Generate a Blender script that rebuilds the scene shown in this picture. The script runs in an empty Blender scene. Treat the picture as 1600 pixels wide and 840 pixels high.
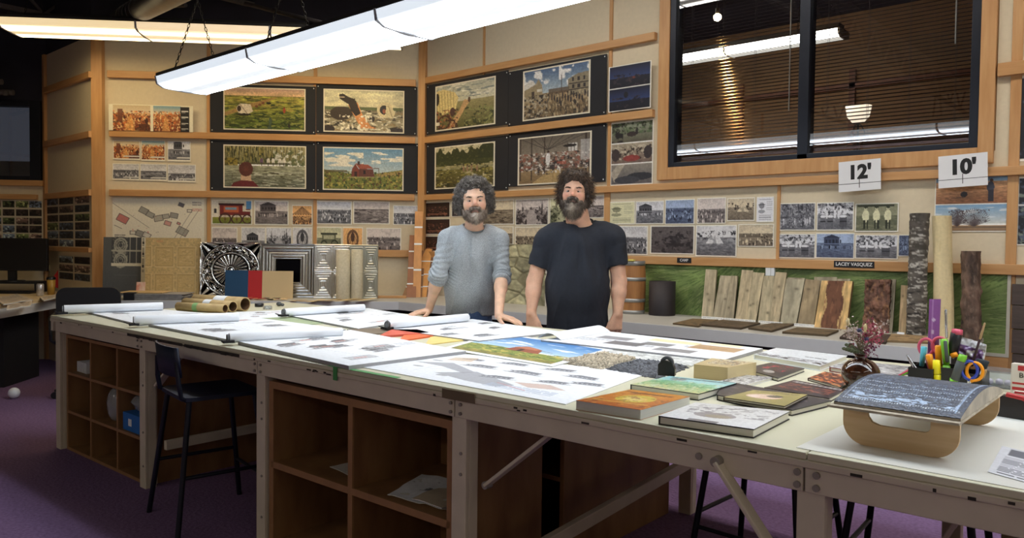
import bpy, bmesh, math, random
import numpy as np
from mathutils import Vector, Matrix, Euler

# ------------------------------------------------------------------ camera, world, exposure
SC = bpy.context.scene
COL = SC.collection
FPX, EYE = 1213.0, 1.32
AX = Vector((0.74640658, 0.03017075, -0.66480595))
AY = Vector((0.66539438, -0.01688195, 0.74630109))
AZ = Vector((0.01129324, -0.99940218, -0.03267625))
RC = Matrix((AX, AY, AZ))                      # image axes (right, down, forward) -> world
cam_d = bpy.data.cameras.new('camera')
cam = bpy.data.objects.new('camera', cam_d)
COL.objects.link(cam)
cam_d.sensor_width = 36.0
cam_d.lens = 36.0 * FPX / 1600.0
cam_d.clip_start = 0.02
MC = (RC @ Matrix(((1, 0, 0), (0, -1, 0), (0, 0, -1)))).to_4x4()
MC.translation = Vector((0, 0, EYE))
cam.matrix_world = MC
SC.camera = cam

SC.view_settings.view_transform = 'Standard'
SC.view_settings.look = 'None'
SC.view_settings.gamma = 1.0
SC.view_settings.use_curve_mapping = False
SC.view_settings.exposure = 0.36

wd = bpy.data.worlds.new('world')
SC.world = wd
wd.use_nodes = True
wd.node_tree.nodes['Background'].inputs[0].default_value = (0.75, 0.80, 1.0, 1)
wd.node_tree.nodes['Background'].inputs[1].default_value = 0.05

NEAR_LAMP, WARM_LAMP, BACK_LAMP = 9.0, 6.0, 9.0     # emission of the three kinds of strip lamps

def ray(px, py):
    return RC @ Vector(((px - 800) / FPX, (py - 420) / FPX, 1.0))
def onz(px, py, z):
    d = ray(px, py); t = (z - EYE) / d.z
    return Vector((0, 0, EYE)) + d * t
def ony(px, py, y):
    d = ray(px, py)
    return Vector((0, 0, EYE)) + d * (y / d.y)
class Plane:
    """a vertical plane: origin on the ground, unit direction along it; room side is to its right (-Y local)"""
    def __init__(s, ox, oy, ux, uy):
        l = math.hypot(ux, uy); s.o = Vector((ox, oy, 0)); s.u = Vector((ux / l, uy / l, 0))
        s.n = Vector((s.u.y, -s.u.x, 0)); s.rz = math.atan2(s.u.y, s.u.x)
    def at(s, px, py):
        d = ray(px, py); e = Vector((0, 0, EYE)); t = (s.o - e).dot(s.n) / d.dot(s.n)
        p = e + d * t
        return (p - s.o).dot(s.u), p.z
    def pt(s, a, z, d=0.0):
        return s.o + s.u * a + s.n * d + Vector((0, 0, z))
    def off(s, d):
        q = s.o + s.n * d; return Plane(q.x, q.y, s.u.x, s.u.y)
U2 = (0.682, 0.731)
WR = Plane(-5.96, 5.33, 1, 0)                                    # right wall (behind the two people)
W2 = Plane(-5.96 - 3.2 * U2[0], 5.33 - 3.2 * U2[1], *U2)         # middle wall
W1 = Plane(-9.42, 2.95, 1, 0)                                    # short wall left of the post
W0 = Plane(-9.42 - 3 * U2[0], 2.95 - 3 * U2[1], *U2)             # far left wall
TZ = 0.836                                                       # table top
CZ = 0.79                                                        # counter top
# ------------------------------------------------------------------ helpers
def lin(c):
    c = np.asarray(c, float)
    return np.where(c <= 0.04045, c / 12.92, ((c + 0.055) / 1.055) ** 2.4)
def rgb(*c):
    v = lin(np.array(c, float) / 255.0); return (float(v[0]), float(v[1]), float(v[2]), 1.0)
MATS = {}
def bsdf(m): return m.node_tree.nodes['Principled BSDF']
def mat(name, c, rough=0.6, metal=0.0, var=0.08, scale=8.0, bump=0.0, stretch=(1, 1, 1), c2=None, detail=4, alpha=None,
        trans=0.0, sheen=0.0, spec=0.5, coat=0.0):
    if name in MATS: return MATS[name]
    m = bpy.data.materials.new(name); m.use_nodes = True; MATS[name] = m
    nt = m.node_tree; b = bsdf(m); N = nt.nodes; L = nt.links
    tc = N.new('ShaderNodeTexCoord'); mp = N.new('ShaderNodeMapping'); mp.inputs['Scale'].default_value = stretch
    nz = N.new('ShaderNodeTexNoise'); nz.inputs['Scale'].default_value = scale; nz.inputs['Detail'].default_value = detail
    L.new(tc.outputs['Object'], mp.inputs[0]); L.new(mp.outputs[0], nz.inputs['Vector'])
    cr = N.new('ShaderNodeValToRGB'); L.new(nz.outputs['Fac'], cr.inputs[0])
    a = rgb(*c)
    if c2 is None:
        lo = tuple(x * (1 - var) for x in a[:3]) + (1,); hi = tuple(min(1, x * (1 + var)) for x in a[:3]) + (1,)
    else: lo, hi = a, rgb(*c2)
    cr.color_ramp.elements[0].color = lo; cr.color_ramp.elements[0].position = 0.3
    cr.color_ramp.elements[1].color = hi; cr.color_ramp.elements[1].position = 0.7
    L.new(cr.outputs[0], b.inputs['Base Color'])
    b.inputs['Roughness'].default_value = rough; b.inputs['Metallic'].default_value = metal
    b.inputs['Specular IOR Level'].default_value = spec
    if trans: b.inputs['Transmission Weight'].default_value = trans
    if sheen: b.inputs['Sheen Weight'].default_value = sheen
    if coat: b.inputs['Coat Weight'].default_value = coat
    if alpha is not None: b.inputs['Alpha'].default_value = alpha
    if bump:
        bp = N.new('ShaderNodeBump'); bp.inputs['Strength'].default_value = bump; bp.inputs['Distance'].default_value = 0.01
        L.new(nz.outputs['Fac'], bp.inputs['Height']); L.new(bp.outputs[0], b.inputs['Normal'])
    return m
def emis(name, c, s):
    m = mat(name, c); b = bsdf(m); b.inputs['Emission Color'].default_value = rgb(*c); b.inputs['Emission Strength'].default_value = s
    return m
def paintmat(name='painted paper', rough=0.6, metal=0.0, bump=0.0, bscale=60.0, coat=0.0, mottle=0.06):
    """material that takes its colour from the mesh's own 'paint' attribute plus a little procedural mottle"""
    if name in MATS: return MATS[name]
    m = bpy.data.materials.new(name); m.use_nodes = True; MATS[name] = m
    nt = m.node_tree; b = bsdf(m); N = nt.nodes; L = nt.links
    at = N.new('ShaderNodeAttribute'); at.attribute_name = 'paint'
    tc = N.new('ShaderNodeTexCoord'); nz = N.new('ShaderNodeTexNoise'); nz.inputs['Scale'].default_value = bscale
    nz.inputs['Detail'].default_value = 3; L.new(tc.outputs['Object'], nz.inputs['Vector'])
    mr = N.new('ShaderNodeMapRange'); mr.inputs[1].default_value = 0.3; mr.inputs[2].default_value = 0.7
    mr.inputs[3].default_value = 1 - mottle; mr.inputs[4].default_value = 1 + mottle
    mx = N.new('ShaderNodeVectorMath'); mx.operation = 'SCALE'
    L.new(nz.outputs['Fac'], mr.inputs[0]); L.new(at.outputs['Color'], mx.inputs[0]); L.new(mr.outputs[0], mx.inputs['Scale'])
    L.new(mx.outputs[0], b.inputs['Base Color'])
    b.inputs['Roughness'].default_value = rough; b.inputs['Metallic'].default_value = metal
    if coat: b.inputs['Coat Weight'].default_value = coat
    if bump:
        bp = N.new('ShaderNodeBump'); bp.inputs['Strength'].default_value = bump; bp.inputs['Distance'].default_value = 0.004
        L.new(nz.outputs['Fac'], bp.inputs['Height']); L.new(bp.outputs[0], b.inputs['Normal'])
    return m

def tag(o, label=None, cat=None, group=None, kind=None):
    if label: o['label'] = label
    if cat: o['category'] = cat
    if group: o['group'] = group
    if kind: o['kind'] = kind
    return o
def empty(name, loc=(0, 0, 0), rz=0.0, label=None, cat=None, group=None):
    o = bpy.data.objects.new(name, None); COL.objects.link(o); o.location = loc; o.rotation_euler = (0, 0, rz)
    o.empty_display_size = 0.05
    return tag(o, label, cat, group)
def link(name, me, parent=None, loc=None, rot=None):
    o = bpy.data.objects.new(name, me); COL.objects.link(o)
    if parent: o.parent = parent
    if loc is not None: o.location = loc
    if rot is not None: o.rotation_euler = rot
    return o
def copy_tree(o, parent=None):
    c = o.copy(); COL.objects.link(c)
    if parent: c.parent = parent
    for ch in list(o.children): copy_tree(ch, c)
    return c
def T(x=0, y=0, z=0): return Matrix.Translation((x, y, z))
def RZ(a): return Matrix.Rotation(a, 4, 'Z')
def RX(a): return Matrix.Rotation(a, 4, 'X')
def RY(a): return Matrix.Rotation(a, 4, 'Y')
def rad(a): return math.radians(a)

class MB:
    """collects shapes into one mesh; .m sets the material slot for what follows"""
    def __init__(s): s.v = []; s.f = []; s.fm = []; s.sm = []; s.m = 0; s.M = Matrix.Identity(4)
    def add(s, vs, fs, smooth=False, M=None):
        k = len(s.v); MM = s.M @ M if M is not None else s.M
        s.v += [tuple(MM @ Vector(p)) for p in vs]; s.f += [tuple(k + i for i in f) for f in fs]
        s.fm += [s.m] * len(fs); s.sm += [smooth] * len(fs); return s
    def box(s, x0, x1, y0, y1, z0, z1, M=None):
        if x0 > x1: x0, x1 = x1, x0
        if y0 > y1: y0, y1 = y1, y0
        if z0 > z1: z0, z1 = z1, z0
        vs = [(x, y, z) for x in (x0, x1) for y in (y0, y1) for z in (z0, z1)]
        return s.add(vs, [(0, 1, 3, 2), (4, 6, 7, 5), (0, 4, 5, 1), (2, 3, 7, 6), (0, 2, 6, 4), (1, 5, 7, 3)], False, M)
    def beam(s, a, b, w, h, up=(0, 0, 1)):
        a, b = Vector(a), Vector(b); d = (b - a); l = d.length; d.normalize(); u = Vector(up)
        if abs(d.dot(u)) > 0.98: u = Vector((0, 1, 0))
        sx = d.cross(u).normalized(); uz = sx.cross(d)
        M = Matrix((d, sx, uz)).transposed().to_4x4(); M.translation = a
        return s.box(0, l, -w / 2, w / 2, -h / 2, h / 2, M)
    def cyl(s, a, b, r0, r1=None, n=16, cap=True, smooth=True):
        return s.tube([a, b], [r0, r0 if r1 is None else r1], n, cap, smooth)
    def tube(s, pts, r, n=8, cap=True, smooth=True, closed=False):
        pts = [Vector(p) for p in pts]; N = len(pts)
        rs = r if isinstance(r, (list, tuple)) else [r] * N
        vs = []; fs = []; ref = None
        for i, p in enumerate(pts):
            if closed: d = pts[(i + 1) % N] - pts[i - 1]
            else: d = pts[min(i + 1, N - 1)] - pts[max(i - 1, 0)]
            if d.length < 1e-9: d = Vector((0, 0, 1))
            d.normalize()
            if ref is None:
                ref = Vector((0, 0, 1)) if abs(d.z) < 0.9 else Vector((1, 0, 0))
            x = ref - d * ref.dot(d)
            if x.length < 1e-6: x = d.orthogonal()
            x.normalize(); ref = x; y = d.cross(x)
            for k in range(n):
                a = 2 * math.pi * k / n; vs.append(p + (x * math.cos(a) + y * math.sin(a)) * rs[i])
        for i in range(N if closed else N - 1):
            j = (i + 1) % N
            for k in range(n):
                k2 = (k + 1) % n; fs.append((i * n + k, i * n + k2, j * n + k2, j * n + k))
        s.add(vs, fs, smooth)
        if cap and not closed:
            s.add(vs[:n], [tuple(range(n - 1, -1, -1))]); s.add(vs[-n:], [tuple(range(n))])
        return s
    def lathe(s, prof, n=32, M=None, smooth=True):
        vs = []; fs = []
        for (r, z) in prof:
            for k in range(n):
                a = 2 * math.pi * k / n; vs.append((r * math.cos(a), r * math.sin(a), z))
        for i in range(len(prof) - 1):
            for k in range(n):
                k2 = (k + 1) % n; fs.append((i * n + k, i * n + k2, (i + 1) * n + k2, (i + 1) * n + k))
        return s.add(vs, fs, smooth, M)
    def ball(s, c, r, sc=(1, 1, 1), n=14, M=None):
        vs = []; fs = []; h = n // 2
        for i in range(h + 1):
            t = math.pi * i / h
            for k in range(n):
                a = 2 * math.pi * k / n
                vs.append((c[0] + r * sc[0] * math.sin(t) * math.cos(a), c[1] + r * sc[1] * math.sin(t) * math.sin(a), c[2] + r * sc[2] * math.cos(t)))
        for i in range(h):
            for k in range(n):
                k2 = (k + 1) % n; fs.append((i * n + k, (i + 1) * n + k, (i + 1) * n + k2, i * n + k2))
        return s.add(vs, fs, True, M)
    def prism(s, poly, z0, z1, M=None, smooth=False):
        n = len(poly)
        ar = sum(poly[i][0] * poly[(i + 1) % n][1] - poly[(i + 1) % n][0] * poly[i][1] for i in range(n))
        if ar < 0: poly = poly[::-1]
        s.add([(x, y, z0) for x, y in poly] , [tuple(range(n - 1, -1, -1))], False, M)
        s.add([(x, y, z1) for x, y in poly], [tuple(range(n))], False, M)
        vs = [(x, y, z) for z in (z0, z1) for x, y in poly]
        return s.add(vs, [(i, (i + 1) % n, n + (i + 1) % n, n + i) for i in range(n)], smooth, M)
    def build(s, name, mats, parent=None, loc=None, rot=None, bevel=0.0, seg=2):
        me = bpy.data.meshes.new(name); me.from_pydata(s.v, [], s.f); me.update()
        if not isinstance(mats, (list, tuple)): mats = [mats]
        for m in mats: me.materials.append(m)
        me.polygons.foreach_set('material_index', s.fm); me.polygons.foreach_set('use_smooth', s.sm)
        o = link(name, me, parent, loc, rot)
        if bevel:
            bv = o.modifiers.new('bevel', 'BEVEL'); bv.width = bevel; bv.segments = seg; bv.limit_method = 'ANGLE'; bv.angle_limit = rad(40)
        return o

def grid_obj(name, P, colr, m, parent=None, thick=0.0, smooth=False, loc=None, rot=None, under=None):
    """P: (H,W,3) vertex positions, colr: (H,W,3) sRGB paint; one sheet with optional thickness (extruded along -normal)"""
    H, W = P.shape[:2]; idx = np.arange(H * W).reshape(H, W)
    f = np.stack([idx[:-1, :-1], idx[1:, :-1], idx[1:, 1:], idx[:-1, 1:]], -1).reshape(-1, 4)
    nf0 = len(f)
    V = P.reshape(-1, 3); C = lin(np.clip(colr, 0, 1)).reshape(-1, 3)
    e1 = P[0, -1] - P[0, 0]; e2 = P[-1, 0] - P[0, 0]; nrm = np.cross(e2, e1); nrm = nrm / (np.linalg.norm(nrm) + 1e-12)
    if thick:
        b = np.concatenate([idx[0, :-1], idx[:-1, -1], idx[-1, :0:-1], idx[:0:-1, 0]])
        n0 = len(V); V = np.concatenate([V, V[b], V[b] - nrm * thick])
        uc = lin(np.array(under if under is not None else (0.85, 0.85, 0.83)))
        C = np.concatenate([C, np.tile(uc, (2 * len(b), 1))])
        nb = len(b); i = np.arange(nb); j = (i + 1) % nb
        side = np.stack([n0 + i, n0 + j, n0 + nb + j, n0 + nb + i], -1)
        f = np.concatenate([f, side])
    faces = f.tolist()
    if thick: faces.append([n0 + nb + k for k in range(nb)])
    me = bpy.data.meshes.new(name); me.from_pydata(V.tolist(), [], faces); me.update()
    ca = me.color_attributes.new('paint', 'FLOAT_COLOR', 'POINT')
    ca.data.foreach_set('color', np.concatenate([C, np.ones((len(C), 1))], 1).astype(np.float32).ravel())
    me.materials.append(m)
    if smooth:
        me.polygons.foreach_set('use_smooth', [True] * nf0 + [False] * (len(faces) - nf0))
    return link(name, me, parent, loc, rot)

# ------------------------------------------------------------------ 2-D painter
RNG = np.random.RandomState(7)
def vnoise(h, w, cell, oct=4, seed=0, stretch=(1, 1)):
    r = np.random.RandomState(seed); out = np.zeros((h, w)); amp = 1.0; tot = 0
    for o in range(oct):
        cy = max(cell * stretch[0] / 2 ** o, 1.0); cx = max(cell * stretch[1] / 2 ** o, 1.0)
        gh, gw = int(h / cy) + 3, int(w / cx) + 3; g = r.rand(gh, gw)
        y = np.arange(h) / cy; x = np.arange(w) / cx; y0 = y.astype(int); x0 = x.astype(int)
        fy = y - y0; fx = x - x0; fy = (fy * fy * (3 - 2 * fy))[:, None]; fx = (fx * fx * (3 - 2 * fx))[None]
        a = g[y0][:, x0]; b = g[y0][:, x0 + 1]; c = g[y0 + 1][:, x0]; d = g[y0 + 1][:, x0 + 1]
        out += amp * ((a * (1 - fx) + b * fx) * (1 - fy) + (c * (1 - fx) + d * fx) * fy); tot += amp; amp *= 0.55
    return out / tot
class Canvas:
    """h x w picture, origin top-left, unit coordinates u right and v down in 0..1"""
    def __init__(s, w, h, c=(245, 245, 242)):
        s.w, s.h = w, h; s.a = np.zeros((h, w, 3)); s.a[:] = np.array(c) / 255.0
        s.U, s.V = np.meshgrid(np.linspace(0, 1, w), np.linspace(0, 1, h)); s.r = np.random.RandomState(w * 31 + h)
    def put(s, mask, c, al=1.0):
        m = (mask * al)[..., None]; s.a = s.a * (1 - m) + np.array(c) / 255.0 * m; return s
    def rect(s, u0, v0, u1, v1, c, al=1.0):
        return s.put(((s.U >= u0) & (s.U <= u1) & (s.V >= v0) & (s.V <= v1)).astype(float), c, al)
    def grad(s, u0, v0, u1, v1, ca, cb):
        m = (s.U >= u0) & (s.U <= u1) & (s.V >= v0) & (s.V <= v1); t = np.clip((s.V - v0) / max(v1 - v0, 1e-6), 0, 1)[..., None]
        col = np.array(ca) / 255.0 * (1 - t) + np.array(cb) / 255.0 * t; s.a = np.where(m[..., None], col, s.a); return s
    def poly(s, pts, c, al=1.0):
        ins = np.zeros((s.h, s.w), bool); n = len(pts)
        for i in range(n):
            x0, y0 = pts[i]; x1, y1 = pts[(i + 1) % n]
            if y0 == y1: continue
            cnd = ((y0 > s.V) != (y1 > s.V)) & (s.U < (x1 - x0) * (s.V - y0) / (y1 - y0) + x0); ins ^= cnd
        return s.put(ins.astype(float), c, al)
    def ell(s, u, v, ru, rv, c, al=1.0, soft=0.0):
        d = np.sqrt(((s.U - u) / ru) ** 2 + ((s.V - v) / rv) ** 2)
        m = np.clip((1 - d) / soft, 0, 1) if soft else (d < 1).astype(float); return s.put(m, c, al)
    def line(s, p, q, wd, c, al=1.0):
        asp = s.w / s.h; X = s.U * asp; Y = s.V; x0, y0, x1, y1 = p[0] * asp, p[1], q[0] * asp, q[1]
        dx, dy = x1 - x0, y1 - y0; L = dx * dx + dy * dy + 1e-9; t = np.clip(((X - x0) * dx + (Y - y0) * dy) / L, 0, 1)
        d = np.hypot(X - x0 - t * dx, Y - y0 - t * dy); return s.put(np.clip(1.4 - d / (wd / 2 + 1e-6), 0, 1), c, al)
    def ring(s, u, v, ru, rv, wd, c, al=1.0):
        d = np.sqrt(((s.U - u) / ru) ** 2 + ((s.V - v) / rv) ** 2); return s.put((np.abs(d - 1) < wd).astype(float), c, al)
    def noise(s, amt, cell=4, seed=0, reg=None, stretch=(1, 1), oct=3):
        n = (vnoise(s.h, s.w, cell, oct, seed, stretch) - 0.5) * 2 * amt
        if reg is not None: n = n * ((s.U >= reg[0]) & (s.U <= reg[2]) & (s.V >= reg[1]) & (s.V <= reg[3]))
        s.a = s.a * (1 + n[..., None] * 1.6); return s
    def blotch(s, reg, cols, cell=3, seed=0, dens=0.5, stretch=(1, 1), al=1.0):
        inside = (s.U >= reg[0]) & (s.U <= reg[2]) & (s.V >= reg[1]) & (s.V <= reg[3])
        for i, c in enumerate(cols):
            n = vnoise(s.h, s.w, cell, 3, seed + 17 * i, stretch); th = np.quantile(n, 1 - dens / (1 + 0.3 * i))
            s.put((np.clip((n - th) * 14, 0, 1)) * inside, c, al)
        return s
    def border(s, t, c=(240, 238, 228), tb=None):
        asp = s.w / s.h; tv = (tb if tb is not None else t) * 1.0; tu = t / asp
        m = (s.U < tu) | (s.U > 1 - tu) | (s.V < t) | (s.V > 1 - tv); return s.put(m.astype(float), c)
    def inset(s, sub, u0, v0, u1, v1):
        """place another canvas inside this one"""
        i0, i1 = int(round(v0 * (s.h - 1))), int(round(v1 * (s.h - 1))); j0, j1 = int(round(u0 * (s.w - 1))), int(round(u1 * (s.w - 1)))
        yy = np.linspace(0, sub.h - 1, i1 - i0 + 1).round().astype(int); xx = np.linspace(0, sub.w - 1, j1 - j0 + 1).round().astype(int)
        s.a[i0:i1 + 1, j0:j1 + 1] = sub.a[yy][:, xx]; return s
    def tint(s, c0, c1, k=1.0):
        l = s.a.mean(2, keepdims=True); t = np.array(c0) / 255.0 * (1 - l) + np.array(c1) / 255.0 * l
        s.a = s.a * (1 - k) + t * k; return s

def photo(seed, kind, w=56, h=40, tone='bw', border=0.03):
    """an old-photograph print: sky, ground and the dark and light masses of its subject"""
    r = np.random.RandomState(seed); c = Canvas(w, h, (200, 200, 200)); hz = r.uniform(0.38, 0.55)
    c.grad(0, 0, 1, hz, (190 + r.randint(-15, 15),) * 3, (215,) * 3); c.noise(0.06, 12, seed, (0, 0, 1, hz))
    c.grad(0, hz, 1, 1, (135,) * 3, (95,) * 3); c.noise(0.22, 3, seed + 1, (0, hz, 1, 1), (0.5, 1.5))
    if kind == 'crowd':
        c.rect(0, hz - .05, 1, hz + .12, (70,) * 3, .6)
        for i in range(46):
            u = r.rand(); v = hz + r.uniform(-.06, .45) * 1; s_ = .02 + .05 * (v - hz + .1); g = int(r.choice([25, 40, 60, 200, 225]))
            c.ell(u, v, s_ * .5, s_ * 1.6, (g,) * 3, .9); c.ell(u, v - s_ * 1.8, s_ * .3, s_ * .5, (170,) * 3, .8)
    elif kind == 'building':
        u0 = r.uniform(.1, .35); u1 = u0 + r.uniform(.35, .5); t = hz - r.uniform(.15, .3)
        c.rect(u0, t, u1, hz + .12, (80,) * 3); c.poly([(u0 - .03, t), ((u0 + u1) / 2, t - .13), (u1 + .03, t)], (55,) * 3)
        for i in range(5): c.rect(u0 + .04 + i * .09, t + .08, u0 + .08 + i * .09, t + .2, (25,) * 3)
        c.rect(u0, hz + .02, u1, hz + .05, (150,) * 3)
        for i in range(14): u = r.rand(); c.ell(u, hz + .17, .012, .07, (int(r.choice([30, 215])),) * 3)
    elif kind == 'tent':
        u = r.uniform(.3, .6); c.poly([(u - .22, hz + .2), (u, hz - .22), (u + .22, hz + .2)], (205,) * 3)
        c.poly([(u - .05, hz + .2), (u, hz - .1), (u + .05, hz + .2)], (50,) * 3); c.blotch((0, hz - .2, 1, hz + .1), [(50,) * 3], 4, seed, .35)
        c.line((u - .3, hz + .1), (u, hz - .22), .012, (40,) * 3); c.poly([(u - .22, hz + .2), (u, hz - .22), (u + .22, hz + .2)], (205,) * 3, .7)
    elif kind == 'trees':
        c.rect(0, 0, 1, hz + .1, (95,) * 3, .75)
        for i in range(22): u = r.rand(); c.line((u, 0), (u + r.uniform(-.05, .05), hz + .1), .015, (35,) * 3, .8)
        c.blotch((0, 0, 1, .9), [(60,) * 3, (160,) * 3], 3, seed, .3)
        for i in range(6): u = r.rand(); c.ell(u, hz + .2, .02, .12, (205,) * 3, .8)
    elif kind == 'field':
        c.blotch((0, hz - .03, 1, 1), [(60,) * 3, (150,) * 3], 4, seed, .25, (0.5, 2)); c.rect(0, hz - .04, 1, hz + .02, (60,) * 3, .7)
    elif kind == 'barrels':
        c.blotch((0, 0, 1, hz + .1), [(55,) * 3, (130,) * 3], 4, seed, .4)
        for u, q in ((.18, .09), (.38, .1), (.72, .12)):
            c.rect(u - q * .8, .5, u + q * .8, .88, (190 - int(q * 900),) * 3); c.ell(u, .5, q * .8, .05, (225,) * 3); c.rect(u - q * .8, .66, u + q * .8, .69, (40,) * 3)
        for u in (.5, .6, .28): c.ell(u, .42, .035, .16, (230,) * 3, .9); c.ell(u, .24, .022, .05, (80,) * 3)
    elif kind == 'seated':
        c.rect(0, 0, 1, .75, (80,) * 3, .6); c.rect(.05, .05, .9, .12, (40,) * 3)
        for u in (.25, .5, .76):
            c.ell(u, .45, .08, .22, (215,) * 3); c.ell(u, .2, .035, .07, (190,) * 3); c.rect(u - .05, .6, u - .01, .9, (30,) * 3); c.rect(u + .02, .58, u + .06, .9, (30,) * 3)
            c.ell(u, .15, .05, .03, (45,) * 3)
    elif kind == 'dark':
        c.rect(0, 0, 1, 1, (60,) * 3, .8); c.ell(.5, .45, .3, .3, (95,) * 3, .7); c.ell(.5, .55, .2, .2, (45,) * 3, .8); c.blotch((0, .2, 1, 1), [(35,) * 3, (85,) * 3], 5, seed, .4)
    elif kind == 'wagon':
        c.rect(.22, .3, .78, .62, (100,) * 3); c.rect(.28, .35, .7, .5, (200,) * 3, .7); c.rect(.18, .24, .82, .31, (50,) * 3)
        for u, q in ((.3, .15), (.72, .17)):
            c.ring(u, .72, q * .72, q, .16, (30,) * 3)
            for k in range(6): a = k * math.pi / 6; c.line((u - q * .7 * math.cos(a), .72 - q * math.sin(a)), (u + q * .7 * math.cos(a), .72 + q * math.sin(a)), .012, (40,) * 3)
    elif kind == 'street':
        c.blotch((0, hz - .1, 1, hz + .1), [(60,) * 3, (170,) * 3], 3, seed, .5); c.poly([(.46, hz), (.54, hz), (.85, 1), (.15, 1)], (165,) * 3)
        for u, t in ((.2, .3), (.78, .22), (.7, .3)): c.rect(u, t, u + .05, hz + .05, (90,) * 3); c.rect(u + .015, t - .15, u + .03, t, (90,) * 3)
        c.blotch((0, hz + .05, .35, 1), [(45,) * 3], 3, seed + 3, .5); c.blotch((.65, hz + .05, 1, 1), [(45,) * 3], 3, seed + 4, .5)
    elif kind == 'doc':
        c.rect(0, 0, 1, 1, (222,) * 3)
        for v in (.1, .72, .8, .88): c.rect(.15, v, .85, v + .025, (110,) * 3, .7)
        c.ell(.3, .35, .16, .12, (110,) * 3, .8); c.rect(.1, .3, .5, .33, (50,) * 3); c.ell(.3, .58, .2, .07, (130,) * 3, .8)
        for i in range(7): c.rect(.58, .2 + i * .06, .92, .215 + i * .06, (140,) * 3, .7)
    elif kind == 'canopy':
        c.poly([(0, .5), (.5, .08), (1, .5)], (150,) * 3)
        for k in range(9): u = k / 8; c.line((.5, .08), (u, .5), .015, (60,) * 3)
        for k in range(8): c.ell(k / 8 + .06, .5, .06, .07, (205,) * 3); c.ell(k / 8 + .06, .46, .04, .04, (120,) * 3)
        c.blotch((0, .55, 1, 1), [(40,) * 3, (190,) * 3], 3, seed, .4)
    elif kind == 'head':
        c.rect(0, 0, 1, 1, (205,) * 3); c.ell(.5, .5, .3, .4, (90,) * 3); c.ell(.5, .5, .2, .28, (180,) * 3); c.ell(.5, .42, .1, .2, (60,) * 3)
        for k in range(5): c.line((.5, .2), (.1 + .2 * k, .95), .03, (60,) * 3, .7)
    elif kind == 'night':
        c.rect(0, 0, 1, 1, (45,) * 3, .9); c.blotch((.1, .3, .9, .9), [(150,) * 3, (90,) * 3], 3, seed, .25)
        c.rect(.1, .74, .9, .8, (170,) * 3, .8)
    c.noise(0.1, 2, seed + 9); c.a = np.clip((c.a - .45) * 1.35 + .47, 0, 1)
    t = dict(bw=((18, 18, 26), (228, 228, 232)), sepia=((38, 28, 24), (226, 212, 184)), cool=((16, 17, 26), (228, 230, 238)),
             warm=((40, 18, 14), (250, 196, 130)), green=((30, 36, 22), (224, 222, 186)), blue=((14, 20, 44), (172, 192, 226)),
             purple=((28, 22, 26), (226, 216, 212)), red=((20, 12, 12), (190, 128, 104)))[tone]
    c.tint(*t)
    if border: c.border(border)
    return c
# ------------------------------------------------------------------ room shell
M_WALL = mat('wall fabric', (218, 205, 178), 0.9, var=0.03, scale=30, bump=0.15)
M_OAK = mat('varnished maple rail', (206, 160, 108), 0.45, var=0.1, scale=5, stretch=(0.6, 6, 6), c2=(190, 140, 88), bump=0.05)
M_OAKV = mat('varnished maple post', (206, 160, 108), 0.45, var=0.1, scale=5, stretch=(6, 6, 0.6), c2=(188, 138, 86), bump=0.05)
M_DARKC = mat('dark ceiling paint', (44, 43, 56), 0.9, var=0.2, scale=2)
M_CARPET = mat('purple carpet', (128, 100, 140), 0.95, var=0.25, scale=60, bump=0.6, c2=(104, 78, 116))
M_BLACKMET = mat('black metal', (18, 20, 26), 0.45, var=0.1)
M_DARKGAL = mat('galvanised duct', (120, 118, 112), 0.4, 0.7, var=0.15, scale=6)
ZW, ZC = 3.42, 4.1
def struct(o): o['kind'] = 'structure'; return o
def wallbox(name, pl, a0, a1, z0, z1, d0, d1, m, bevel=0.0):
    b = MB(); b.box(0, a1 - a0, -d1, -d0, 0, z1 - z0); p = pl.pt(a0, z0)
    return struct(b.build(name, m, None, p, (0, 0, pl.rz), bevel))

b = MB(); b.box(-14, 4, -5, 12, -0.1, 0); struct(b.build('floor', M_CARPET))
b = MB(); b.box(-14, 4, -5, 12, ZC, ZC + 0.1); struct(b.build('ceiling', M_DARKC))
# right wall with the window opening; s runs from the corner
wl, wr, wz0, wz1 = 2.76, 5.02, 1.90, 3.25
b = MB(); LEN = 9.0
b.box(0, wl, 0, .12, 0, ZW); b.box(wr, LEN, 0, .12, 0, ZW); b.box(wl, wr, 0, .12, 0, wz0); b.box(wl, wr, 0, .12, wz1, ZW)
struct(b.build('wall_right', M_WALL, None, WR.pt(0, 0), (0, 0, 0)))
b = MB(); b.box(0, LEN, 0, .12, ZW, ZC); struct(b.build('wall_right_top', M_DARKC, None, WR.pt(0, 0), (0, 0, 0)))
b = MB(); b.box(0, 3.2, 0, .12, 0, ZW); struct(b.build('wall_middle', M_WALL, None, W2.pt(0, 0), (0, 0, W2.rz)))
b = MB(); b.box(0, 3.2, 0, .12, ZW, ZC); struct(b.build('wall_middle_top', M_DARKC, None, W2.pt(0, 0), (0, 0, W2.rz)))
b = MB(); b.box(0, 1.28, 0, .12, 0, 3.3); struct(b.build('wall_left', M_WALL, None, W1.pt(0, 0), (0, 0, W1.rz)))
b = MB(); b.box(0, 1.28, 0, .12, 3.3, ZC); struct(b.build('wall_left_top', M_DARKC, None, W1.pt(0, 0), (0, 0, W1.rz)))
b = MB(); b.box(-2.5, 3.0, 0, .12, 0, 1.93); b.box(2.96, 3.0, 0, .12, 1.93, 2.8)
struct(b.build('wall_far_left', M_WALL, None, W0.pt(0, 0), (0, 0, W0.rz)))
b = MB(); b.box(-2.5, 3.0, .02, .12, 2.8, ZC); struct(b.build('wall_far_left_top', M_DARKC, None, W0.pt(0, 0), (0, 0, W0.rz)))
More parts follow.
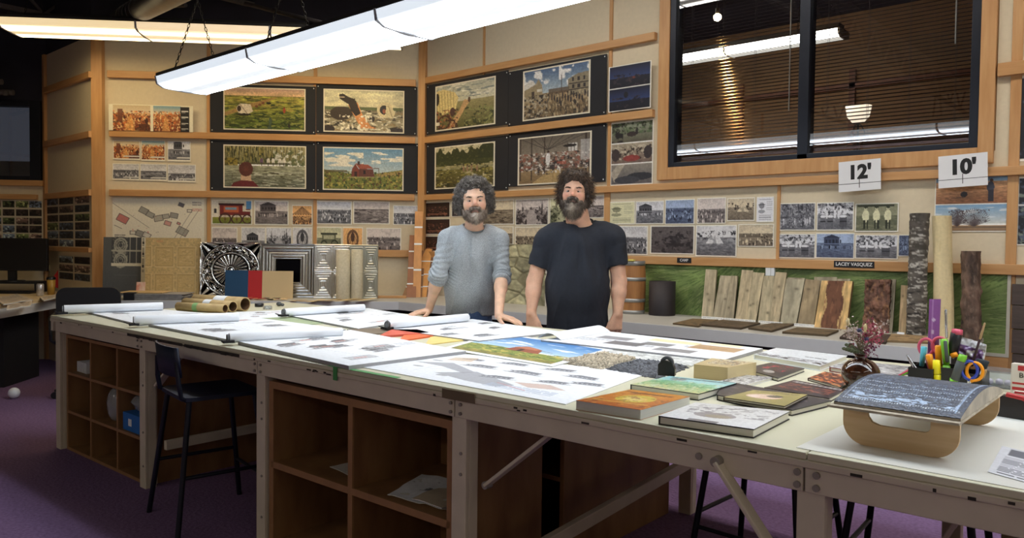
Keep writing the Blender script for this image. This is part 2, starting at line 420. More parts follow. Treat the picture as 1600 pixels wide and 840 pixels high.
b = MB(); b.box(-14, 4, -5.1, -5, 0, ZC); struct(b.build('wall_back', M_WALL))
b = MB(); b.box(4, 4.1, -5, 12, 0, ZC); struct(b.build('wall_far_right', M_WALL))
b = MB()
for z in (1.2, 1.8, 2.35, 2.93): b.box(-14, 4, -5, -4.95, z, z + .06)
for x in range(-13, 4, 2): b.box(x, x + .04, -5, -4.97, 0, ZC)
struct(b.build('trim_back', M_OAK))

# --- window in the right wall
kx0, kz0 = WR.at(1046, 262); kx1, _ = WR.at(1529, 235); mu0, _ = WR.at(1247, 245); mu1, _ = WR.at(1263, 245)
ox0 = WR.at(1029.5, 277)[0]; ox1 = WR.at(1553, 246)[0]; oz0 = WR.at(1031, 282)[1]
win = empty('window_1', WR.pt(0, 0)); struct(win)
def wb(name, boxes, m, par=None, bevel=0.003):
    b = MB()
    for q in boxes: b.box(*q)
    return b.build(name, m, par or win, bevel=bevel)
fw = kx0 - ox0
wb('wood_casing', [(ox0, kx0, -.035, .1, oz0, wz1 + .1), (kx1, ox1, -.035, .1, oz0, wz1 + .1), (kx0, kx1, -.035, .1, oz0, kz0), (kx0, kx1, -.035, .1, wz1, wz1 + .1)], M_OAKV)
M_ALU = mat('dark bronze window metal', (38, 42, 52), 0.4, 0.5, var=0.1)
f2 = .05
wb('window_frame', [(kx0, kx0 + f2, -.025, .09, kz0, wz1), (kx1 - f2, kx1, -.025, .09, kz0, wz1), (mu0, mu1, -.025, .09, kz0, wz1),
                    (kx0 + f2, kx1 - f2, -.025, .09, kz0, kz0 + .035), (kx0 + f2, kx1 - f2, -.025, .09, wz1 - .04, wz1)], M_ALU)
M_GLASS = bpy.data.materials.new('window glass'); M_GLASS.use_nodes = True
nt = M_GLASS.node_tree; nt.nodes.clear()
go = nt.nodes.new('ShaderNodeOutputMaterial'); gx = nt.nodes.new('ShaderNodeMixShader'); gt = nt.nodes.new('ShaderNodeBsdfTransparent')
gg = nt.nodes.new('ShaderNodeBsdfGlossy'); gg.inputs['Roughness'].default_value = 0.0; gt.inputs[0].default_value = (.86, .88, .9, 1)
gl = nt.nodes.new('ShaderNodeLayerWeight'); gl.inputs[0].default_value = .5; gp = nt.nodes.new('ShaderNodeMath'); gp.operation = 'POWER'; gp.inputs[1].default_value = 5
gf = nt.nodes.new('ShaderNodeMath'); gf.operation = 'MULTIPLY_ADD'; gf.inputs[1].default_value = .7; gf.inputs[2].default_value = .09
nt.links.new(gl.outputs['Facing'], gp.inputs[0]); nt.links.new(gp.outputs[0], gf.inputs[0]); nt.links.new(gf.outputs[0], gx.inputs[0]); nt.links.new(gt.outputs[0], gx.inputs[1]); nt.links.new(gg.outputs[0], gx.inputs[2]); nt.links.new(gx.outputs[0], go.inputs[0])
for a0, a1 in ((kx0 + f2, mu0), (mu1, kx1 - f2)):
    wb('window_pane', [(a0, a1, .0, .006, kz0 + .035, wz1 - .04)], M_GLASS, bevel=0)
M_SLAT = mat('aluminium blind slat', (110, 88, 84), 0.2, 0.9, var=0.05)
M_WHITEP = mat('white painted sill', (232, 236, 240), 0.5, var=0.02)
lift = .032
for i, (a0, a1) in enumerate(((kx0 + f2, mu0), (mu1, kx1 - f2))):
    bl = empty('window_blind', WR.pt(0, 0), label=('dark venetian blind behind the left pane, standing left of the window bar' if i == 0 else 'dark venetian blind behind the right pane, next to the far window post'),
               cat='blind', group=None)
    b = MB(); z = kz0 + .035 + lift + .01
    while z < wz1 - .06:
        cx = -.0105 * math.cos(rad(28)); sz = .0105 * math.sin(rad(28))
        M = T(0, .062, z) @ RX(rad(24)); b.box(a0 + .006, a1 - .006, -.0125, .0125, -.0007, .0007, M); z += .0245
    b.build('slats', M_SLAT, bl)
    b = MB(); b.box(a0 + .006, a1 - .006, .05, .075, kz0 + .035 + lift - .012, kz0 + .035 + lift + .004); b.box(a0 + .006, a1 - .006, .045, .08, wz1 - .06, wz1 - .03); b.build('rails', M_SLAT, bl)
    b = MB()
    for t in (.1, .37, .63, .9):
        xx = a0 + (a1 - a0) * t
        for y in (.048, .076): b.cyl((xx, y, kz0 + .09), (xx, y, wz1 - .05), .0012, n=5)
    b.build('ladder_cords', mat('blind cord', (90, 80, 76), .7), bl)
    b = MB(); xx = a1 - .1 if i else a1 - .09
    b.cyl((xx, .04, wz1 - .05), (xx, .04, kz0 + (.65 if i else .35)), .004, n=6); b.build('tilt_wand', mat('clear plastic wand', (190, 185, 175), .3), bl)
b = MB(); b.box(kx0 + .05, kx1 - .05, .012, .13, kz0 + .0, kz0 + .04); b.build('window_sill', M_WHITEP, win, bevel=.002)

# --- rails, posts and battens
def rail(name, pl, x0, yt, yb, x1, d=.045, mm=M_OAK, a0=None, a1=None):
    s0, zt = pl.at(x0, yt); _, zb = pl.at(x0, yb); s1, _ = pl.at(x1, yt)
    if a0 is not None: s0 = a0
    if a1 is not None: s1 = a1
    return wallbox(name, pl, s0, s1, zb, zt, 0.0, d, mm, .003), zb, zt
tn = [0]
def trim(*a, **k):
    tn[0] += 1; return rail('trim_%d' % tn[0], *a, **k)
trim(WR, 666, 122.5, 132, 1026, a0=.03); trim(WR, 666, 215, 224.5, 1023, a0=.03)
r3 = trim(WR, 951, 291, 301, 1600, a0=.03, a1=LEN - .1); r4 = trim(WR, 1011, 400, 412, 1600, a0=.03, a1=LEN - .1)
RZ3, RZ4 = r3[1], r4[1]
trim(WR, 1561, 101, 121, 1600, a1=LEN - .1)
trim(W2, 170, 111, 122, 650); trim(W2, 173, 204, 214, 649); trim(W2, 173, 296, 306, 648); trim(W2, 200, 386, 397, 655, a1=3.1)
for yt, yb in ((112, 122), (205, 215), (296, 305.5), (387, 394)): trim(W1, 146, yt, yb, 146, a0=.02)
trim(W0, 0, 303, 311, 60, a0=-2.4)
def batten(pl, px, py, z0, z1, w=.022, d=.014):
    s, _ = pl.at(px, py); tn[0] += 1
    return wallbox('trim_%d' % tn[0], pl, s - w / 2, s + w / 2, z0, z1, 0, d, M_OAKV, .002)
batten(WR, 757, 100, RZ3 + 1.1, ZW); batten(WR, 954, 160, RZ4, ZW, .03); batten(WR, 1217, 340, CZ, RZ3); batten(WR, 1583, 300, .3, ZW, .055)
batten(WR, 947, 350, RZ4, RZ3, .03)
batten(W2, 326.5, 150, CZ, ZW, .035); batten(W2, 492.5, 330, CZ, ZW, .035)
s0, _ = W2.at(148, 250); s1, _ = W2.at(164.5, 250)
p0 = W2.pt(0, 0)
tn[0] += 1; wallbox('trim_%d' % tn[0], W2, 0 - .02, s1, 0, ZW, -.06, .07, M_OAKV, .004)
tn[0] += 1; b = MB(); b.box(-.045, .03, -.06, .03, 0, ZW); struct(b.build('trim_%d' % tn[0], M_OAKV, None, WR.pt(0, 0), (0, 0, rad(22)), .004))
# top of the short wall and its corner with the window bay
tn[0] += 1; b = MB(); b.box(-.03, .03, -.03, .03, 0, 3.3); struct(b.build('trim_%d' % tn[0], M_OAKV, None, W1.pt(0, 0), (0, 0, 0), .003))
# far left window
win2 = empty('window_2', W0.pt(0, 0), W0.rz); struct(win2)
b = MB(); b.box(-2.4, 2.98, -.05, .08, 1.885, 1.945); b.build('wood_sill', M_OAK, win2, bevel=.003)
b = MB(); b.box(-2.4, -2.32, -.03, .08, 1.945, 2.8); b.box(2.84, 2.95, -.03, .08, 1.945, 2.8); b.box(-2.32, 2.84, -.03, .08, 1.945, 1.99); b.box(-2.32, 2.84, -.03, .08, 2.74, 2.8)
b.build('window_frame', M_ALU, win2, bevel=.003)
b = MB(); b.box(-2.32, 2.84, .02, .026, 1.99, 2.74); b.build('window_pane', M_GLASS, win2)
b = MB(); b.box(-2.5, 3.0, 1.6, 1.7, 1.2, 2.3); struct(b.build('wall_beyond_window', mat('grey plaster beyond window', (120, 122, 124), .9, var=.1), None, W0.pt(0, 0), (0, 0, W0.rz)))
# --- room behind the blinds
b = MB(); b.box(-6, 4, 9.6, 9.7, 0, ZC); struct(b.build('wall_office_back', mat('office wall', (150, 118, 86), .9, var=.04)))
M_DKWOOD = mat('brown office wood', (120, 72, 48), .5, var=.2, scale=6)
b = MB()
for z in (1.9, 2.55, 3.2): b.box(-6, 4, 9.55, 9.6, z, z + .07)
for x in (-4.6, -3.2, -1.8, -.4, 1.0): b.box(x, x + .07, 9.55, 9.6, 0, ZW)
struct(b.build('trim_office', M_DKWOOD))

# --- dark plenum: joists, ducts, pipes
M_JOIST = mat('dark steel joist', (96, 90, 88), .7, var=.2)
for k, x in enumerate((-9.2, -7.2, -5.2, -3.2, -1.2)):
    j = MB(); j.box(x, x + .12, -4.5, 5.2, ZC - .08, ZC); j.box(x + .03, x + .09, -4.5, 5.2, ZC - .46, ZC - .42)
    y = -4.5
    while y < 4.6:
        j.beam((x + .06, y, ZC - .08), (x + .06, y + .35, ZC - .44), .025, .025); j.beam((x + .06, y + .35, ZC - .44), (x + .06, y + .7, ZC - .08), .025, .025); y += .7
    struct(j.build('ceiling_joist', M_JOIST))
# ------------------------------------------------------------------ hanging strip lamps
def lensmat(name, c, s, stripe):
    m = bpy.data.materials.new(name); m.use_nodes = True; nt = m.node_tree; b = bsdf(m); N = nt.nodes; L = nt.links
    tc = N.new('ShaderNodeTexCoord'); sp = N.new('ShaderNodeSeparateXYZ'); L.new(tc.outputs['Object'], sp.inputs[0])
    # two fluorescent tubes behind the lens: brightness falls off away from each tube
    ab = N.new('ShaderNodeMath'); ab.operation = 'ABSOLUTE'; L.new(sp.outputs['Y'], ab.inputs[0])
    sb = N.new('ShaderNodeMath'); sb.operation = 'SUBTRACT'; L.new(ab.outputs[0], sb.inputs[0]); sb.inputs[1].default_value = .12
    a2 = N.new('ShaderNodeMath'); a2.operation = 'ABSOLUTE'; L.new(sb.outputs[0], a2.inputs[0])
    mr = N.new('ShaderNodeMapRange'); L.new(a2.outputs[0], mr.inputs[0]); mr.inputs[1].default_value = 0.005; mr.inputs[2].default_value = .085; mr.interpolation_type = 'SMOOTHSTEP'
    mr.inputs[3].default_value = s * stripe; mr.inputs[4].default_value = .62
    L.new(mr.outputs[0], b.inputs['Emission Strength'])
    b.inputs['Emission Color'].default_value = c; b.inputs['Base Color'].default_value = (.8, .8, .8, 1); b.inputs['Roughness'].default_value = .35
    return m
M_HOUS = mat('lamp housing', (60, 58, 56), .5, .3, var=.05)
M_ENDC = mat('white lamp end plate', (170, 172, 176), .4, var=.02)
def strip_lamp(name, origin, rz, nsec, w, lens, label, group, cat='lamp', SL=1.215, chains=()):
    r = empty(name, origin, rz, label, cat, group)
    b = MB(); b.box(0, nsec * SL, -w / 2, w / 2, .075, .1); b.box(.02, nsec * SL - .02, -w / 4, w / 4, .1, .15); b.build('housing', M_HOUS, r, bevel=.004)
    for i in range(nsec):
        b = MB(); x0, x1 = i * SL + .006, (i + 1) * SL - .006; h = w / 2
        prof = [(-h, .075), (-h + .012, .028), (-h + .06, .006), (0, 0), (h - .06, .006), (h - .012, .028), (h, .075)]
        vs = [(x0, y, z) for y, z in prof] + [(x1, y, z) for y, z in prof]; n = len(prof)
        b.add(vs, [(k + 1, k, n + k, n + k + 1) for k in range(n - 1)] + [tuple(range(n)), tuple(range(2 * n - 1, n - 1, -1))])
        b.build('lens', lens[i % len(lens)], r)
    for i in range(nsec + 1):
        b = MB(); x = i * SL; e = .009; h = w / 2 + .002
        b.prism([(-h, .08), (-h + .01, .024), (-h + .06, .001), (0, -.006), (h - .06, .001), (h - .01, .024), (h, .08)], x - e, x + e,
                Matrix(((0, 0, 1, 0), (1, 0, 0, 0), (0, 1, 0, 0), (0, 0, 0, 1))))
        b.build('end_plate', M_ENDC, r)
    for cx in chains:
        b = MB(); top = Vector((cx, 0, .62))
        def chain(p, q):
            p, q = Vector(p), Vector(q); d = q - p; n = max(2, int(d.length / .026)); dn = d.normalized()
            for k in range(n):
                c = p + d * ((k + .5) / n); s1 = dn.orthogonal().normalized()
                if k % 2: s1 = dn.cross(s1)
                pts = [c + dn * (.0165 * math.cos(t)) + s1 * (.0075 * math.sin(t)) for t in [2 * math.pi * j / 8 for j in range(8)]]
                b.tube(pts, .0026, n=4, closed=True)
        chain((cx, -w / 2 + .05, .1), top); chain((cx, w / 2 - .05, .1), top); chain(top, (cx, 0, ZC - origin[2] - .05))
        b.build('hanging_chain', mat('dark chain steel', (42, 40, 38), .4, .8), r)
    return r
Lc = lensmat('cool tube lens', (0.82, 0.91, 1.0, 1), NEAR_LAMP, 1.5)
Lw = lensmat('warm tube lens', (1.0, 0.76, 0.40, 1), WARM_LAMP * 1.5, 1.5)
Lwd = lensmat('dim warm tube lens', (1.0, 0.74, 0.42, 1), WARM_LAMP * .35, 1.5)
Lb = lensmat('white tube lens', (1.0, 0.93, 0.82, 1), BACK_LAMP * .8, 1.4)
Lh = lensmat('added fill tube lens', (1.0, 0.93, 0.84, 1), BACK_LAMP * 1.5, 1.4)
p = onz(286, 143, 2.38)
strip_lamp('strip_lamp', (p.x, 2.62, 2.38), 0, 7, .43, [Lc], 'long cool white fluorescent lamp hanging on chains above the big table', None, chains=(.18, 1.36, 3.6, 6.0))
q = onz(18, 51, 3.12); q2 = onz(430, 66, 3.12)
strip_lamp('strip_lamp', (q.x, q.y, 3.12), W2.rz, 3, .46, [Lw, Lwd, Lw], 'warm yellow fluorescent lamp in front of the middle wall, further from the table', None, SL=1.13, chains=(.2, 3.2))
# lamps of the same kind out of view, behind the camera and overhead
strip_lamp('strip_lamp', (-5.6, -2.4, 2.7), 0, 5, .43, [Lb], 'fluorescent lamp over the rear of the studio', None)
strip_lamp('strip_lamp', (-5.2, 3.75, 3.72), 0, 6, .43, [Lh], 'fluorescent lamp high above the far side of the table', None, chains=(.3, 3.6))  # added unseen lamp that brightens the right wall and counter
strip_lamp('strip_lamp', (2.6, -1.6, 3.3), rad(90), 4, .43, [Lb], 'fluorescent lamp high over the right end of the room', None)
# lamps of the office behind the blinds
Lo = lensmat('office tube lens', (1.0, 0.93, 0.8, 1), 9.0, 1.5)
e = ony(1318, 60, 8.0)
strip_lamp('office_strip_lamp', (e.x - 2.43, 8.0, e.z), 0, 2, .3, [Lo], 'strip lamp seen through the venetian blinds in the office', None, chains=(.4, 2.0))
e = ony(1060, 40, 7.4)
strip_lamp('office_strip_lamp', (e.x - .6, 7.2, e.z + .1), rad(-62), 1, .3, [Lo], 'short slanting strip lamp behind the left window pane, upper left corner', None, chains=(.2, 1.0))
fl = empty('torchiere', tuple(ony(1338, 300, 8.6).xy) + (0,), 0, 'floor lamp with white bowl shade standing in the office behind the right pane', 'lamp')
zb = ony(1338, 178, 8.6).z
b = MB(); b.lathe([(.0, 0), (.14, 0), (.14, .02), (.02, .04)]); b.build('base', M_BLACKMET, fl)
b = MB(); b.cyl((0, 0, .03), (0, 0, zb - .1), .012)
for s in (-1, 1): b.tube([(0, 0, zb - .45), (s * .05, 0, zb - .3), (s * .07, 0, zb - .2), (s * .03, 0, zb - .12), (0, 0, zb - .1)], .006)
b.build('pole', M_BLACKMET, fl)
b = MB(); b.lathe([(.0, -.1), (.06, -.09), (.11, -.03), (.13, .08), (.122, .08), (.1, -.02), (.05, -.08), (0, -.09)]); b.build('lamp_shade', emis('glowing bowl glass', (255, 235, 205), 1.2), fl, (0, 0, zb))
pb = empty('pendant_bulb', tuple(ony(1121, 27, 6.6)), 0, 'small bare glowing bulb hanging behind the left window pane', 'lamp')
b = MB(); b.ball((0, 0, 0), .035); b.build('bulb', emis('bulb glow', (255, 190, 110), 260), pb)
b = MB(); b.cyl((0, 0, .035), (0, 0, ZC - pb.location.z), .006, n=6); b.cyl((0, 0, .03), (0, 0, .08), .02, n=10); b.build('cord', M_BLACKMET, pb)
# ------------------------------------------------------------------ the big work table
M_TFR = mat('grey painted timber', (206, 196, 176), 0.5, var=0.06, scale=9, bump=0.1)
M_TOP = mat('cream vinyl table top', (208, 205, 180), 0.4, var=0.03, scale=2.0)
M_DARKWORN = mat('worn bare edge', (52, 46, 40), .8, var=.6, scale=30)
M_PLY = mat('brown plywood', (148, 110, 70), 0.55, var=0.1, scale=3, stretch=(3, 3, 1), c2=(118, 82, 50), bump=.05)
M_PLYE = mat('plywood edge', (150, 110, 72), 0.55, var=0.1, scale=20)
M_BOLT = mat('painted bolt', (150, 144, 134), .4, .3)
TX0, TX1, TY0, TY1 = -5.44, 2.2, 1.755, 3.46
LEGX = [-5.37, -4.20, -3.065, -1.865, -0.705, 0.9, 2.1]
TROT, TDY = rad(1.3), .035
tb = empty('work_table', (-2, 2.6 + TDY, 0), TROT, 'long grey painted work table with pale top, covered in drawings and books', 'table')
def tpart(name, b, m, par=tb, bevel=.003):
    o = b.build(name, m, par, (2, -2.6, 0), bevel=bevel); return o
b = MB(); b.box(TX0, -.705, TY0, TY1, TZ - .018, TZ); b.box(-.7025, TX1, TY0 + .0, TY1, TZ - .018, TZ); tpart('tabletop', b, M_TOP)
b = MB(); b.box(TX0, TX1, TY0 - .004, TY0 + .03, TZ - .036, TZ - .018); b.box(TX0 - .004, TX0 + .03, TY0, TY1, TZ - .036, TZ - .018); b.box(TX0, TX1, TY1 - .03, TY1, TZ - .036, TZ - .018)
tpart('edge_band', b, M_TFR)
r_ = random.Random(3); b = MB()
for k in range(70):
    x = r_.uniform(-4.35, -3.2) if k < 30 else r_.uniform(-5.3, 1.0); w = r_.uniform(.006, .03 if k > 30 else .05); z = TZ - .018 - r_.uniform(.004, .016)
    b.box(x, x + w, TY0 - .0052, TY0 - .003, z - r_.uniform(.001, .006), z + .003)
for x0, x1 in ((-4.33, -3.72), (-3.7, -3.2)): b.box(x0, x1, TY0 - .0048, TY0 - .003, TZ - .034, TZ - .020)
tpart('chipped_edge', b, M_DARKWORN, bevel=0)['kind'] = 'stuff'
b = MB(); AZ0 = TZ - .096
for i in range(len(LEGX) - 1):
    b.box(LEGX[i] - .003, LEGX[i + 1] - .008, TY0 + .004, TY0 + .034, AZ0, TZ - .036)
b.box(TX0 + .004, TX0 + .034, TY0, TY1, AZ0, TZ - .036); b.box(TX0, TX1, TY1 - .034, TY1 - .004, AZ0, TZ - .036)
tpart('apron', b, M_TFR)
for x in LEGX:
    for y in (TY0 + .012, TY1 - .1):
        xa, xb = x - .024, x + .042
        b = MB(); b.box(xa, xb, y, y + .018, 0, AZ0 + .001); b.box(xa, xa + .018, y + .018, y + .088, 0, AZ0)
        b.box(xb - .02, xb, y + .018, y + .06, 0, AZ0)
        tpart('leg', b, M_TFR)
b = MB()
for x in LEGX[1:5]:
    for dx, dz in ((-.02, -.05), (-.02, -.08), (.025, -.05), (.025, -.08)):
        b.cyl((x + dx, TY0 + .006, TZ + dz), (x + dx, TY0 - .003, TZ + dz), .006 if x < -1 else .0085, n=10)
    for z in (.62, .55, .3, .12): b.cyl((x + .02, TY0 + .013, z), (x + .02, TY0 + .008, z), .006, n=8)
b.cyl((-.98, TY0 + .006, TZ - .06), (-.98, TY0 - .003, TZ - .06), .009, n=10)
tpart('bolts', b, M_BOLT, bevel=0)['kind'] = 'stuff'
# braces
def brace(p, q):
    b = MB(); b.beam(p, q, .012, .042, (0, -1, 0)); tpart('brace', b, M_TFR)
    b = MB(); b.cyl(Vector(p) + Vector((0, -.014, 0)), Vector(p) + Vector((0, .014, 0)), .013, n=16); tpart('brace_bolt', b, M_BOLT)
brace((-.925, TY0 - .008, .775), (-.63, TY0 + .0, .40))
brace((-1.77, TY0 + .06, .52), (-1.5, TY0 + .07, .74))
brace((-4.12, TY0 + .06, .55), (-3.88, TY0 + .07, .74))
brace((-.52, TY0 + .3, .5), (-.40, TY0 + .3, .74))
for p_, q_ in (((-4.12, TY0 + .1, .225), (-4.12, TY1 - .1, .225)), ((-1.74, TY0 + .1, .23), (-1.74, TY1 - .1, .33))):
    b = MB(); b.beam(p_, q_, .03, .05); tpart('stretcher', b, M_TFR)
# green tape tab over the edge and brown tape
b = MB(); x = onz(524, 572, TZ).x; b.box(x - .012, x + .012, TY0 - .007, TY0 - .005, TZ - .05, TZ); b.box(x - .05, x + .35, TY0 - .006, TY0 + .02, TZ + .0003, TZ + .0012); tpart('green_tape', b, mat('green tape', (70, 150, 80), .5), bevel=0)
b = MB(); x = onz(700, 611, TZ).x; b.box(x - .09, x + .06, TY0 - .007, TY0 - .004, TZ - .036, TZ - .004); tpart('brown_tape', b, mat('aged brown tape', (112, 98, 74), .4), bevel=0)
# plinth remnant under the far side
b = MB(); b.box(-.5, -.38, TY1 - .3, TY1 - .2, 0, .45); tpart('leg_block', b, mat('chipped cream timber', (190, 170, 130), .7, c2=(120, 90, 50), scale=9))

# --- pigeonhole units standing under the table
def cubby(x0, x1, y0, y1, z0, z1, nx, nz, label, ft=.02, back=True):
    r = empty('pigeonhole_shelf', ((x0 + x1) / 2, (y0 + y1) / 2, 0), 0, label, 'shelf')
    L = (-(x0 + x1) / 2, -(y0 + y1) / 2, 0)
    b = MB(); t = ft
    b.box(x0, x0 + t, y0, y1, z0, z1); b.box(x1 - t, x1, y0, y1, z0, z1); b.box(x0 + t, x1 - t, y0, y1, z1 - t, z1); b.box(x0 + t, x1 - t, y0, y1, z0, z0 + t)
    b.build('case', M_PLY, r, L, bevel=.001)
    for i in range(1, nx):
        b = MB(); x = x0 + (x1 - x0) * i / nx; b.box(x - t / 3, x + t / 3, y0 + .004, y1 - .01, z0 + t, z1 - t); b.build('divider', M_PLY, r, L)
    for j in range(1, nz):
        b = MB(); z = z0 + (z1 - z0) * j / nz
        for i in range(nx):
            xa = x0 + (x1 - x0) * i / nx + t / 3; xb = x0 + (x1 - x0) * (i + 1) / nx - t / 3
            b.box(xa if i else x0 + t, xb if i < nx - 1 else x1 - t, y0 + .004, y1 - .01, z - t / 3, z + t / 3)
        b.build('shelf_board', M_PLY, r, L)
    b = MB(); b.box(x0 + t, x1 - t, y1 - .01, y1, z0 + t, z1 - t); b.build('back_panel', M_PLY, r, L)
    # pale front lipping
    b = MB(); e = .004; q = t * .45
    b.box(x0, x0 + t, y0 - e, y0, z0, z1); b.box(x1 - t, x1, y0 - e, y0, z0, z1); b.box(x0 + t, x1 - t, y0 - e, y0, z1 - t, z1)
    for i in range(1, nx): x = x0 + (x1 - x0) * i / nx; b.box(x - q, x + q, y0 - e, y0 + .004, z0 + t, z1 - t)
    for j in range(1, nz):
        z = z0 + (z1 - z0) * j / nz
        for i in range(nx): b.box(x0 + (x1 - x0) * i / nx + q, x0 + (x1 - x0) * (i + 1) / nx - q, y0 - e, y0 + .004, z - q, z + q)
    b.box(x0 + t, x1 - t, y0 - e, y0, z0, z0 + t); b.build('front_lipping', M_PLYE, r, L)
    q_ = RZ(TROT) @ (r.location - Vector((-2, 2.6, 0))); r.location = Vector((-2, 2.6 + TDY, 0)) + q_; r.rotation_euler.z = TROT
    return r
cubby(-5.315, -4.215, TY0 + .05, TY1 - .14, .0, TZ - .115, 3, 3, 'nine-hole plywood pigeonhole shelf under the far left end of the table', .018)
cubby(-3.01, -1.895, TY0 + .03, 2.27, .0, TZ - .118, 2, 2, 'large plywood shelf with four open holes under the middle of the table', .03)
cubby(-3.01, -1.92, 2.45, TY1 - .14, .0, TZ - .118, 2, 2, 'dark plywood shelf backing the four-hole one under the table, seen from its side', .02)
# ------------------------------------------------------------------ prints, boards and signs on the walls
M_PAPER = paintmat('printed paper', 0.5)
M_BOARD = mat('black foam board', (26, 28, 36), .7, var=.08)
def sheet(name, pl, xl, yt, yb, xr, cv, label, cat, group=None, d=.004, tilt=0.0, m=None, thick=.0015, curl=0.0):
    s0, zt = pl.at(xl, yt); _, zb = pl.at(xl, yb); s1, _ = pl.at(xr, yt); w, h = s1 - s0, zt - zb
    X, Z = np.meshgrid(np.linspace(-w / 2, w / 2, cv.w), np.linspace(h / 2, -h / 2, cv.h))
    Y = -curl * (np.clip(np.abs(Z) / (h / 2) - .6, 0, 1) ** 2) * (Z < 0)
    P = np.stack([X, Y, Z], -1)
    o = grid_obj(name, P, cv.a, m or M_PAPER, None, thick, False, pl.pt(s0 + w / 2, zt - h / 2, d), (0, tilt, pl.rz))
    return tag(o, label, cat, group)

# backing boards with the eight paintings
def board(pl, x0, yt, yb, x1, label):
    s0, zt = pl.at(x0, yt); _, zb = pl.at(x0, yb); s1, _ = pl.at(x1, yt)
    b = MB(); w = s1 - s0; h = zt - zb; b.box(-w / 2, w / 2, -.005, 0, -h / 2, h / 2)
    o = b.build('backing_board', M_BOARD, None, pl.pt(s0 + w / 2, zb + h / 2, .015), (0, 0, pl.rz), .001); tag(o, label, 'board', 'black boards behind the paintings')
    return o
def board_p(pl, x0, yt, yb, x1, label):
    o = board(pl, x0, yt, yb, x1, label)
    w, h = o.dimensions.x, o.dimensions.z; b = MB()
    dx = max(v.co.x for v in o.data.vertices); dz = max(v.co.z for v in o.data.vertices)
    for sx in (-1, 1):
        for sz in (-1, 1):
            q = MB(); q.ball((sx * (dx - .02), -.006, sz * (dz - .02)), .006, (1, .6, 1), 8); q.build('push_pin', M_WHITEP, o)
board_p(W2, 329, 131, 206.5, 494, 'black board behind the wagon-on-prairie painting, upper left of the four boards on the middle wall')
board_p(W2, 494.5, 132, 208.5, 652, 'black board behind the rearing-horse river painting on the middle wall')
board_p(W2, 329, 219, 297, 494, 'black board behind the painting of a head seen from behind by a river')
board_p(W2, 494.5, 221, 300, 655, 'black board behind the painting of a small cabin on a prairie')
board_p(WR, 669, 134, 211, 796.5, 'black board behind the covered-wagon trail painting, nearest the room corner')
board_p(WR, 797, 113, 198, 950, 'black board behind the busy town street painting')
board_p(WR, 669, 226, 303, 796.5, 'black board behind the painting of trees by a river')
board_p(WR, 797, 210, 292, 949, 'black board behind the painting of a workshop interior')

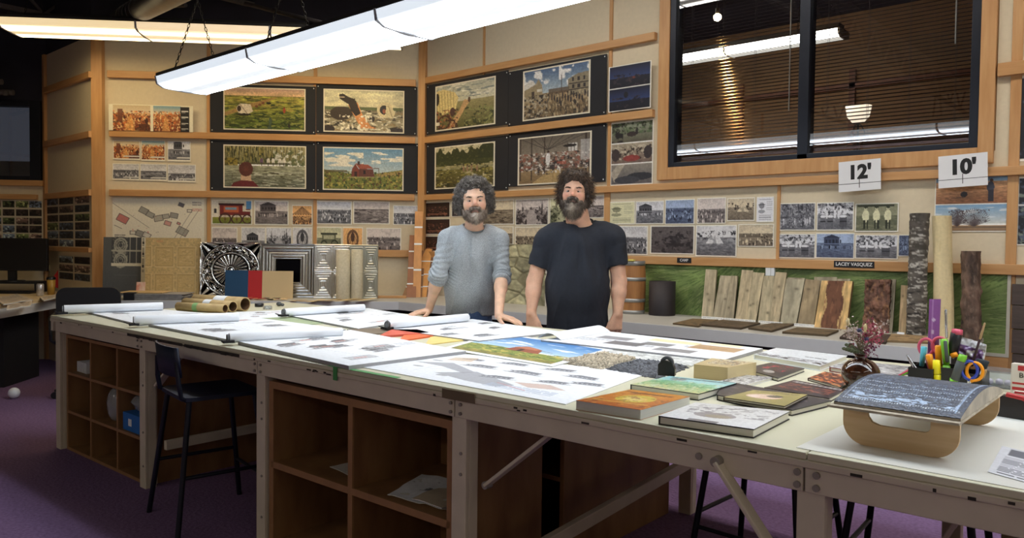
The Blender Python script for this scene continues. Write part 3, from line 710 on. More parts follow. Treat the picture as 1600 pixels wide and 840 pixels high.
def painting(n):
    w, h = (180, 96) if n < 5 else (120, 96); c = Canvas(w, h); sd = 100 * n
    if n == 1:
        c.grad(0, 0, 1, .2, (196, 160, 150), (224, 190, 140)); c.noise(.12, 20, sd, (0, 0, 1, .2), (.4, 2)); c.grad(0, .2, 1, 1, (150, 146, 62), (66, 84, 34))
        c.noise(.45, 5, sd + 1, (0, .2, 1, 1), (.6, 3)); c.blotch((0, .22, 1, .6), [(176, 160, 80), (60, 72, 36)], 6, sd, .22, (.5, 3)); c.blotch((0, .55, 1, 1), [(46, 62, 28), (140, 146, 72)], 5, sd + 3, .3, (.6, 2))
        c.poly([(0, .6), (.35, .36), (.62, .22), (.66, .22), (.45, .4), (.05, .66), (0, .68)], (172, 132, 84), .8); c.rect(0, .19, 1, .205, (70, 74, 40), .8)
        c.ell(.25, .5, .09, .12, (226, 216, 196)); c.poly([(.17, .5), (.2, .38), (.33, .4), (.36, .56), (.28, .64), (.18, .6)], (222, 210, 188)); c.line((.2, .4), (.29, .62), .02, (150, 130, 110)); c.ell(.19, .5, .025, .07, (60, 44, 36)); c.ell(.25, .64, .09, .03, (40, 36, 26))
        for u in (.4, .44, .48): c.ell(u, .44 - (u - .4), .02, .03, (120, 76, 52))
        c.ell(.55, .36, .03, .03, (30, 30, 24)); c.ell(.74, .52, .015, .07, (170, 70, 50)); c.ell(.74, .46, .01, .02, (120, 60, 40)); c.ell(.57, .78, .02, .09, (74, 92, 70)); c.poly([(.53, .98), (.56, .82), (.6, .98)], (70, 88, 66)); c.ell(.8, .88, .015, .05, (40, 40, 40))
    elif n == 2:
        c.grad(0, 0, 1, .5, (196, 194, 166), (222, 214, 178)); c.noise(.16, 18, sd, (0, 0, 1, .5), (.6, 2)); c.rect(0, .4, 1, .5, (84, 96, 64), .9)
        c.grad(0, .48, 1, 1, (128, 122, 100), (176, 168, 140)); c.blotch((0, .48, 1, 1), [(228, 222, 200), (58, 54, 48), (150, 130, 96)], 7, sd, .3, (.5, 1.6))
        c.ell(.22, .56, .14, .16, (60, 50, 44)); c.poly([(.3, .36), (.42, .3), (.47, .55), (.58, .84), (.66, .9), (.46, .9), (.38, .62)], (216, 150, 96)); c.poly([(.3, .3), (.36, .24), (.4, .26), (.46, .56), (.4, .62), (.34, .5)], (48, 40, 38))
        c.poly([(.19, .12), (.24, .1), (.31, .18), (.38, .22), (.36, .36), (.3, .34), (.24, .27), (.2, .22)], (44, 36, 36)); c.rect(.2, .17, .26, .19, (200, 180, 160)); c.poly([(.36, .24), (.385, .2), (.39, .28)], (40, 34, 32))
        c.ell(.76, .46, .1, .18, (220, 208, 170)); c.ell(.75, .46, .055, .11, (52, 50, 56)); c.poly([(.78, .3), (.89, .5), (.86, .66), (.76, .64)], (214, 204, 168)); c.line((.8, .36), (.85, .62), .014, (150, 130, 96)); c.ell(.75, .49, .02, .05, (150, 90, 70))
        c.ell(.6, .68, .035, .07, (56, 50, 50)); c.ell(.06, .93, .08, .09, (54, 46, 46)); c.ell(.92, .95, .09, .07, (60, 54, 56)); c.blotch((.2, .6, .6, 1), [(236, 230, 210)], 5, sd + 8, .35)
    elif n == 3:
        c.grad(0, 0, 1, .45, (176, 166, 120), (110, 110, 70)); c.blotch((0, 0, .65, .4), [(60, 64, 34), (150, 140, 78)], 5, sd, .4, (2, .6))
        for u in np.linspace(.02, .95, 22): c.line((u, 0), (u + .03 * math.sin(u * 30), .34), .016, (48, 44, 30), .85)
        c.blotch((.6, .1, 1, .48), [(206, 206, 190), (96, 104, 66)], 6, sd + 1, .45); c.ell(.08, .42, .1, .12, (146, 128, 52), .85); c.blotch((0, .3, .2, .5), [(70, 66, 30)], 4, sd, .5)
        c.grad(0, .48, 1, 1, (164, 164, 136), (92, 96, 80)); c.noise(.3, 4, sd + 2, (0, .48, 1, 1), (.35, 4)); c.blotch((.1, .6, 1, .95), [(74, 70, 44), (196, 196, 176)], 6, sd + 5, .25, (.3, 3))
        for u in (.46, .54, .6, .68, .73): c.ell(u, .36, .02, .06, (226, 220, 206) if u > .5 else (110, 84, 110)); c.line((u, .4), (u, .47), .015, (40, 36, 30))
        c.rect(.3, .41, .8, .44, (54, 50, 36), .5); c.poly([(.21, .7), (.33, .7), (.34, .9), (.21, .9)], (206, 172, 140)); c.ell(.27, .56, .085, .17, (92, 50, 40)); c.blotch((.18, .38, .36, .73), [(130, 78, 56)], 3, sd + 4, .0); c.poly([(.08, 1), (.12, .88), (.22, .82), (.36, .84), (.42, .95), (.43, 1)], (104, 36, 38)); c.ell(.27, .56, .05, .1, (120, 70, 54), .5, .8)
    elif n == 4:
        c.grad(0, 0, 1, .62, (104, 150, 186), (196, 208, 206)); c.blotch((.02, .12, .5, .45), [(232, 228, 212)], 14, sd, .5, (.5, 1.6)); c.blotch((.6, .1, 1, .42), [(236, 232, 218)], 12, sd + 2, .35, (.4, 1.6)); c.poly([(0, .52), (.3, .6), (.6, .62), (1, .5), (1, 1), (0, 1)], (120, 126, 56))
        c.poly([(.66, .62), (1, .52), (1, .62), (.7, .68)], (172, 146, 88)); c.blotch((0, .56, 1, 1), [(56, 76, 34), (176, 160, 78), (90, 62, 34)], 4, sd + 3, .3); c.rect(0, .53, .3, .58, (84, 72, 44), .7)
        c.poly([(.35, .68), (.36, .5), (.4, .38), (.44, .5), (.45, .68)], (126, 64, 50)); c.poly([(.44, .5), (.62, .5), (.64, .68), (.45, .68)], (104, 60, 50)); c.poly([(.4, .37), (.56, .4), (.63, .49), (.45, .5)], (156, 84, 66))
        c.rect(.5, .53, .53, .62, (40, 30, 30)); c.rect(.39, .56, .42, .68, (60, 36, 30)); c.line((.63, .48), (.69, .48), .018, (90, 60, 50)); c.line((.69, .48), (.69, .68), .012, (110, 90, 70)); c.rect(.43, .32, .455, .4, (70, 50, 46)); c.line((.445, .3), (.5, .2), .02, (150, 150, 150), .6); c.line((.3, .7), (.72, .68), .02, (200, 180, 150), .6)
    elif n == 5:
        c.grad(0, 0, 1, .42, (176, 178, 162), (206, 204, 180)); c.blotch((0, 0, 1, .35), [(128, 138, 136), (222, 220, 204)], 12, sd, .3, (.4, 1.6)); c.grad(0, .4, 1, 1, (150, 142, 98), (84, 84, 46)); c.blotch((.5, .55, 1, 1), [(48, 56, 30), (132, 136, 84)], 5, sd, .4)
        c.poly([(.5, .38), (.6, .42), (.5, .6), (.32, 1), (.18, 1), (.42, .6)], (196, 158, 112)); c.poly([(.02, .12), (.15, .1), (.34, .2), (.4, .32), (.36, .56), (.12, .66), (.04, .55)], (218, 200, 140))
        for k in range(6): c.line((.06 + k * .05, .14), (.08 + k * .05, .6), .012, (160, 140, 88))
        c.ell(.04, .3, .03, .14, (40, 32, 34)); c.blotch((0, .55, .4, 1), [(60, 34, 28), (160, 100, 66)], 4, sd + 2, .4); c.ring(.16, .82, .1, .14, .12, (70, 38, 28)); c.ell(.58, .4, .02, .06, (80, 56, 50)); c.ell(.3, .62, .04, .1, (70, 40, 44))
        c.rect(.02, .8, .08, .88, (226, 220, 200))
    elif n == 6:
        c.grad(0, 0, 1, .5, (70, 96, 132), (176, 192, 200)); c.blotch((0, .05, .5, .4), [(224, 224, 222)], 14, sd, .5); c.blotch((.55, .0, 1, .4), [(230, 230, 228)], 12, sd + 2, .6); c.grad(0, .5, 1, 1, (150, 130, 100), (110, 94, 72)); c.noise(.3, 4, sd, (0, .5, 1, 1), (1.5, .6))
        c.poly([(0, .36), (.16, .24), (.2, .3), (.24, .2), (.3, .34), (.32, .66), (0, .66)], (150, 136, 108)); c.poly([(0, .3), (.16, .22), (.2, .3), (.02, .4)], (206, 204, 196)); c.rect(.14, .44, .18, .6, (60, 50, 50)); c.rect(.22, .4, .3, .46, (208, 204, 190))
        c.poly([(.68, .3), (.82, .22), (.98, .2), (1, .64), (.7, .6)], (138, 128, 106)); c.rect(.7, .38, 1, .41, (60, 54, 52)); c.rect(.7, .5, 1, .52, (60, 54, 52))
        for u in (.74, .82, .9): c.rect(u, .42, u + .04, .49, (50, 46, 50)); c.rect(u, .28, u + .03, .35, (54, 50, 52))
        c.line((.59, .2), (.59, .5), .014, (60, 50, 44)); c.rect(.4, .44, .7, .54, (90, 74, 60), .8); c.blotch((0, .52, .4, 1), [(48, 44, 46), (170, 160, 140)], 4, sd + 3, .45); c.blotch((.4, .52, 1, 1), [(56, 50, 48), (176, 160, 130)], 4, sd + 4, .28, (2, .7))
        for k in range(14): u = .45 + .04 * k; c.ell(u % 1, .6 + .03 * (k % 4), .012, .06, (50, 44, 50))
    elif n == 7:
        c.grad(0, 0, 1, .45, (206, 196, 164), (188, 184, 140)); c.noise(.06, 20, sd, (0, 0, 1, .4)); 
        for k in range(16): u = k / 15 * .72; c.ell(u, .3 + .05 * math.sin(k * 2.3), .05, .17 + .05 * math.sin(k), (52, 58, 32))
        c.ell(.88, .25, .15, .26, (44, 52, 30)); c.rect(0, .34, 1, .48, (60, 66, 36)); c.grad(0, .47, 1, .56, (170, 160, 120), (130, 130, 96)); c.grad(0, .56, 1, 1, (112, 106, 54), (70, 62, 34))
        c.blotch((0, .44, 1, 1), [(150, 140, 76), (46, 48, 26), (190, 180, 140)], 5, sd, .28, (.7, 1.4)); c.blotch((0, .02, 1, .5), [(86, 90, 50)], 4, sd + 2, .12)
        for u in (.5, .56, .63, .72): c.ell(u, .56, .015, .08, (150, 120, 96)); c.ell(u, .48, .01, .02, (60, 40, 36))
    else:
        c.grad(0, 0, 1, .35, (96, 88, 80), (130, 122, 110)); c.grad(0, .35, 1, .7, (150, 134, 120), (96, 80, 70)); c.grad(0, .7, 1, 1, (150, 128, 96), (120, 98, 70))
        for k in range(7): c.line((.42, .3), (k / 6, 0), .012, (60, 54, 52))
        for u in (.04, .2, .38, .93, .98): c.line((u, 0), (u, .9), .02 if u < .9 else .035, (52, 40, 38))
        c.blotch((0, .35, 1, .72), [(210, 206, 200), (48, 40, 42), (140, 90, 76)], 4, sd, .35); c.rect(.7, .2, .82, .36, (206, 204, 200)); c.rect(.86, .15, 1, .55, (190, 190, 190), .7)
        for k in range(4): c.line((.7 + .04 * k, .2), (.7 + .04 * k, .36), .008, (60, 56, 56))
        c.ell(.43, .48, .03, .14, (226, 224, 224)); c.ell(.43, .34, .016, .03, (60, 40, 36)); c.poly([(.2, .98), (.5, .68), (.8, .9), (.9, 1), (.1, 1)], (176, 150, 104)); c.line((.5, .7), (.5, 1), .01, (110, 90, 60)); c.ell(.72, .25, .09, .03, (30, 26, 28)); c.rect(.55, .55, .68, .62, (196, 80, 60), .5)
        c.blotch((.25, .6, .6, .8), [(216, 212, 206), (60, 52, 54)], 4, sd + 2, .4)
    c.noise(.1, 2, sd + 50); c.border(.022, (232, 226, 206)); return c
PT = [(W2, 350, 136, 202.5, 478, 'painting of a covered wagon crossing green prairie under pink sky'), (W2, 506, 139, 206, 632, 'painting of a rearing dark horse and a wagon in a rough river'),
      (W2, 350, 226, 293, 479, 'painting of a red-haired head from behind before a forest river'), (W2, 505, 229.5, 296.5, 631, 'painting of a small reddish cabin on grassland under blue sky'),
      (WR, 683, 136, 206, 777, 'painting of a cream wagon cover beside a dirt trail'), (WR, 820, 112.5, 190, 925, 'painting of a busy muddy town street under white clouds'),
      (WR, 682, 231, 296, 776, 'painting of dark trees along a riverbank, above the man in grey'), (WR, 812, 216.5, 290, 927, 'painting of a cluttered workshop interior, above the man in black')]
for i, (pl, a, b_, c_, d_, lb) in enumerate(PT):
    sheet('painting_print', pl, a, b_, c_, d_, painting(i + 1), lb, 'painting', 'painted scenes on black boards', d=.0225)

# middle wall, left column
def stripes_text(c, u0, v0, u1, v1, n, col, seed=0):
    r = np.random.RandomState(seed); h = (v1 - v0) / n
    for i in range(n):
        u = u0
        while u < u1 - .01:
            l = r.uniform(.02, .07) * (u1 - u0) * 4; c.rect(u, v0 + i * h, min(u + l, u1), v0 + i * h + h * .5, col, .85); u += l + .02 * (u1 - u0)
def townscape(seed, night=False):
    c = Canvas(72, 52); c.grad(0, 0, 1, .3, (120, 160, 176) if night else (206, 186, 150), (224, 206, 176)); c.grad(0, .3, 1, 1, (190, 120, 72), (120, 56, 34))
    c.blotch((0, .2, 1, 1), [(240, 206, 150), (74, 34, 28), (214, 120, 60)], 3, seed, .35); c.poly([(.42, .4), (.5, .4), (.6, 1), (.3, 1)], (244, 186, 110), .6)
    if not night: c.rect(.12, .15, .26, .65, (104, 58, 44), .8); c.ell(.9, .6, .05, .12, (70, 40, 34)); c.poly([(.6, .9), (.8, .7), (1, .75), (1, 1), (.6, 1)], (70, 40, 30), .7)
    return c
c = Canvas(150, 50, (236, 230, 208)); c.inset(townscape(3), .055, .05, .49, 1); c.inset(townscape(5, True), .53, .05, .85, 1); c.rect(.85, .05, .955, 1, (34, 34, 38))
for v in (.2, .42, .66, .86): c.rect(.865, v, .94, v + .03, (226, 226, 220)); c.rect(.865, v + .05, .91, v + .07, (226, 226, 220), .7)
sheet('picture_strip', W2, 173, 163.5, 204.5, 304, c, 'wide sheet with two warm crowd pictures and a black caption strip', 'picture', d=.05)
for (q, cv, lb) in [((177, 219, 249, 219), townscape(3), 'print of a red-brown crowded market, first in the row under the wide picture sheet'), ((221, 219, 251, 258), townscape(5, True), 'orange crowd print with dark sky, second in the row under the wide picture sheet'),
               ((262, 220, 252, 298), photo(21, 'building', tone='cool'), 'monochrome print of a low hall, third in the row under the wide picture sheet'),
               ((176, 255, 281, 218), photo(22, 'crowd', tone='bw'), 'monochrome print packed with people, left of the lowest row above the site map'), ((219, 255.5, 282, 261), photo(23, 'field', tone='bw'), 'monochrome print of a dark herd line, middle of the lowest row above the site map'),
               ((262, 256.5, 284, 306), photo(24, 'crowd', tone='bw'), 'monochrome print of people and dark trees, right of the lowest row above the site map')]:
    cv.border(.03); cv.a[-4:] = (.93, .91, .85); sheet('photo_print', W2, *q, cv, lb, 'photo', 'six prints above the site map', d=.005, curl=.012)
c = Canvas(220, 130, (232, 226, 208))
r = np.random.RandomState(4)
def house(c, u, v, s_, a, col, hatch=True):
    pts = []
    for dx, dy in ((-1, -.7), (1, -.7), (1, .7), (-1, .7)):
        x = dx * s_ * math.cos(a) - dy * s_ * math.sin(a); y = dx * s_ * math.sin(a) + dy * s_ * math.cos(a); pts.append((u + x * .6, v + y))
    c.poly(pts, col, .9)
    for i in range(4): c.line(pts[i], pts[(i + 1) % 4], .012, (90, 86, 84))
for (u, v, s_, a, col) in [(.11, .42, .1, .5, (196, 116, 112)), (.34, .25, .08, .5, (150, 148, 142)), (.41, .33, .07, .5, (160, 158, 150)), (.5, .4, .08, -.2, (176, 172, 160)), (.58, .36, .06, -.2, (170, 166, 156)), (.67, .34, .07, .2, (150, 148, 142)),
                         (.6, .5, .06, .3, (206, 150, 142)), (.72, .5, .03, .4, (190, 130, 126)), (.75, .12, .05, .4, (80, 80, 92)), (.3, .72, .08, .4, (150, 148, 142)), (.37, .75, .07, .5, (214, 208, 196)), (.76, .66, .1, .5, (160, 158, 150)), (.22, .7, .05, 0, (220, 214, 200)), (.84, .24, .04, 0, (220, 214, 200))]: house(c, u, v, s_, a, col)
c.ell(.5, .93, .07, .09, (210, 150, 146)); c.line((0, .1), (.4, .6), .008, (120, 112, 104)); c.line((.02, .55), (.1, .62), .01, (90, 80, 80)); c.line((.95, .2), (.7, .9), .008, (120, 112, 104)); c.line((.88, .2), (.64, .9), .008, (120, 112, 104))
stripes_text(c, .87, .06, .98, .14, 3, (110, 106, 110), 1); stripes_text(c, .87, .2, .98, .26, 2, (196, 110, 104), 2); stripes_text(c, .02, .74, .14, .9, 4, (120, 116, 112), 3)
for i in range(26): c.rect(*(lambda u, v: (u, v, u + .014, v + .01))(r.uniform(.1, .8), r.uniform(.3, .9)), (200, 110, 104) if i % 3 else (110, 104, 100), .8)
sheet('site_map', W2, 176, 309, 386, 319, c, 'large cream site plan with grey and red building blocks on the middle wall', 'map', d=.006)
# coloured wagon photo
def redwagon():
    c = Canvas(80, 50); c.grad(0, 0, 1, .7, (206, 196, 176), (216, 206, 190)); c.rect(0, .05, .16, .75, (226, 220, 204)); c.rect(.06, .35, .12, .55, (50, 50, 56)); c.rect(.86, 0, 1, .35, (86, 140, 190)); c.grad(0, .7, 1, 1, (150, 150, 60), (96, 116, 44))
    c.rect(.2, .2, .76, .62, (120, 40, 36)); c.rect(.3, .26, .66, .5, (186, 96, 60)); c.rect(.34, .29, .62, .4, (120, 150, 170)); c.rect(.17, .14, .8, .22, (60, 24, 26)); c.rect(.7, .45, .96, .62, (110, 36, 34)); c.rect(.84, .35, .96, .4, (110, 30, 30))
    for u, q in ((.33, .22), (.62, .2), (.88, .18)):
        c.ring(u, .78, q * .62, q, .14, (70, 40, 34))
        for k in range(6): a = k * math.pi / 6; c.line((u - q * .6 * math.cos(a), .78 - q * math.sin(a)), (u + q * .6 * math.cos(a), .78 + q * math.sin(a)), .01, (90, 50, 40))
    c.noise(.06, 2, 5); return c.border(.03)
PH2 = [((331, 312, 350, 394), redwagon(), 'colour print of a red painted wagon beside a white house'), ((397.5, 313, 351, 451), photo(31, 'building', tone='purple'), 'sepia print of a barn with a white caption, right of the red wagon print'),
       ((456.5, 320, 351.5, 488), photo(32, 'canopy', tone='warm'), 'orange print of a striped carousel canopy'), ((494.5, 313.5, 350, 550), photo(33, 'crowd', tone='cool'), 'pale grey print of riders lined up, right of the carousel canopy print'),
       ((552, 314, 349.5, 609), photo(34, 'field', tone='purple'), 'brownish print of a packed hillside, top row of the middle wall'), ((614.5, 320.5, 351, 653), photo(35, 'crowd', tone='cool'), 'high contrast print of figures in white, last in the row beside the corner post'),
       ((331, 354.5, 392, 371), photo(36, 'crowd', tone='purple'), 'brown print of a crowd, first in the second row above the tin tiles'), ((377, 354.5, 392, 415), photo(37, 'building', tone='bw'), 'monochrome page with a captioned building, second row above the tin tiles'),
       ((415.5, 354.5, 392, 456), photo(38, 'street', tone='cool'), 'dark print of a fairground wheel, second row above the tin tiles'), ((457, 354.5, 392, 488), photo(39, 'head', tone='bw'), 'line picture of a swing ride, second row beside the wooden batten'),
       ((494.5, 354, 392, 534), photo(40, 'wagon', tone='green'), 'greenish print of an old wagon, second row right of the batten'), ((535.5, 354.5, 392, 567), photo(41, 'head', tone='warm'), 'round warm vignette print, second row between the green wagon and grey riders'),
       ((572.5, 355.5, 392, 627), photo(42, 'crowd', tone='purple'), 'grey print of a row of standing riders above the rail, right of the round vignette')]
for q, cv, lb in PH2: sheet('photo_print', W2, *q, cv, lb, 'photo', 'reference prints on the middle wall', d=.005)
# right wall
PHR = [((664, 316.5, 340, 704), 'night', 'red', 'dark red print of a lit stage at night, topmost beside the corner post'), ((664, 342, 366, 704), 'night', 'red', 'dark red print of figures in a doorway, second down beside the corner post'), ((664, 368.5, 392, 697), 'night', 'red', 'dark reddish print third down beside the corner post'),
       ((706, 315, 338.5, 750), 'night', 'purple', 'dark print mostly hidden by the curly grey hair of the man in grey'), ((751, 313, 351, 804), 'field', 'sepia', 'sepia print of a bare shoreline, right of the curly-haired man'),
       ((806, 311.5, 352, 858), 'street', 'purple', 'print of a long straight avenue between crowds, between the two men'), ((859.5, 309.5, 350, 905), 'street', 'green', 'yellow-green tinted town print left of the bearded man in black'), ((907, 306.5, 341, 945), 'field', 'purple', 'pinkish print of a harbour, right of the head of the man in black'),
       ((751, 354, 381, 803), 'field', 'sepia', 'sepia print of a shore with dark rocks, above the stone panel'), ((805.5, 354, 392, 850), 'crowd', 'sepia', 'sepia print of low houses above the stone panel, beside the man in black'),
       ((952, 315.5, 350.5, 993), 'doc', 'green', 'pale green illustrated document page on the right wall'), ((994, 314.5, 350, 1038), 'building', 'cool', 'blue-grey print of a long low cabin on a plain'), ((1040, 312, 350.5, 1086), 'crowd', 'blue', 'blue toned print of tents and people'),
       ((1090, 309.5, 349.5, 1135), 'crowd', 'purple', 'faded print of a camp gathering on a bare plain'), ((1137, 309.5, 345, 1180), 'tent', 'sepia', 'sepia print of a sagging cloth shelter'), ((1183, 307.5, 347, 1210), 'doc', 'cool', 'narrow page with two small pictures, beside the batten'),
       ((956, 353, 397, 1013), 'crowd', 'bw', 'monochrome print of wagons beside the shoulder of the man in black'), ((1017, 352.5, 396, 1086), 'dark', 'purple', 'very dark print of a mound, directly above the CAMP plaque'), ((1088, 351.5, 400, 1152), 'tent', 'bw', 'dark print of a white tent in woods, right of the CAMP plaque'),
       ((1154, 350, 385, 1210), 'crowd', 'sepia', 'light sepia print of a group under trees, lower row beside the batten'),
       ((1219, 317.5, 360, 1275), 'trees', 'cool', 'print of people among thin trees, upper left above the LACEY plaque'), ((1277, 316.5, 360, 1335), 'barrels', 'cool', 'print of a figure inside a barrel store, upper middle of the block'), ((1337, 318, 362, 1405), 'seated', 'green', 'yellowish print of three seated men'),
       ((1217, 365, 402.5, 1275), 'barrels', 'cool', 'grey print of men with barrels, lower left of the block'), ((1275.5, 364, 403, 1336), 'building', 'blue', 'blue and yellow print of a large house, directly above the LACEY plaque'), ((1337, 366.5, 403.5, 1404), 'barrels', 'cool', 'grey print of a woman by tubs, lower right of the block'),
       ((1404.5, 366.5, 400, 1440), 'trees', 'blue', 'bluish print partly hidden by the birch log')]
for i, (q, k, t, lb) in enumerate(PHR): sheet('photo_print', WR, *q, photo(60 + i, k, 64, 46, t), lb, 'photo', 'reference prints on the right wall', d=.005)
def dusk(seed, col, two=True):
    c = Canvas(70, 90); hh = .5
    for k in range(2):
        v0 = k * hh; c.grad(0, v0, 1, v0 + .28, (14, 20, 44), tuple(int(x) for x in col)); c.grad(0, v0 + .28, 1, v0 + .5, (16, 20, 40), (10, 14, 30)); c.blotch((.1, v0 + .2, .9, v0 + .5), [(50, 40, 52), (12, 16, 34)], 5, seed + k, .3)
    c.ell(.6, .3, .05, .04, (150, 60, 44), .7, .6); c.line((.48, .28), (.52, .4), .01, (80, 60, 60)); c.ell(.42, .66, .05, .07, (10, 12, 26)); c.rect(0, .494, 1, .506, (216, 216, 212)); return c.border(.016)
sheet('dusk_prints', WR, 957, 107, 177, 1023, dusk(3, (40, 60, 110)), 'sheet with two dark blue dusk pictures beside the window', 'photo', d=.05)
def triple():
    c = Canvas(70, 110); 
    c.grad(0, 0, 1, .33, (150, 160, 140), (90, 86, 72)); c.blotch((0, 0, 1, .2), [(90, 110, 76), (60, 66, 50)], 4, 1, .5); c.blotch((0, .05, .3, .33), [(26, 24, 26)], 6, 2, .5); c.ell(.5, .2, .12, .04, (50, 40, 40)); c.ell(.62, .16, .03, .06, (40, 34, 36))
    c.grad(0, .34, 1, .66, (170, 160, 140), (110, 92, 84)); c.blotch((0, .38, 1, .6), [(54, 44, 40), (190, 180, 160)], 4, 3, .45); c.ell(.5, .58, .2, .05, (140, 60, 56)); c.ell(.12, .52, .1, .1, (60, 50, 50)); c.ell(.88, .5, .1, .1, (56, 48, 50))
    c.grad(0, .67, 1, 1, (140, 134, 124), (90, 88, 92)); c.poly([(0, .8), (.2, .67), (.35, .67), (.1, .95)], (170, 162, 148)); c.ell(.7, .87, .3, .06, (44, 46, 54)); c.ell(.4, .92, .3, .06, (60, 62, 70)); c.noise(.1, 3, 8)
    for v in (.333, .667): c.rect(0, v - .006, 1, v + .006, (226, 226, 220))
    return c.border(.014)
sheet('story_prints', WR, 955.5, 193, 290, 1022, triple(), 'sheet of three brown camp pictures below the dusk pictures, left of the window', 'photo', d=.006)
def plains():
    c = Canvas(110, 100); c.grad(0, 0, 1, .1, (100, 140, 180), (150, 180, 200)); c.grad(0, .1, 1, .49, (206, 160, 116), (150, 100, 70)); c.noise(.2, 3, 2, (0, .1, 1, .49), (.4, 2)); c.ell(.4, .32, .05, .05, (40, 36, 40)); c.poly([(.1, .4), (.4, .36), (.42, .38)], (90, 66, 56))
    c.ell(.75, .2, .05, .1, (70, 76, 92)); c.rect(.72, .25, .79, .46, (54, 52, 62)); c.ell(.76, .08, .025, .03, (90, 70, 60)); c.rect(0, .49, 1, .51, (230, 230, 226)); c.grad(0, .51, 1, .85, (120, 160, 196), (206, 210, 206)); c.blotch((0, .55, 1, .8), [(206, 214, 220)], 14, 3, .35, (.4, 2)); c.grad(0, .88, 1, 1, (200, 160, 110), (120, 100, 86))
    for cx, ww in ((.32, .12), (.55, .2)):
        for k in range(22):
            a = -math.pi / 2 + (k - 11) / 11 * 1.35; c.line((cx, .9), (cx + ww * 1.1 * math.cos(a), .9 + .32 * math.sin(a)), .011, (70, 58, 60), .8)
        c.blotch((cx - ww, .6, cx + ww, .84), [(80, 70, 74)], 2, int(cx * 100), .28)
    c.rect(0, .89, 1, .93, (90, 76, 70), .6); return c.border(.014)
sheet('plains_prints', WR, 1462, 278, 362, 1579, plains(), 'tall sheet, orange field above bare trees, behind the 10 foot sign', 'photo', d=.005)
c = Canvas(60, 90, (30, 32, 40)); c.blotch((0, 0, 1, 1), [(80, 90, 110), (16, 16, 22), (120, 130, 120)], 6, 8, .3); c.rect(0, .4, 1, .42, (210, 210, 206)); c.border(.015)
sheet('dark_prints', WR, 1591, 277, 383, 1680, c, 'dark picture sheet at the right edge of the photo beyond the batten', 'photo', d=.005)
c = Canvas(60, 60, (30, 32, 40)); c.blotch((0, 0, 1, 1), [(80, 90, 110), (50, 40, 40)], 6, 9, .3); c.border(.02)
sheet('dark_prints', WR, 1592, 120, 252, 1680, c, 'dark picture at the right edge, upper of the two beyond the batten', 'photo', d=.005)
# contact sheets left
def contact(nx, ny, seed, w, h):
    c = Canvas(w, h, (206, 196, 172)); r = np.random.RandomState(seed)
    for i in range(nx):
        for j in range(ny):
            u0, v0 = (i + .06) / nx, (j + .1) / ny; u1, v1 = (i + .96) / nx, (j + .92) / ny; base = r.choice([40, 56, 84, 120])
            tint = np.array([1, .8, .72]) if r.rand() > .4 else np.array([.8, .9, 1.05]) if r.rand() > .3 else np.array([.85, .95, .6])
            c.grad(u0, v0, u1, v1, tuple(base * 1.5 * tint), tuple(base * .6 * tint)); c.blotch((u0, v0, u1, v1), [tuple(base * .3 * tint), tuple(np.minimum(230, base * 2.2 * tint))], 3, seed + i * 9 + j, .3)
    return c
sheet('contact_sheet', W1, 70, 310, 385, 142, contact(3, 6, 3, 80, 84), 'sheet of six rows of small film frames beside the corner, above the short rail', 'contact sheet', d=.006)
sheet('contact_sheet', W1, 92, 398, 436, 142, contact(2, 3, 5, 50, 42), 'small sheet of film frames below the short rail, above the orange flowers', 'contact sheet', d=.006)
sheet('contact_sheet', W0, -60, 311, 389, 66, contact(6, 6, 4, 110, 84), 'wide sheet of small film frames behind the computer screen', 'contact sheet', d=.006)

# text
M_INK = mat('black ink', (14, 14, 18), .6)
PHOTO_TEXT = None
def text_mesh(txt, size, m, name='lettering', parent=None, M=None, ext=.0004, bold=0.0, sx=1.0):
    cu = bpy.data.curves.new('txt', 'FONT'); cu.body = txt; cu.size = size; cu.align_x = 'CENTER'; cu.align_y = 'CENTER'; cu.extrude = ext; cu.offset = bold; cu.resolution_u = 4
    to = bpy.data.objects.new('txt', cu); COL.objects.link(to); bpy.context.view_layer.update()
    me = bpy.data.meshes.new_from_object(to.evaluated_get(bpy.context.evaluated_depsgraph_get())); bpy.data.objects.remove(to); bpy.data.curves.remove(cu)
    me.transform(Matrix.Scale(sx, 4, (1, 0, 0)))
    if M is not None: me.transform(M)
    me.materials.clear(); me.materials.append(m); me.name = name
    return link(name, me, parent)
STAND = RX(rad(90))
def sign(px0, yt, yb, px1, txt, label, tilt):
    s0, zt = WR.at(px0, yt); _, zb = WR.at(px0, yb); s1, _ = WR.at(px1, yt); w, h = s1 - s0, zt - zb; d = .07
    k = (5.33 - d) / 5.33; c0 = WR.pt(s0 + w / 2, zt - h / 2); c0 = Vector((c0.x * k, 5.33 - d, EYE + (c0.z - EYE) * k)); w *= k; h *= k
    b = MB(); b.box(-w / 2, w / 2, -.0008, .0008, -h / 2, h / 2); o = b.build('paper_sign', mat('white sign paper', (226, 228, 232), .6, var=.01), None, c0, (rad(-3), tilt, 0)); tag(o, label, 'sign', 'foot mark signs')
    text_mesh(txt, h * .62, M_INK, 'lettering', o, T(0, -.0015, h * .1) @ STAND, bold=.006, sx=1.0)
    b = MB(); b.box(-w / 2, w / 2, -.0016, -.0012, -h * .26, -h * .245); b.box(-.002, .002, -.0016, -.0012, -h * .4, -h * .1); b.build('level_marks', M_INK, o)
sign(1311, 252, 299, 1377, "12\u2032".replace('\u2032', "'"), 'white paper sign reading 12 feet below the window', rad(-2.5)); sign(1467, 243, 293, 1544, "10'", 'white paper sign reading 10 feet, right of the 12 feet sign', rad(-2.5))
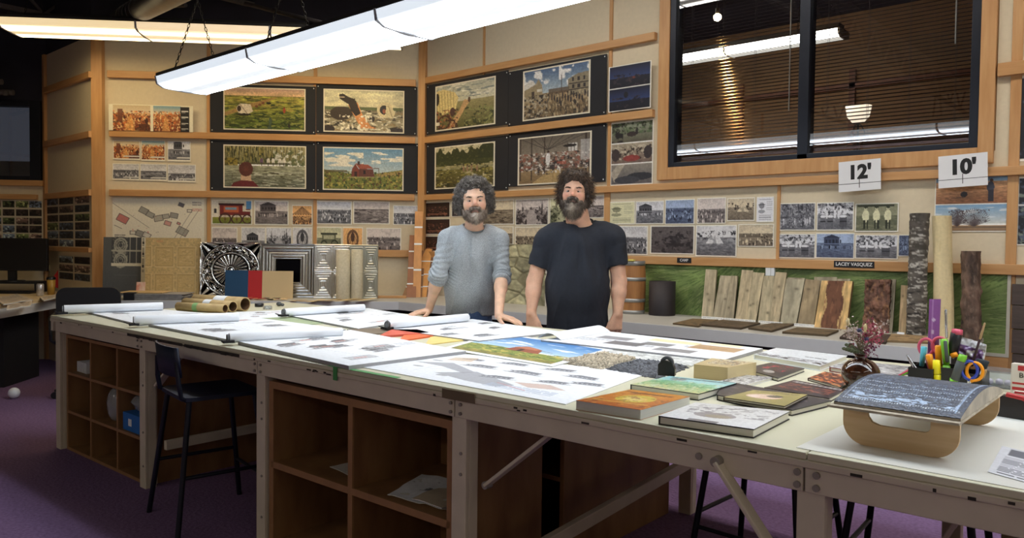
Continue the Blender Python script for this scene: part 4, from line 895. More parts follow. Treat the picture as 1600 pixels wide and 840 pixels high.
def plaque(px0, yt, yb, px1, txt, label, sz):
    s0, zt = WR.at(px0, yt); _, zb = WR.at(px0, yb); s1, _ = WR.at(px1, yt); w, h = s1 - s0, zt - zb
    b = MB(); b.box(-w / 2, w / 2, -.003, 0, -h / 2, h / 2); o = b.build('name_plaque', mat('black plaque', (22, 22, 28), .5), None, WR.pt(s0 + w / 2, zt - h / 2, .046), (0, 0, 0), .0005); tag(o, label, 'plaque')
    ML = mat('plaque lettering', (225, 225, 225), .6); text_mesh(txt, h * .72, ML, 'lettering', o, T(0, -.0036, 0) @ STAND, bold=.0006, sx=sz)
plaque(1063, 402.2, 410, 1085, 'CAMP', 'small black plaque reading CAMP on the lower rail', .95); plaque(1307, 407, 417, 1370, 'LACEY VASQUEZ', 'black name plaque on the lower rail above the leaning boards', .98)
# grass poster and stone panel
def grass():
    W_, H_ = 460, 120; c = Canvas(W_, H_, (116, 136, 80)); r = np.random.RandomState(5); c.a[:] = c.a * (0.6 + .75 * vnoise(H_, W_, 30, 2, 7)[..., None])
    for i in range(2600):
        u, v = r.rand(), r.rand(); a = math.sin(u * 12 + v * 4) * .45 - .55; l = r.uniform(.04, .13)
        col = [(56, 78, 36), (134, 152, 92), (96, 122, 60), (168, 178, 122), (72, 96, 44)][r.randint(5)]
        i0, i1 = max(0, int((v - .13) * H_)), min(H_, int((v + .13) * H_) + 1); j0, j1 = max(0, int((u - .045) * W_)), min(W_, int((u + .045) * W_) + 1)
        X = c.U[i0:i1, j0:j1] * 3.8; Y = c.V[i0:i1, j0:j1]; x0, y0 = u * 3.8, v; dx, dy = l * math.cos(a), l * math.sin(a); L = dx * dx + dy * dy
        t = np.clip(((X - x0) * dx + (Y - y0) * dy) / L, 0, 1); d = np.hypot(X - x0 - t * dx, Y - y0 - t * dy); m = (np.clip(1.3 - d / .005, 0, 1) * .6)[..., None]
        c.a[i0:i1, j0:j1] = c.a[i0:i1, j0:j1] * (1 - m) + np.array(col) / 255. * m
    return c
s0 = WR.at(1006, 420)[0]; s1 = WR.at(1574, 480)[0]; z1 = RZ4 - .0; z0 = CZ + .003
zb = WR.at(1570, 552)[1]
gc = grass(); w, h = s1 - s0, z1 - zb
X, Z = np.meshgrid(np.linspace(0, w, gc.w), np.linspace(h, 0, gc.h)); P = np.stack([X, X * 0, Z], -1)
g = grid_obj('grass_poster', P, gc.a, M_PAPER, None, .003, False, WR.pt(s0, zb, .02)); tag(g, 'long poster of wind-blown green grass behind the leaning boards', 'poster')
b = MB(); b.box(w, w + .018, -.004, .001, -.02, h); b.box(0, w, -.004, .001, -.02, 0); b.build('pale_margin', mat('poster margin', (196, 192, 176), .7), g)
wallbox('trim_%d' % (tn[0] + 1), WR, WR.at(1500, 500)[0], WR.at(1578, 500)[0], zb - .16, zb - .02, 0, .02, M_OAK); tn[0] += 1
# dark wood tiles at the right edge
M_WT = mat('dark stained tile', (84, 72, 66), .6, var=.2, scale=6, stretch=(1, 1, 8))
for i, (yt, yb, lb) in enumerate([(443, 475, 'topmost'), (476, 512, 'second'), (514, 550, 'third'), (552, 588, 'lowest')]):
    sa, zt = WR.at(1583, yt); _, zb2 = WR.at(1583, yb); b = MB(); b.box(0, .5, -.012, 0, zb2, zt)
    o = b.build('wood_sample_tile', M_WT, None, WR.pt(sa, 0, .02), (0, 0, 0), .001); tag(o, '%s of the dark brown wood tiles at the right edge of the photo' % lb, 'tile', 'dark tiles at the right edge')
# ------------------------------------------------------------------ counters along the walls and what stands on them
M_CTOP = mat('grey counter laminate', (186, 182, 172), 0.5, var=.03)
M_CFACE = mat('white counter front', (206, 206, 206), 0.5, var=.03)
M_CARC = mat('black parts and shade', (24, 24, 28), .7, var=.1)
sx_end = WR.at(1538, 530)[0]
D2, DR = .98, .81
F0 = W2.pt(0, 0, D2); yF = WR.o.y - DR; t_ = (yF - F0.y) / W2.u.y; FJ = F0 + W2.u * t_
ctr = empty('wall_counter', (0, 0, 0), 0, 'grey-topped counter running along the middle and right walls, carrying samples', 'counter')
def xy(p): return (p.x, p.y)
FS = W2.pt(.42, 0, D2)
poly = [xy(W2.pt(0.0, 0, .002)), xy(W2.pt(3.197, 0, .002)), xy(WR.pt(.01, 0, .002)), xy(WR.pt(sx_end, 0, .002)), xy(WR.pt(sx_end, 0, DR)), xy(FJ), xy(FS), xy(W2.pt(.42, 0, .3)), xy(W2.pt(0, 0, .3))]
b = MB(); b.prism(poly, CZ - .025, CZ); b.build('worktop', M_CTOP, ctr, bevel=.002)
for p, q, rz, nm in ((FS, FJ, W2.rz, 0), (FJ, WR.pt(sx_end, 0, DR), 0, 1)):
    b = MB(); L_ = (q - p).length; b.box(0, L_, -.014, -.0005, CZ - .075, CZ - .001); b.build('front_fascia', M_CFACE, ctr, p, (0, 0, rz), bevel=.001)
b = MB(); q_ = [xy(W2.pt(.05, 0, .1)), xy(W2.pt(3.1, 0, .1)), xy(WR.pt(.1, 0, .1)), xy(WR.pt(sx_end - .05, 0, .1)), xy(WR.pt(sx_end - .05, 0, DR - .12)), xy(FJ - W2.n * .1 + Vector((-.02, .08, 0))), xy(FS - W2.n * .12 + W2.u * .05), xy(W2.pt(.47, 0, .2))]
b.prism(q_, 0, CZ - .025); b.build('under_counter_shade', M_CARC, ctr)  # black block made up to stand for the deep shade under the counter

def pquad(pts, th=.0, n=None):
    """closed slab from four corner points (tl, tr, br, bl) with thickness th to the back"""
    P = [Vector(p) for p in pts]; nn = (P[1] - P[0]).cross(P[3] - P[0]).normalized(); 
    return P, nn
def slab(name, pts, th, m, label=None, cat=None, group=None, bevel=.001, paint=None, flip=False):
    """four corner points seen from the front: tl, tr, br, bl; grows away from the viewer"""
    P = [Vector(p) for p in pts]; c = (P[2] + P[3]) / 2; n = (P[1] - P[0]).cross(P[3] - P[0]).normalized()
    if n.dot(c - Vector((0, 0, EYE))) < 0: n = -n
    if flip: n = -n
    if paint is not None:
        cv = paint; U, V = cv.U[..., None], cv.V[..., None]; Q = [np.array(p - c) for p in P]
        G = (Q[0] * (1 - U) + Q[1] * U) * (1 - V) + (Q[3] * (1 - U) + Q[2] * U) * V
        o = grid_obj(name, G, cv.a, m, None, th, False, c, under=tuple(cv.a.mean((0, 1)) * .8))
        # thickness direction must point away from the painted side
        return tag(o, label, cat, group)
    b = MB(); vs = [p - c for p in P] + [p - c + n * th for p in P]
    b.add(vs, [(3, 2, 1, 0), (4, 5, 6, 7), (0, 1, 5, 4), (1, 2, 6, 5), (2, 3, 7, 6), (3, 0, 4, 7)])
    o = b.build(name, m, None, c, None, bevel); bm = bmesh.new(); bm.from_mesh(o.data); bmesh.ops.recalc_face_normals(bm, faces=bm.faces); bm.to_mesh(o.data); bm.free()
    return tag(o, label, cat, group)
def c6(x, y): return (980 + x / 4.706, 390 + y / 4.706)
def c7(x, y): return (1280 + x / 4.2, 400 + y / 4.2)
def lean(name, bl, br, tl, tr, th, m, label, cat, group=None, ytop=5.288, z=CZ, paint=None, yb=5.17):
    """board standing on the counter: its foot on the counter top, its head leaning near the wall"""
    B0, B1 = onz(*bl, z), onz(*br, z)
    if yb is not None: B0, B1 = ony(*bl, yb), ony(*br, yb); B0.z = B1.z = z
    ym = ytop - th; T0, T1 = ony(*tl, ym), ony(*tr, ym)
    return slab(name, (T0, T1, B1, B0), th, m, label, cat, group, paint=paint)
def plankcv(seed, base, dark, w=14, h=60, knots=1):
    c = Canvas(w, h, base); c.noise(.14, 3, seed, None, (8, 1)); r = np.random.RandomState(seed)
    c.blotch((0, 0, 1, 1), [dark], 3, seed, .3, (7, .8), .5)
    for k in range(knots): u, v = r.uniform(.2, .8), r.uniform(.2, .8); c.ell(u, v, .14, .03, tuple(int(x * .55) for x in base), .8, .5); c.ell(u, v, .3, .06, dark, .4, .6)
    return c
M_PLANK = paintmat('weathered plank', .8, bump=.3, bscale=40)
GB, GD = (186, 172, 144), (146, 132, 106)
BD = [((545, 495), (630, 500), (578, 142), (657, 147), (190, 176, 146), 'tall weathered board with nail holes, leftmost of the leaning boards'), ((628, 500), (712, 508), (685, 188), (770, 193), (176, 164, 138), 'shorter grey-brown board, second from the left of the leaning boards'),
      ((712, 505), (780, 512), (765, 190), (812, 192), (172, 160, 134), 'narrow grooved board, third from the left of the leaning boards'), ((793, 512), (875, 520), (843, 147), (925, 152), (190, 174, 142), 'tall weathered board with nail holes, fourth from the left of the leaning boards'),
      ((870, 515), (945, 525), (925, 165), (1008, 170), (190, 176, 144), 'tall straw-coloured board, fifth from the left of the leaning boards'), ((960, 525), (1050, 535), (1005, 192), (1085, 192), (184, 172, 142), 'grey board left of the one with a big knot'),
      ((1045, 530), (1115, 540), (1090, 163), (1172, 168), (192, 176, 144), 'tall board with a big dark knot under the white bracket'), ((1125, 540), (1240, 545), (1165, 210), (1305, 220), (176, 168, 144), 'wide plain grey board right of the knotted one'),
      ((1250, 545), (1370, 558), (1312, 215), (1420, 225), (160, 142, 112), 'wide brown board beside the bark-striped slab')]
for i, (bl, br, tl, tr, col, lb) in enumerate(BD):
    lean('leaning_board', c6(*bl), c6(*br), c6(*tl), c6(*tr), .018, M_PLANK, lb, 'board', 'boards leaning on the grass poster', paint=plankcv(i + 3, col, tuple(int(x * .78) for x in col), 14, 60, 2 if i in (0, 4, 6) else 1))
for (bl, br, tl, tr, lb) in [((1180, 530), (1290, 540), (1180, 203), (1306, 208), 'grey board mostly hidden behind the wide plain board'), ((1380, 540), (1520, 550), (1375, 200), (1542, 200), 'pale board hidden behind the bark-striped slab'), ((1500, 552), (1590, 560), (1540, 213), (1640, 213), 'pale board standing just right behind the bark-striped slab')]:
    lean('leaning_board', c6(*bl), c6(*br), c6(*tl), c6(*tr), .012, M_PLANK, lb, 'board', 'boards leaning on the grass poster', paint=plankcv(i + 20, (166, 156, 134), (140, 128, 104)), yb=5.22)
# bark-striped slab: pale live edges and red-brown middle
def barkslab():
    c = Canvas(40, 60, (206, 172, 116)); c.noise(.2, 3, 4, None, (5, 1)); m = (np.abs(c.U - .5 + .05 * np.sin(c.V * 9)) < .26).astype(float); c.put(m, (112, 74, 54)); c.blotch((.2, 0, .8, 1), [(86, 54, 40), (140, 96, 70)], 3, 5, .25, (4, 1), .7); return c
lean('bark_slab', (1272, 509.5), (1322, 514), (1284, 438), (1332, 439), .03, M_PLANK, 'live-edge slab with red-brown bark stripe between pale edges', 'wood sample', paint=barkslab())
lean('leaning_board', (1404, 513), (1415, 518), (1408, 445), (1419, 446), .015, M_PLANK, 'narrow pale board beside the birch log', 'board', 'boards leaning on the grass poster', paint=plankcv(41, (190, 164, 126), (160, 134, 100)))
lean('leaning_board', (1384, 510), (1394, 512), (1392, 436), (1400, 436), .012, M_PLANK, 'thin grey board just behind the rough bark panel', 'board', 'boards leaning on the grass poster', paint=plankcv(42, (150, 140, 120), (120, 110, 92)))
# rough bark panel
def bark_panel():
    B0, B1 = ony(1350, 512, 5.2), ony(1391, 517, 5.2); B0.z = B1.z = CZ; T0, T1 = ony(1354, 436, 5.26), ony(1394, 436, 5.26); n, m = 70, 34
    nz1 = vnoise(n, m, 7, 4, 3, (1.6, .8)); nz2 = vnoise(n, m, 3, 3, 9)
    U, V = np.meshgrid(np.linspace(0, 1, m), np.linspace(0, 1, n)); c0 = (B0 + B1) / 2
    Q = [np.array(p - c0) for p in (T0, T1, B1, B0)]
    G = (Q[0] * (1 - U[..., None]) + Q[1] * U[..., None]) * (1 - V[..., None]) + (Q[3] * (1 - U[..., None]) + Q[2] * U[..., None]) * V[..., None]
    G[..., 1] -= (nz1 * .05 + nz2 * .012) + .03 * np.clip(V - .85, 0, 1) * 6
    G[..., 0] += (nz2 - .5) * .012; G[..., 2] = np.maximum(G[..., 2], 0.0)
    c = Canvas(m, n, (112, 80, 66)); c.a = c.a * (.5 + nz1[..., None]); c.blotch((0, 0, 1, 1), [(150, 110, 76), (70, 50, 44)], 4, 8, .25, (1.6, .8), .7)
    o = grid_obj('bark_panel', G, c.a, M_PLANK, None, .03, True, c0, under=(.3, .22, .18)); tag(o, 'rough panel of dark red-brown bark standing left of the birch log', 'wood sample')
bark_panel()
# logs
def log(cx0, cx1, yb, cxt0, cxt1, yt, kind, label, Y, z=CZ):
    base = ony((cx0 + cx1) / 2, yb, Y); base.z = z; top = ony((cxt0 + cxt1) / 2, yt, Y)
    rp = (ony(cx1, yb, Y) - ony(cx0, yb, Y)).length / 2 * .84; rt = (ony(cxt1, yt, Y) - ony(cxt0, yt, Y)).length / 2 * .84
    n, m = 110, 72; h = top.z - z; lx = top.x - base.x
    if kind == 'birch': nz = vnoise(n, m, 10, 4, 3, (.5, 2.2))
    elif kind == 'pine': nz = vnoise(n, m, 9, 4, 5, (1.8, .8))
    else: nz = vnoise(n, m, 12, 3, 7, (4, .8))
    bl = np.linspace(0, 1, m)[None]; w = np.clip((bl - .9) / .1, 0, 1); nz = nz * (1 - w) + nz[:, :1] * w
    V = np.linspace(1, 0, n)[:, None]; A = np.linspace(0, 2 * math.pi, m)[None]
    amp = {'birch': .006, 'pine': .014, 'peeled': .004}[kind]
    R = (rp * (1 - V) + rt * V) * (1 + .03 * np.sin(3 * A + 5 * V) + .03 * np.sin(V * 7)) + (nz - .5) * amp * 2
    X = R * np.cos(A) + lx * V; Y_ = R * np.sin(A); Z = np.ones_like(R) * V * h
    c = Canvas(m, n, {'birch': (96, 90, 84), 'pine': (98, 78, 66), 'peeled': (222, 204, 158)}[kind])
    if kind == 'birch':
        c.a = c.a * (.55 + .8 * nz[..., None]); c.blotch((0, 0, 1, 1), [(190, 186, 178)], 4, 3, .2, (.4, 2.4), .9); c.blotch((0, .3, 1, 1), [(206, 202, 194), (40, 36, 36)], 4, 6, .22, (.35, 2.4), .85); c.blotch((0, 0, 1, .35), [(60, 56, 50)], 5, 7, .4, (1, 1), .6)
    elif kind == 'pine': c.a = c.a * (.45 + 1.1 * nz[..., None]); c.blotch((0, 0, 1, 1), [(60, 46, 40), (136, 116, 100)], 5, 5, .2, (1.8, .7), .6); c.ell(.4, .55, .04, .02, (30, 24, 22)); c.ell(.6, .8, .05, .03, (36, 28, 24))
    else: c.a = c.a * (.9 + .2 * nz[..., None]); c.blotch((0, 0, 1, 1), [(196, 174, 124)], 6, 5, .2, (4, .7), .5)
    G = np.stack([X, Y_, Z], -1)
    r = empty('log', base, 0, label, 'log')
    grid_obj('bark', G, c.a, M_PLANK if kind != 'peeled' else paintmat('peeled wood', .6), r, 0, True)
    b = MB(); k = len(b.v); pts = [(X[0, i], Y_[0, i], h - .001) for i in range(m - 1)]; b.add(pts, [tuple(range(m - 1))]); b.build('cut_end', mat('sawn log end', (190, 160, 116), .7, var=.15, scale=40), r)
log(1413, 1448, 522, 1419, 1456, 333, 'birch', 'tall peeling birch log with grey and white bark, leftmost of three upright logs', 5.13)
log(1456, 1493, 526, 1455, 1490, 337, 'peeled', 'smooth pale peeled log, the middle of three upright logs', 5.15)
log(1497, 1537, 530, 1500, 1534, 392, 'pine', 'shorter rough brown bark log, rightmost of three upright logs', 5.16)
# flat samples lying on the shelf
def flat(name, pts, th, m, label, cat, group=None, z=CZ, paint=None, bevel=.001):
    P = [onz(x, y, z + th) for x, y in pts]; c = sum(P, Vector()) / 4
    if paint is not None:
        cv = paint; U, V = cv.U[..., None], cv.V[..., None]; Q = [np.array(p - c) for p in P]
        G = (Q[0] * (1 - U) + Q[1] * U) * (1 - V) + (Q[3] * (1 - U) + Q[2] * U) * V
        return tag(grid_obj(name, G, cv.a, m, None, th * .96, False, c, under=tuple(cv.a.mean((0, 1)) * .8)), label, cat, group)
    b = MB(); vs = [p - c for p in P] + [p - c - Vector((0, 0, th * .98)) for p in P]
    b.add(vs, [(3, 2, 1, 0), (4, 5, 6, 7), (0, 1, 5, 4), (1, 2, 6, 5), (2, 3, 7, 6), (3, 0, 4, 7)])
    o = b.build(name, m, None, c, None, bevel); bm = bmesh.new(); bm.from_mesh(o.data); bmesh.ops.recalc_face_normals(bm, faces=bm.faces); bm.to_mesh(o.data); bm.free()
    return tag(o, label, cat, group)
def dk(seed, col): 
    c = Canvas(50, 16, col); c.noise(.3, 4, seed, None, (.6, 3)); c.blotch((0, 0, 1, 1), [tuple(int(x * .6) for x in col)], 4, seed, .3, (.6, 3), .7); return c
flat('wood_sample', [c6(480, 505), c6(670, 512), c6(520, 560), c6(335, 538)], .010, M_PLANK, 'brown wood sample lying left end of the shelf front', 'wood sample', 'wood samples lying on the shelf', paint=dk(1, (120, 98, 66)))
flat('wood_sample', [c6(700, 512), c6(978, 535), c6(835, 572), c6(530, 545)], .014, M_PLANK, 'corrugated grey-brown sample lying in front of the leftmost leaning boards', 'wood sample', 'wood samples lying on the shelf', paint=dk(2, (104, 86, 64)))
flat('wood_sample', [c6(1060, 538), c6(1232, 542), c6(1060, 592), c6(890, 570)], .014, M_PLANK, 'curled bark-like sample lying in front of the knotted board', 'wood sample', 'wood samples lying on the shelf', paint=dk(3, (112, 94, 70)))
flat('wood_sample', [c6(1250, 568), c6(1555, 588), c6(1470, 622), c6(1140, 600)], .014, M_PLANK, 'brown sample lying in front of the wide brown board', 'wood sample', 'wood samples lying on the shelf', paint=dk(4, (114, 96, 70)))
flat('wood_sample', [(1324, 517), (1392, 522), (1384, 534), (1312, 526)], .014, M_PLANK, 'dark flaky bark piece lying below the rough bark panel', 'wood sample', 'wood samples lying on the shelf', paint=dk(5, (86, 66, 54)))
flat('wood_sample', [(1392, 521), (1448, 524), (1452, 534), (1378, 531)], .012, M_PLANK, 'tan flat sample lying below the birch log', 'wood sample', 'wood samples lying on the shelf', paint=dk(6, (156, 128, 90)))
# white label strips at the feet of the boards
M_LBL = paintmat('label strip', .6)
for k, (a, b_, lb) in enumerate([((1096, 495.5), (1130, 500), 'white label strip with dark lettering under the three leftmost leaning boards'), ((1131, 500), (1180, 505), 'white label strip under the fourth and fifth leaning boards'), ((1185, 504), (1222, 509), 'white label strip under the knotted board'), ((1240, 506), (1272, 511), 'white label strip under the wide brown board')]):
    c = Canvas(60, 8, (228, 228, 224)); stripes_text(c, .04, .3, .96, .8, 1, (50, 50, 56), k); p, q = ony(a[0], a[1], 5.14), ony(b_[0], b_[1], 5.14); p.z = q.z = CZ + .0005
    slab('label_strip', (p + Vector((0, .008, .017)), q + Vector((0, .008, .017)), q, p), .001, M_LBL, lb, 'label', 'white strips below the boards', paint=c)
# tag on the birch log foot
p = ony(1407, 521, 5.03); p.z = CZ; b = MB(); b.box(-.02, .02, -.001, .001, 0, .025); tag(b.build('label_tag', M_WHITEP, None, p, (rad(-15), 0, 0)), 'small white tag at the foot of the birch log', 'label')
# small white bracket on the poster batten
sa, za = WR.at(1201, 418); _, zc = WR.at(1201, 430); b = MB(); b.box(0, .035, -.03, 0, zc, za); b.box(.035, .06, -.02, 0, zc, za); tag(b.build('wall_bracket', M_WHITEP, None, WR.pt(sa, 0, .022)), 'small white bracket under the lower rail above the knotted board', 'bracket')
# barrel
Y = 5.12; p = ony(988, 492, Y); h = ony(988, 407, Y).z - CZ; R_ = (ony(1008, 440, Y) - ony(988, 440, Y)).length * .86
bt = empty('barrel', (p.x, Y, CZ), 0, 'small oak barrel with galvanised hoops beside the man in black', 'barrel')
def br(t): return R_ * (.9 + .1 * math.sin(math.pi * t))
b = MB(); b.lathe([(br(k / 16), .001 + h * k / 16) for k in range(17)] + [(br(1) - .012, h), (br(1) - .012, h - .02), (0, h - .02)], 36); b.build('staves', mat('oak barrel stave', (186, 132, 78), .55, var=.12, scale=14, stretch=(2, 2, .2), c2=(150, 100, 58)), bt)
M_HOOP = mat('galvanised hoop', (160, 160, 158), .4, .6, var=.1)
for t0, t1 in ((.0, .07), (.22, .29), (.62, .69), (.91, 1.0)):
    b = MB(); b.lathe([(br(t0) + .0005, h * t0 + .001), (br(t0) + .003, h * t0 + .001), (br(t1) + .003, h * t1), (br(t1) + .0005, h * t1)], 36); b.build('hoop', M_HOOP, bt)
b = MB(); b.box(-.03, .03, -.02, .02, 0, .012); tag(b.build('yellow_note', mat('yellow note', (226, 210, 110), .7), None, (p.x + .03, Y - R_ * .8, CZ + h + .0), (0, 0, .2)), 'small yellow note lying on the rim of the barrel', 'note')
# black cylinder
Y = 5.16; p = ony(1034, 497, Y); h = ony(1034, 439, Y).z - CZ; R_ = (ony(1055, 460, Y) - ony(1034, 460, Y)).length * .86
b = MB(); b.lathe([(R_, .001), (R_, h), (R_ - .008, h), (R_ - .008, .01), (0, .01)], 36); tag(b.build('dark_drum', mat('blackened steel', (52, 44, 44), .6, .2, var=.3, scale=5, c2=(36, 32, 36)), None, (p.x, Y, CZ)), 'dark open metal drum standing right of the barrel', 'drum')
# stone panel
def stone():
    c = Canvas(90, 100, (150, 146, 118)); r = np.random.RandomState(11); pts = r.rand(26, 2); d = np.stack([np.hypot((c.U - x) * 1., (c.V - y) * 1.5) for x, y in pts]); s_ = np.sort(d, 0); e = s_[1] - s_[0]; idx = d.argmin(0)
    tone = (.85 + .35 * r.rand(26))[idx][..., None]; c.a = c.a * tone; c.noise(.18, 5, 3); c.put(np.clip(1 - e / .03, 0, 1), (104, 98, 76), .8); H = np.clip(e / .06, 0, 1) * .012 + vnoise(100, 90, 5, 3, 2) * .006; return c, H
c, H = stone(); B0, B1 = onz(762, 476, CZ), onz(852, 481, CZ); B0.y = B1.y = 5.13; B0 = ony(762, 478, 5.13); B1 = ony(852, 481, 5.13); B0.z = B1.z = CZ; T0, T1 = ony(764, 381, 5.27), ony(856, 382, 5.27)
c0 = (B0 + B1) / 2; Q = [np.array(p - c0) for p in (T0, T1, B1, B0)]; U, V = c.U[..., None], c.V[..., None]; G = (Q[0] * (1 - U) + Q[1] * U) * (1 - V) + (Q[3] * (1 - U) + Q[2] * U) * V; G[..., 1] -= H
tag(grid_obj('stone_panel', G, c.a, M_PLANK, None, .02, True, c0), 'mossy grey stone-wall sample panel leaning between the two men', 'panel')

# ---- middle wall counter
def stand(name, bl, br, yt, th, m, label, cat, group=None, lean_=.06, paint=None, d=None, height=None, z=CZ):
    if d is None: B0, B1 = onz(*bl, z), onz(*br, z)
    else:
        q = W2.off(d); a0, _ = q.at(*bl); a1, _ = q.at(*br); B0, B1 = q.pt(a0, z), q.pt(a1, z)
    u = (B1 - B0).normalized(); pl = Plane(B0.x, B0.y, u.x, u.y); zt = pl.at(bl[0], yt)[1]; h = zt - z
    off = -pl.n * (lean_ * h); T0, T1 = B0 + off + Vector((0, 0, h)), B1 + off + Vector((0, 0, h))
    if paint == 'frame': return B0, B1, h, pl
    return slab(name, (T0, T1, B1, B0), th, m, label, cat, group, paint=paint)
def lace():
    c = Canvas(60, 80, (92, 94, 92)); c.grad(0, 0, 1, 1, (96, 98, 96), (86, 88, 88)); c.rect(.22, 0, 1, .46, (72, 74, 74)); r = np.random.RandomState(2)
    for (u, v) in ((.45, .14), (.45, .4)):
        for q in (.16, .11, .06): c.ring(u, v, q, q * .75, .12, (190, 186, 168), .8)
    for u in (.68, .86): c.rect(u, 0, u + .02, .46, (180, 176, 160)); 
    c.blotch((.24, 0, .64, .44), [(176, 172, 154)], 3, 4, .35, (1, 1), .7); c.rect(.22, .22, 1, .245, (180, 176, 158)); c.rect(.22, .455, 1, .5, (224, 216, 190)); c.rect(.3, .65, .9, .66, (110, 112, 110), .6); return c
stand('lace_pattern_panel', (160, 456), (220, 456), 370, .01, M_PAPER, 'dark grey panel with pale lace pattern, left end of the middle wall counter', 'panel', paint=lace(), d=.30)
c = Canvas(8, 80, (226, 218, 194)); r = np.random.RandomState(8)
for k in range(22):
    if k % 7 != 5: c.rect(.25, .02 + k * .027, .7, .02 + k * .027 + .016, (60, 56, 52))
stand('text_strip', (219.5, 457), (226.5, 457), 370.5, .01, M_PAPER, 'narrow cream strip with vertical lettering beside the lace panel', 'strip', paint=c, d=.31)
def anag():
    c = Canvas(110, 110, (204, 176, 120)); c.noise(.1, 3, 3)
    for (u0, u1) in ((-.2, .12), (.17, .52), (.57, .92), (.96, 1.2)):
        for (v0, v1) in ((.14, .5), (.6, .96)):
            c.rect(u0, v0, u1, v1, (222, 196, 142)); c.rect(u0 + .012, v0 + .014, u1 - .012, v1 - .014, (190, 160, 104)); c.rect(u0 + .03, v0 + .035, u1 - .03, v1 - .035, (206, 176, 118))
            c.blotch((u0 + .05, v0 + .06, u1 - .05, v1 - .06), [(180, 150, 96), (226, 200, 146)], 4, int(u0 * 50 + v0 * 9) % 97, .3, (.5, 1.6), .6)
    c.rect(.2, .045, .32, .075, (214, 160, 110), .7); return c
stand('embossed_panel', (226, 464), (312, 466), 371, .012, M_PAPER, 'tan embossed wallpaper panel with square medallions on the middle counter', 'panel', paint=anag(), d=.55)
# pressed tin tiles
M_TIN = paintmat('pressed tin', 0.24, 1.0, mottle=.03)
def tin(kind, n=150):
    U, V = np.meshgrid(np.linspace(-1, 1, n), np.linspace(-1, 1, n)); R = np.hypot(U, V); A = np.arctan2(V, U); M = np.maximum(abs(U), abs(V))
    if kind == 'rosette':
        H = .5 * np.exp(-((R - .93) / .03) ** 2) + .5 * np.exp(-((R - .62) / .025) ** 2)
        H += np.where(R < .58, .6 * abs(np.cos(A * 12)) ** .6 * np.clip((R - .12) / .1, 0, 1), 0) + np.exp(-(R / .09) ** 2) * .8
        lf = vnoise(n, n, 9, 3, 4); H += np.where((R > .65) & (R < .9), .9 * abs(np.sin(A * 9 + 6 * R + 5 * lf)) ** 1.5, 0)
        H += np.where(R > .98, .7 * abs(np.sin(np.arctan2(abs(V) - 1.1, abs(U) - 1.1) * 9)), 0)
        H += .5 * (M > .95)
    elif kind == 'coffer':
        H = np.zeros_like(M)
        for m_, w, a in ((.97, .03, .5), (.86, .05, .9), (.74, .04, .7), (.64, .04, 1.0), (.54, .05, 1.2), (.45, .03, .6)): H += a * np.exp(-((M - m_) / w) ** 2)
        H -= 1.5 * (M < .42)
    else:
        u, v = np.abs(((U + 1) % 1.0) - .5) * 2, np.abs(((V + 1) % 1.0) - .5) * 2; m = np.maximum(u, v); H = np.zeros_like(m)
        for m_, w, a in ((.95, .05, .8), (.78, .06, .8), (.6, .05, .8), (.42, .06, 1.0), (.25, .05, .6)): H += a * np.exp(-((m - m_) / w) ** 2)
    return H
def tin_tile(bl, br, yt, kind, label, d, m=M_TIN, ln=.08):
    q = W2.off(d); a0, _ = q.at(*bl); a1, _ = q.at(*br); B0 = q.pt(a0, CZ); w = a1 - a0; h = q.at(bl[0], yt)[1] - CZ; H = tin(kind); n = len(H)
    U, V = np.meshgrid(np.linspace(0, w, n), np.linspace(h, 0, n)); D = -H * (.016 if kind == 'rosette' else .012); G = np.stack([U, D + V * ln, V], -1)
    c = Canvas(n, n, (222, 222, 220)); hn = np.clip(H, 0, 1) ** .7  # reflections painted into the colour: hollows near black, raised pattern bright
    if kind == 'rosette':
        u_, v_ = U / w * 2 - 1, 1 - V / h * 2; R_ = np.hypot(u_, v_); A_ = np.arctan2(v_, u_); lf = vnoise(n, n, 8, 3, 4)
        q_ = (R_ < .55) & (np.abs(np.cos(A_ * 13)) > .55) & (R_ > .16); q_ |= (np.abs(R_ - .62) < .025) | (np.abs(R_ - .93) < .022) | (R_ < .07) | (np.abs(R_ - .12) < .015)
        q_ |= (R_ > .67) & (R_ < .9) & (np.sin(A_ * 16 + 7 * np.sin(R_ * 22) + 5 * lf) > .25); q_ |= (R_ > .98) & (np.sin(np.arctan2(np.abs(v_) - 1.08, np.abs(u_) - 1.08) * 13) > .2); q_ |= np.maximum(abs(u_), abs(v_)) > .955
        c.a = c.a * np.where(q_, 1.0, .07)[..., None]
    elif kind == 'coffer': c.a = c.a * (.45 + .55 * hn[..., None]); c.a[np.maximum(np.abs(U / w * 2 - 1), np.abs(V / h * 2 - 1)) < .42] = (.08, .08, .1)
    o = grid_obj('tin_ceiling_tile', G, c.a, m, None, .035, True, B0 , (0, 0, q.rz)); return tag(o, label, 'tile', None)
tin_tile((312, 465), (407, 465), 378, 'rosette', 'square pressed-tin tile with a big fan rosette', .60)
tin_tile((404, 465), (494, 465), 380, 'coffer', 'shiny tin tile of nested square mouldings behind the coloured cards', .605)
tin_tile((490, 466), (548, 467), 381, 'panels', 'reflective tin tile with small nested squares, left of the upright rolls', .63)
tin_tile((545, 467), (590, 467), 382, 'panels', 'pale tin tile with two nested squares behind the upright rolls', .64, mat('matt tin', (190, 190, 180), .38, .8, var=.05))
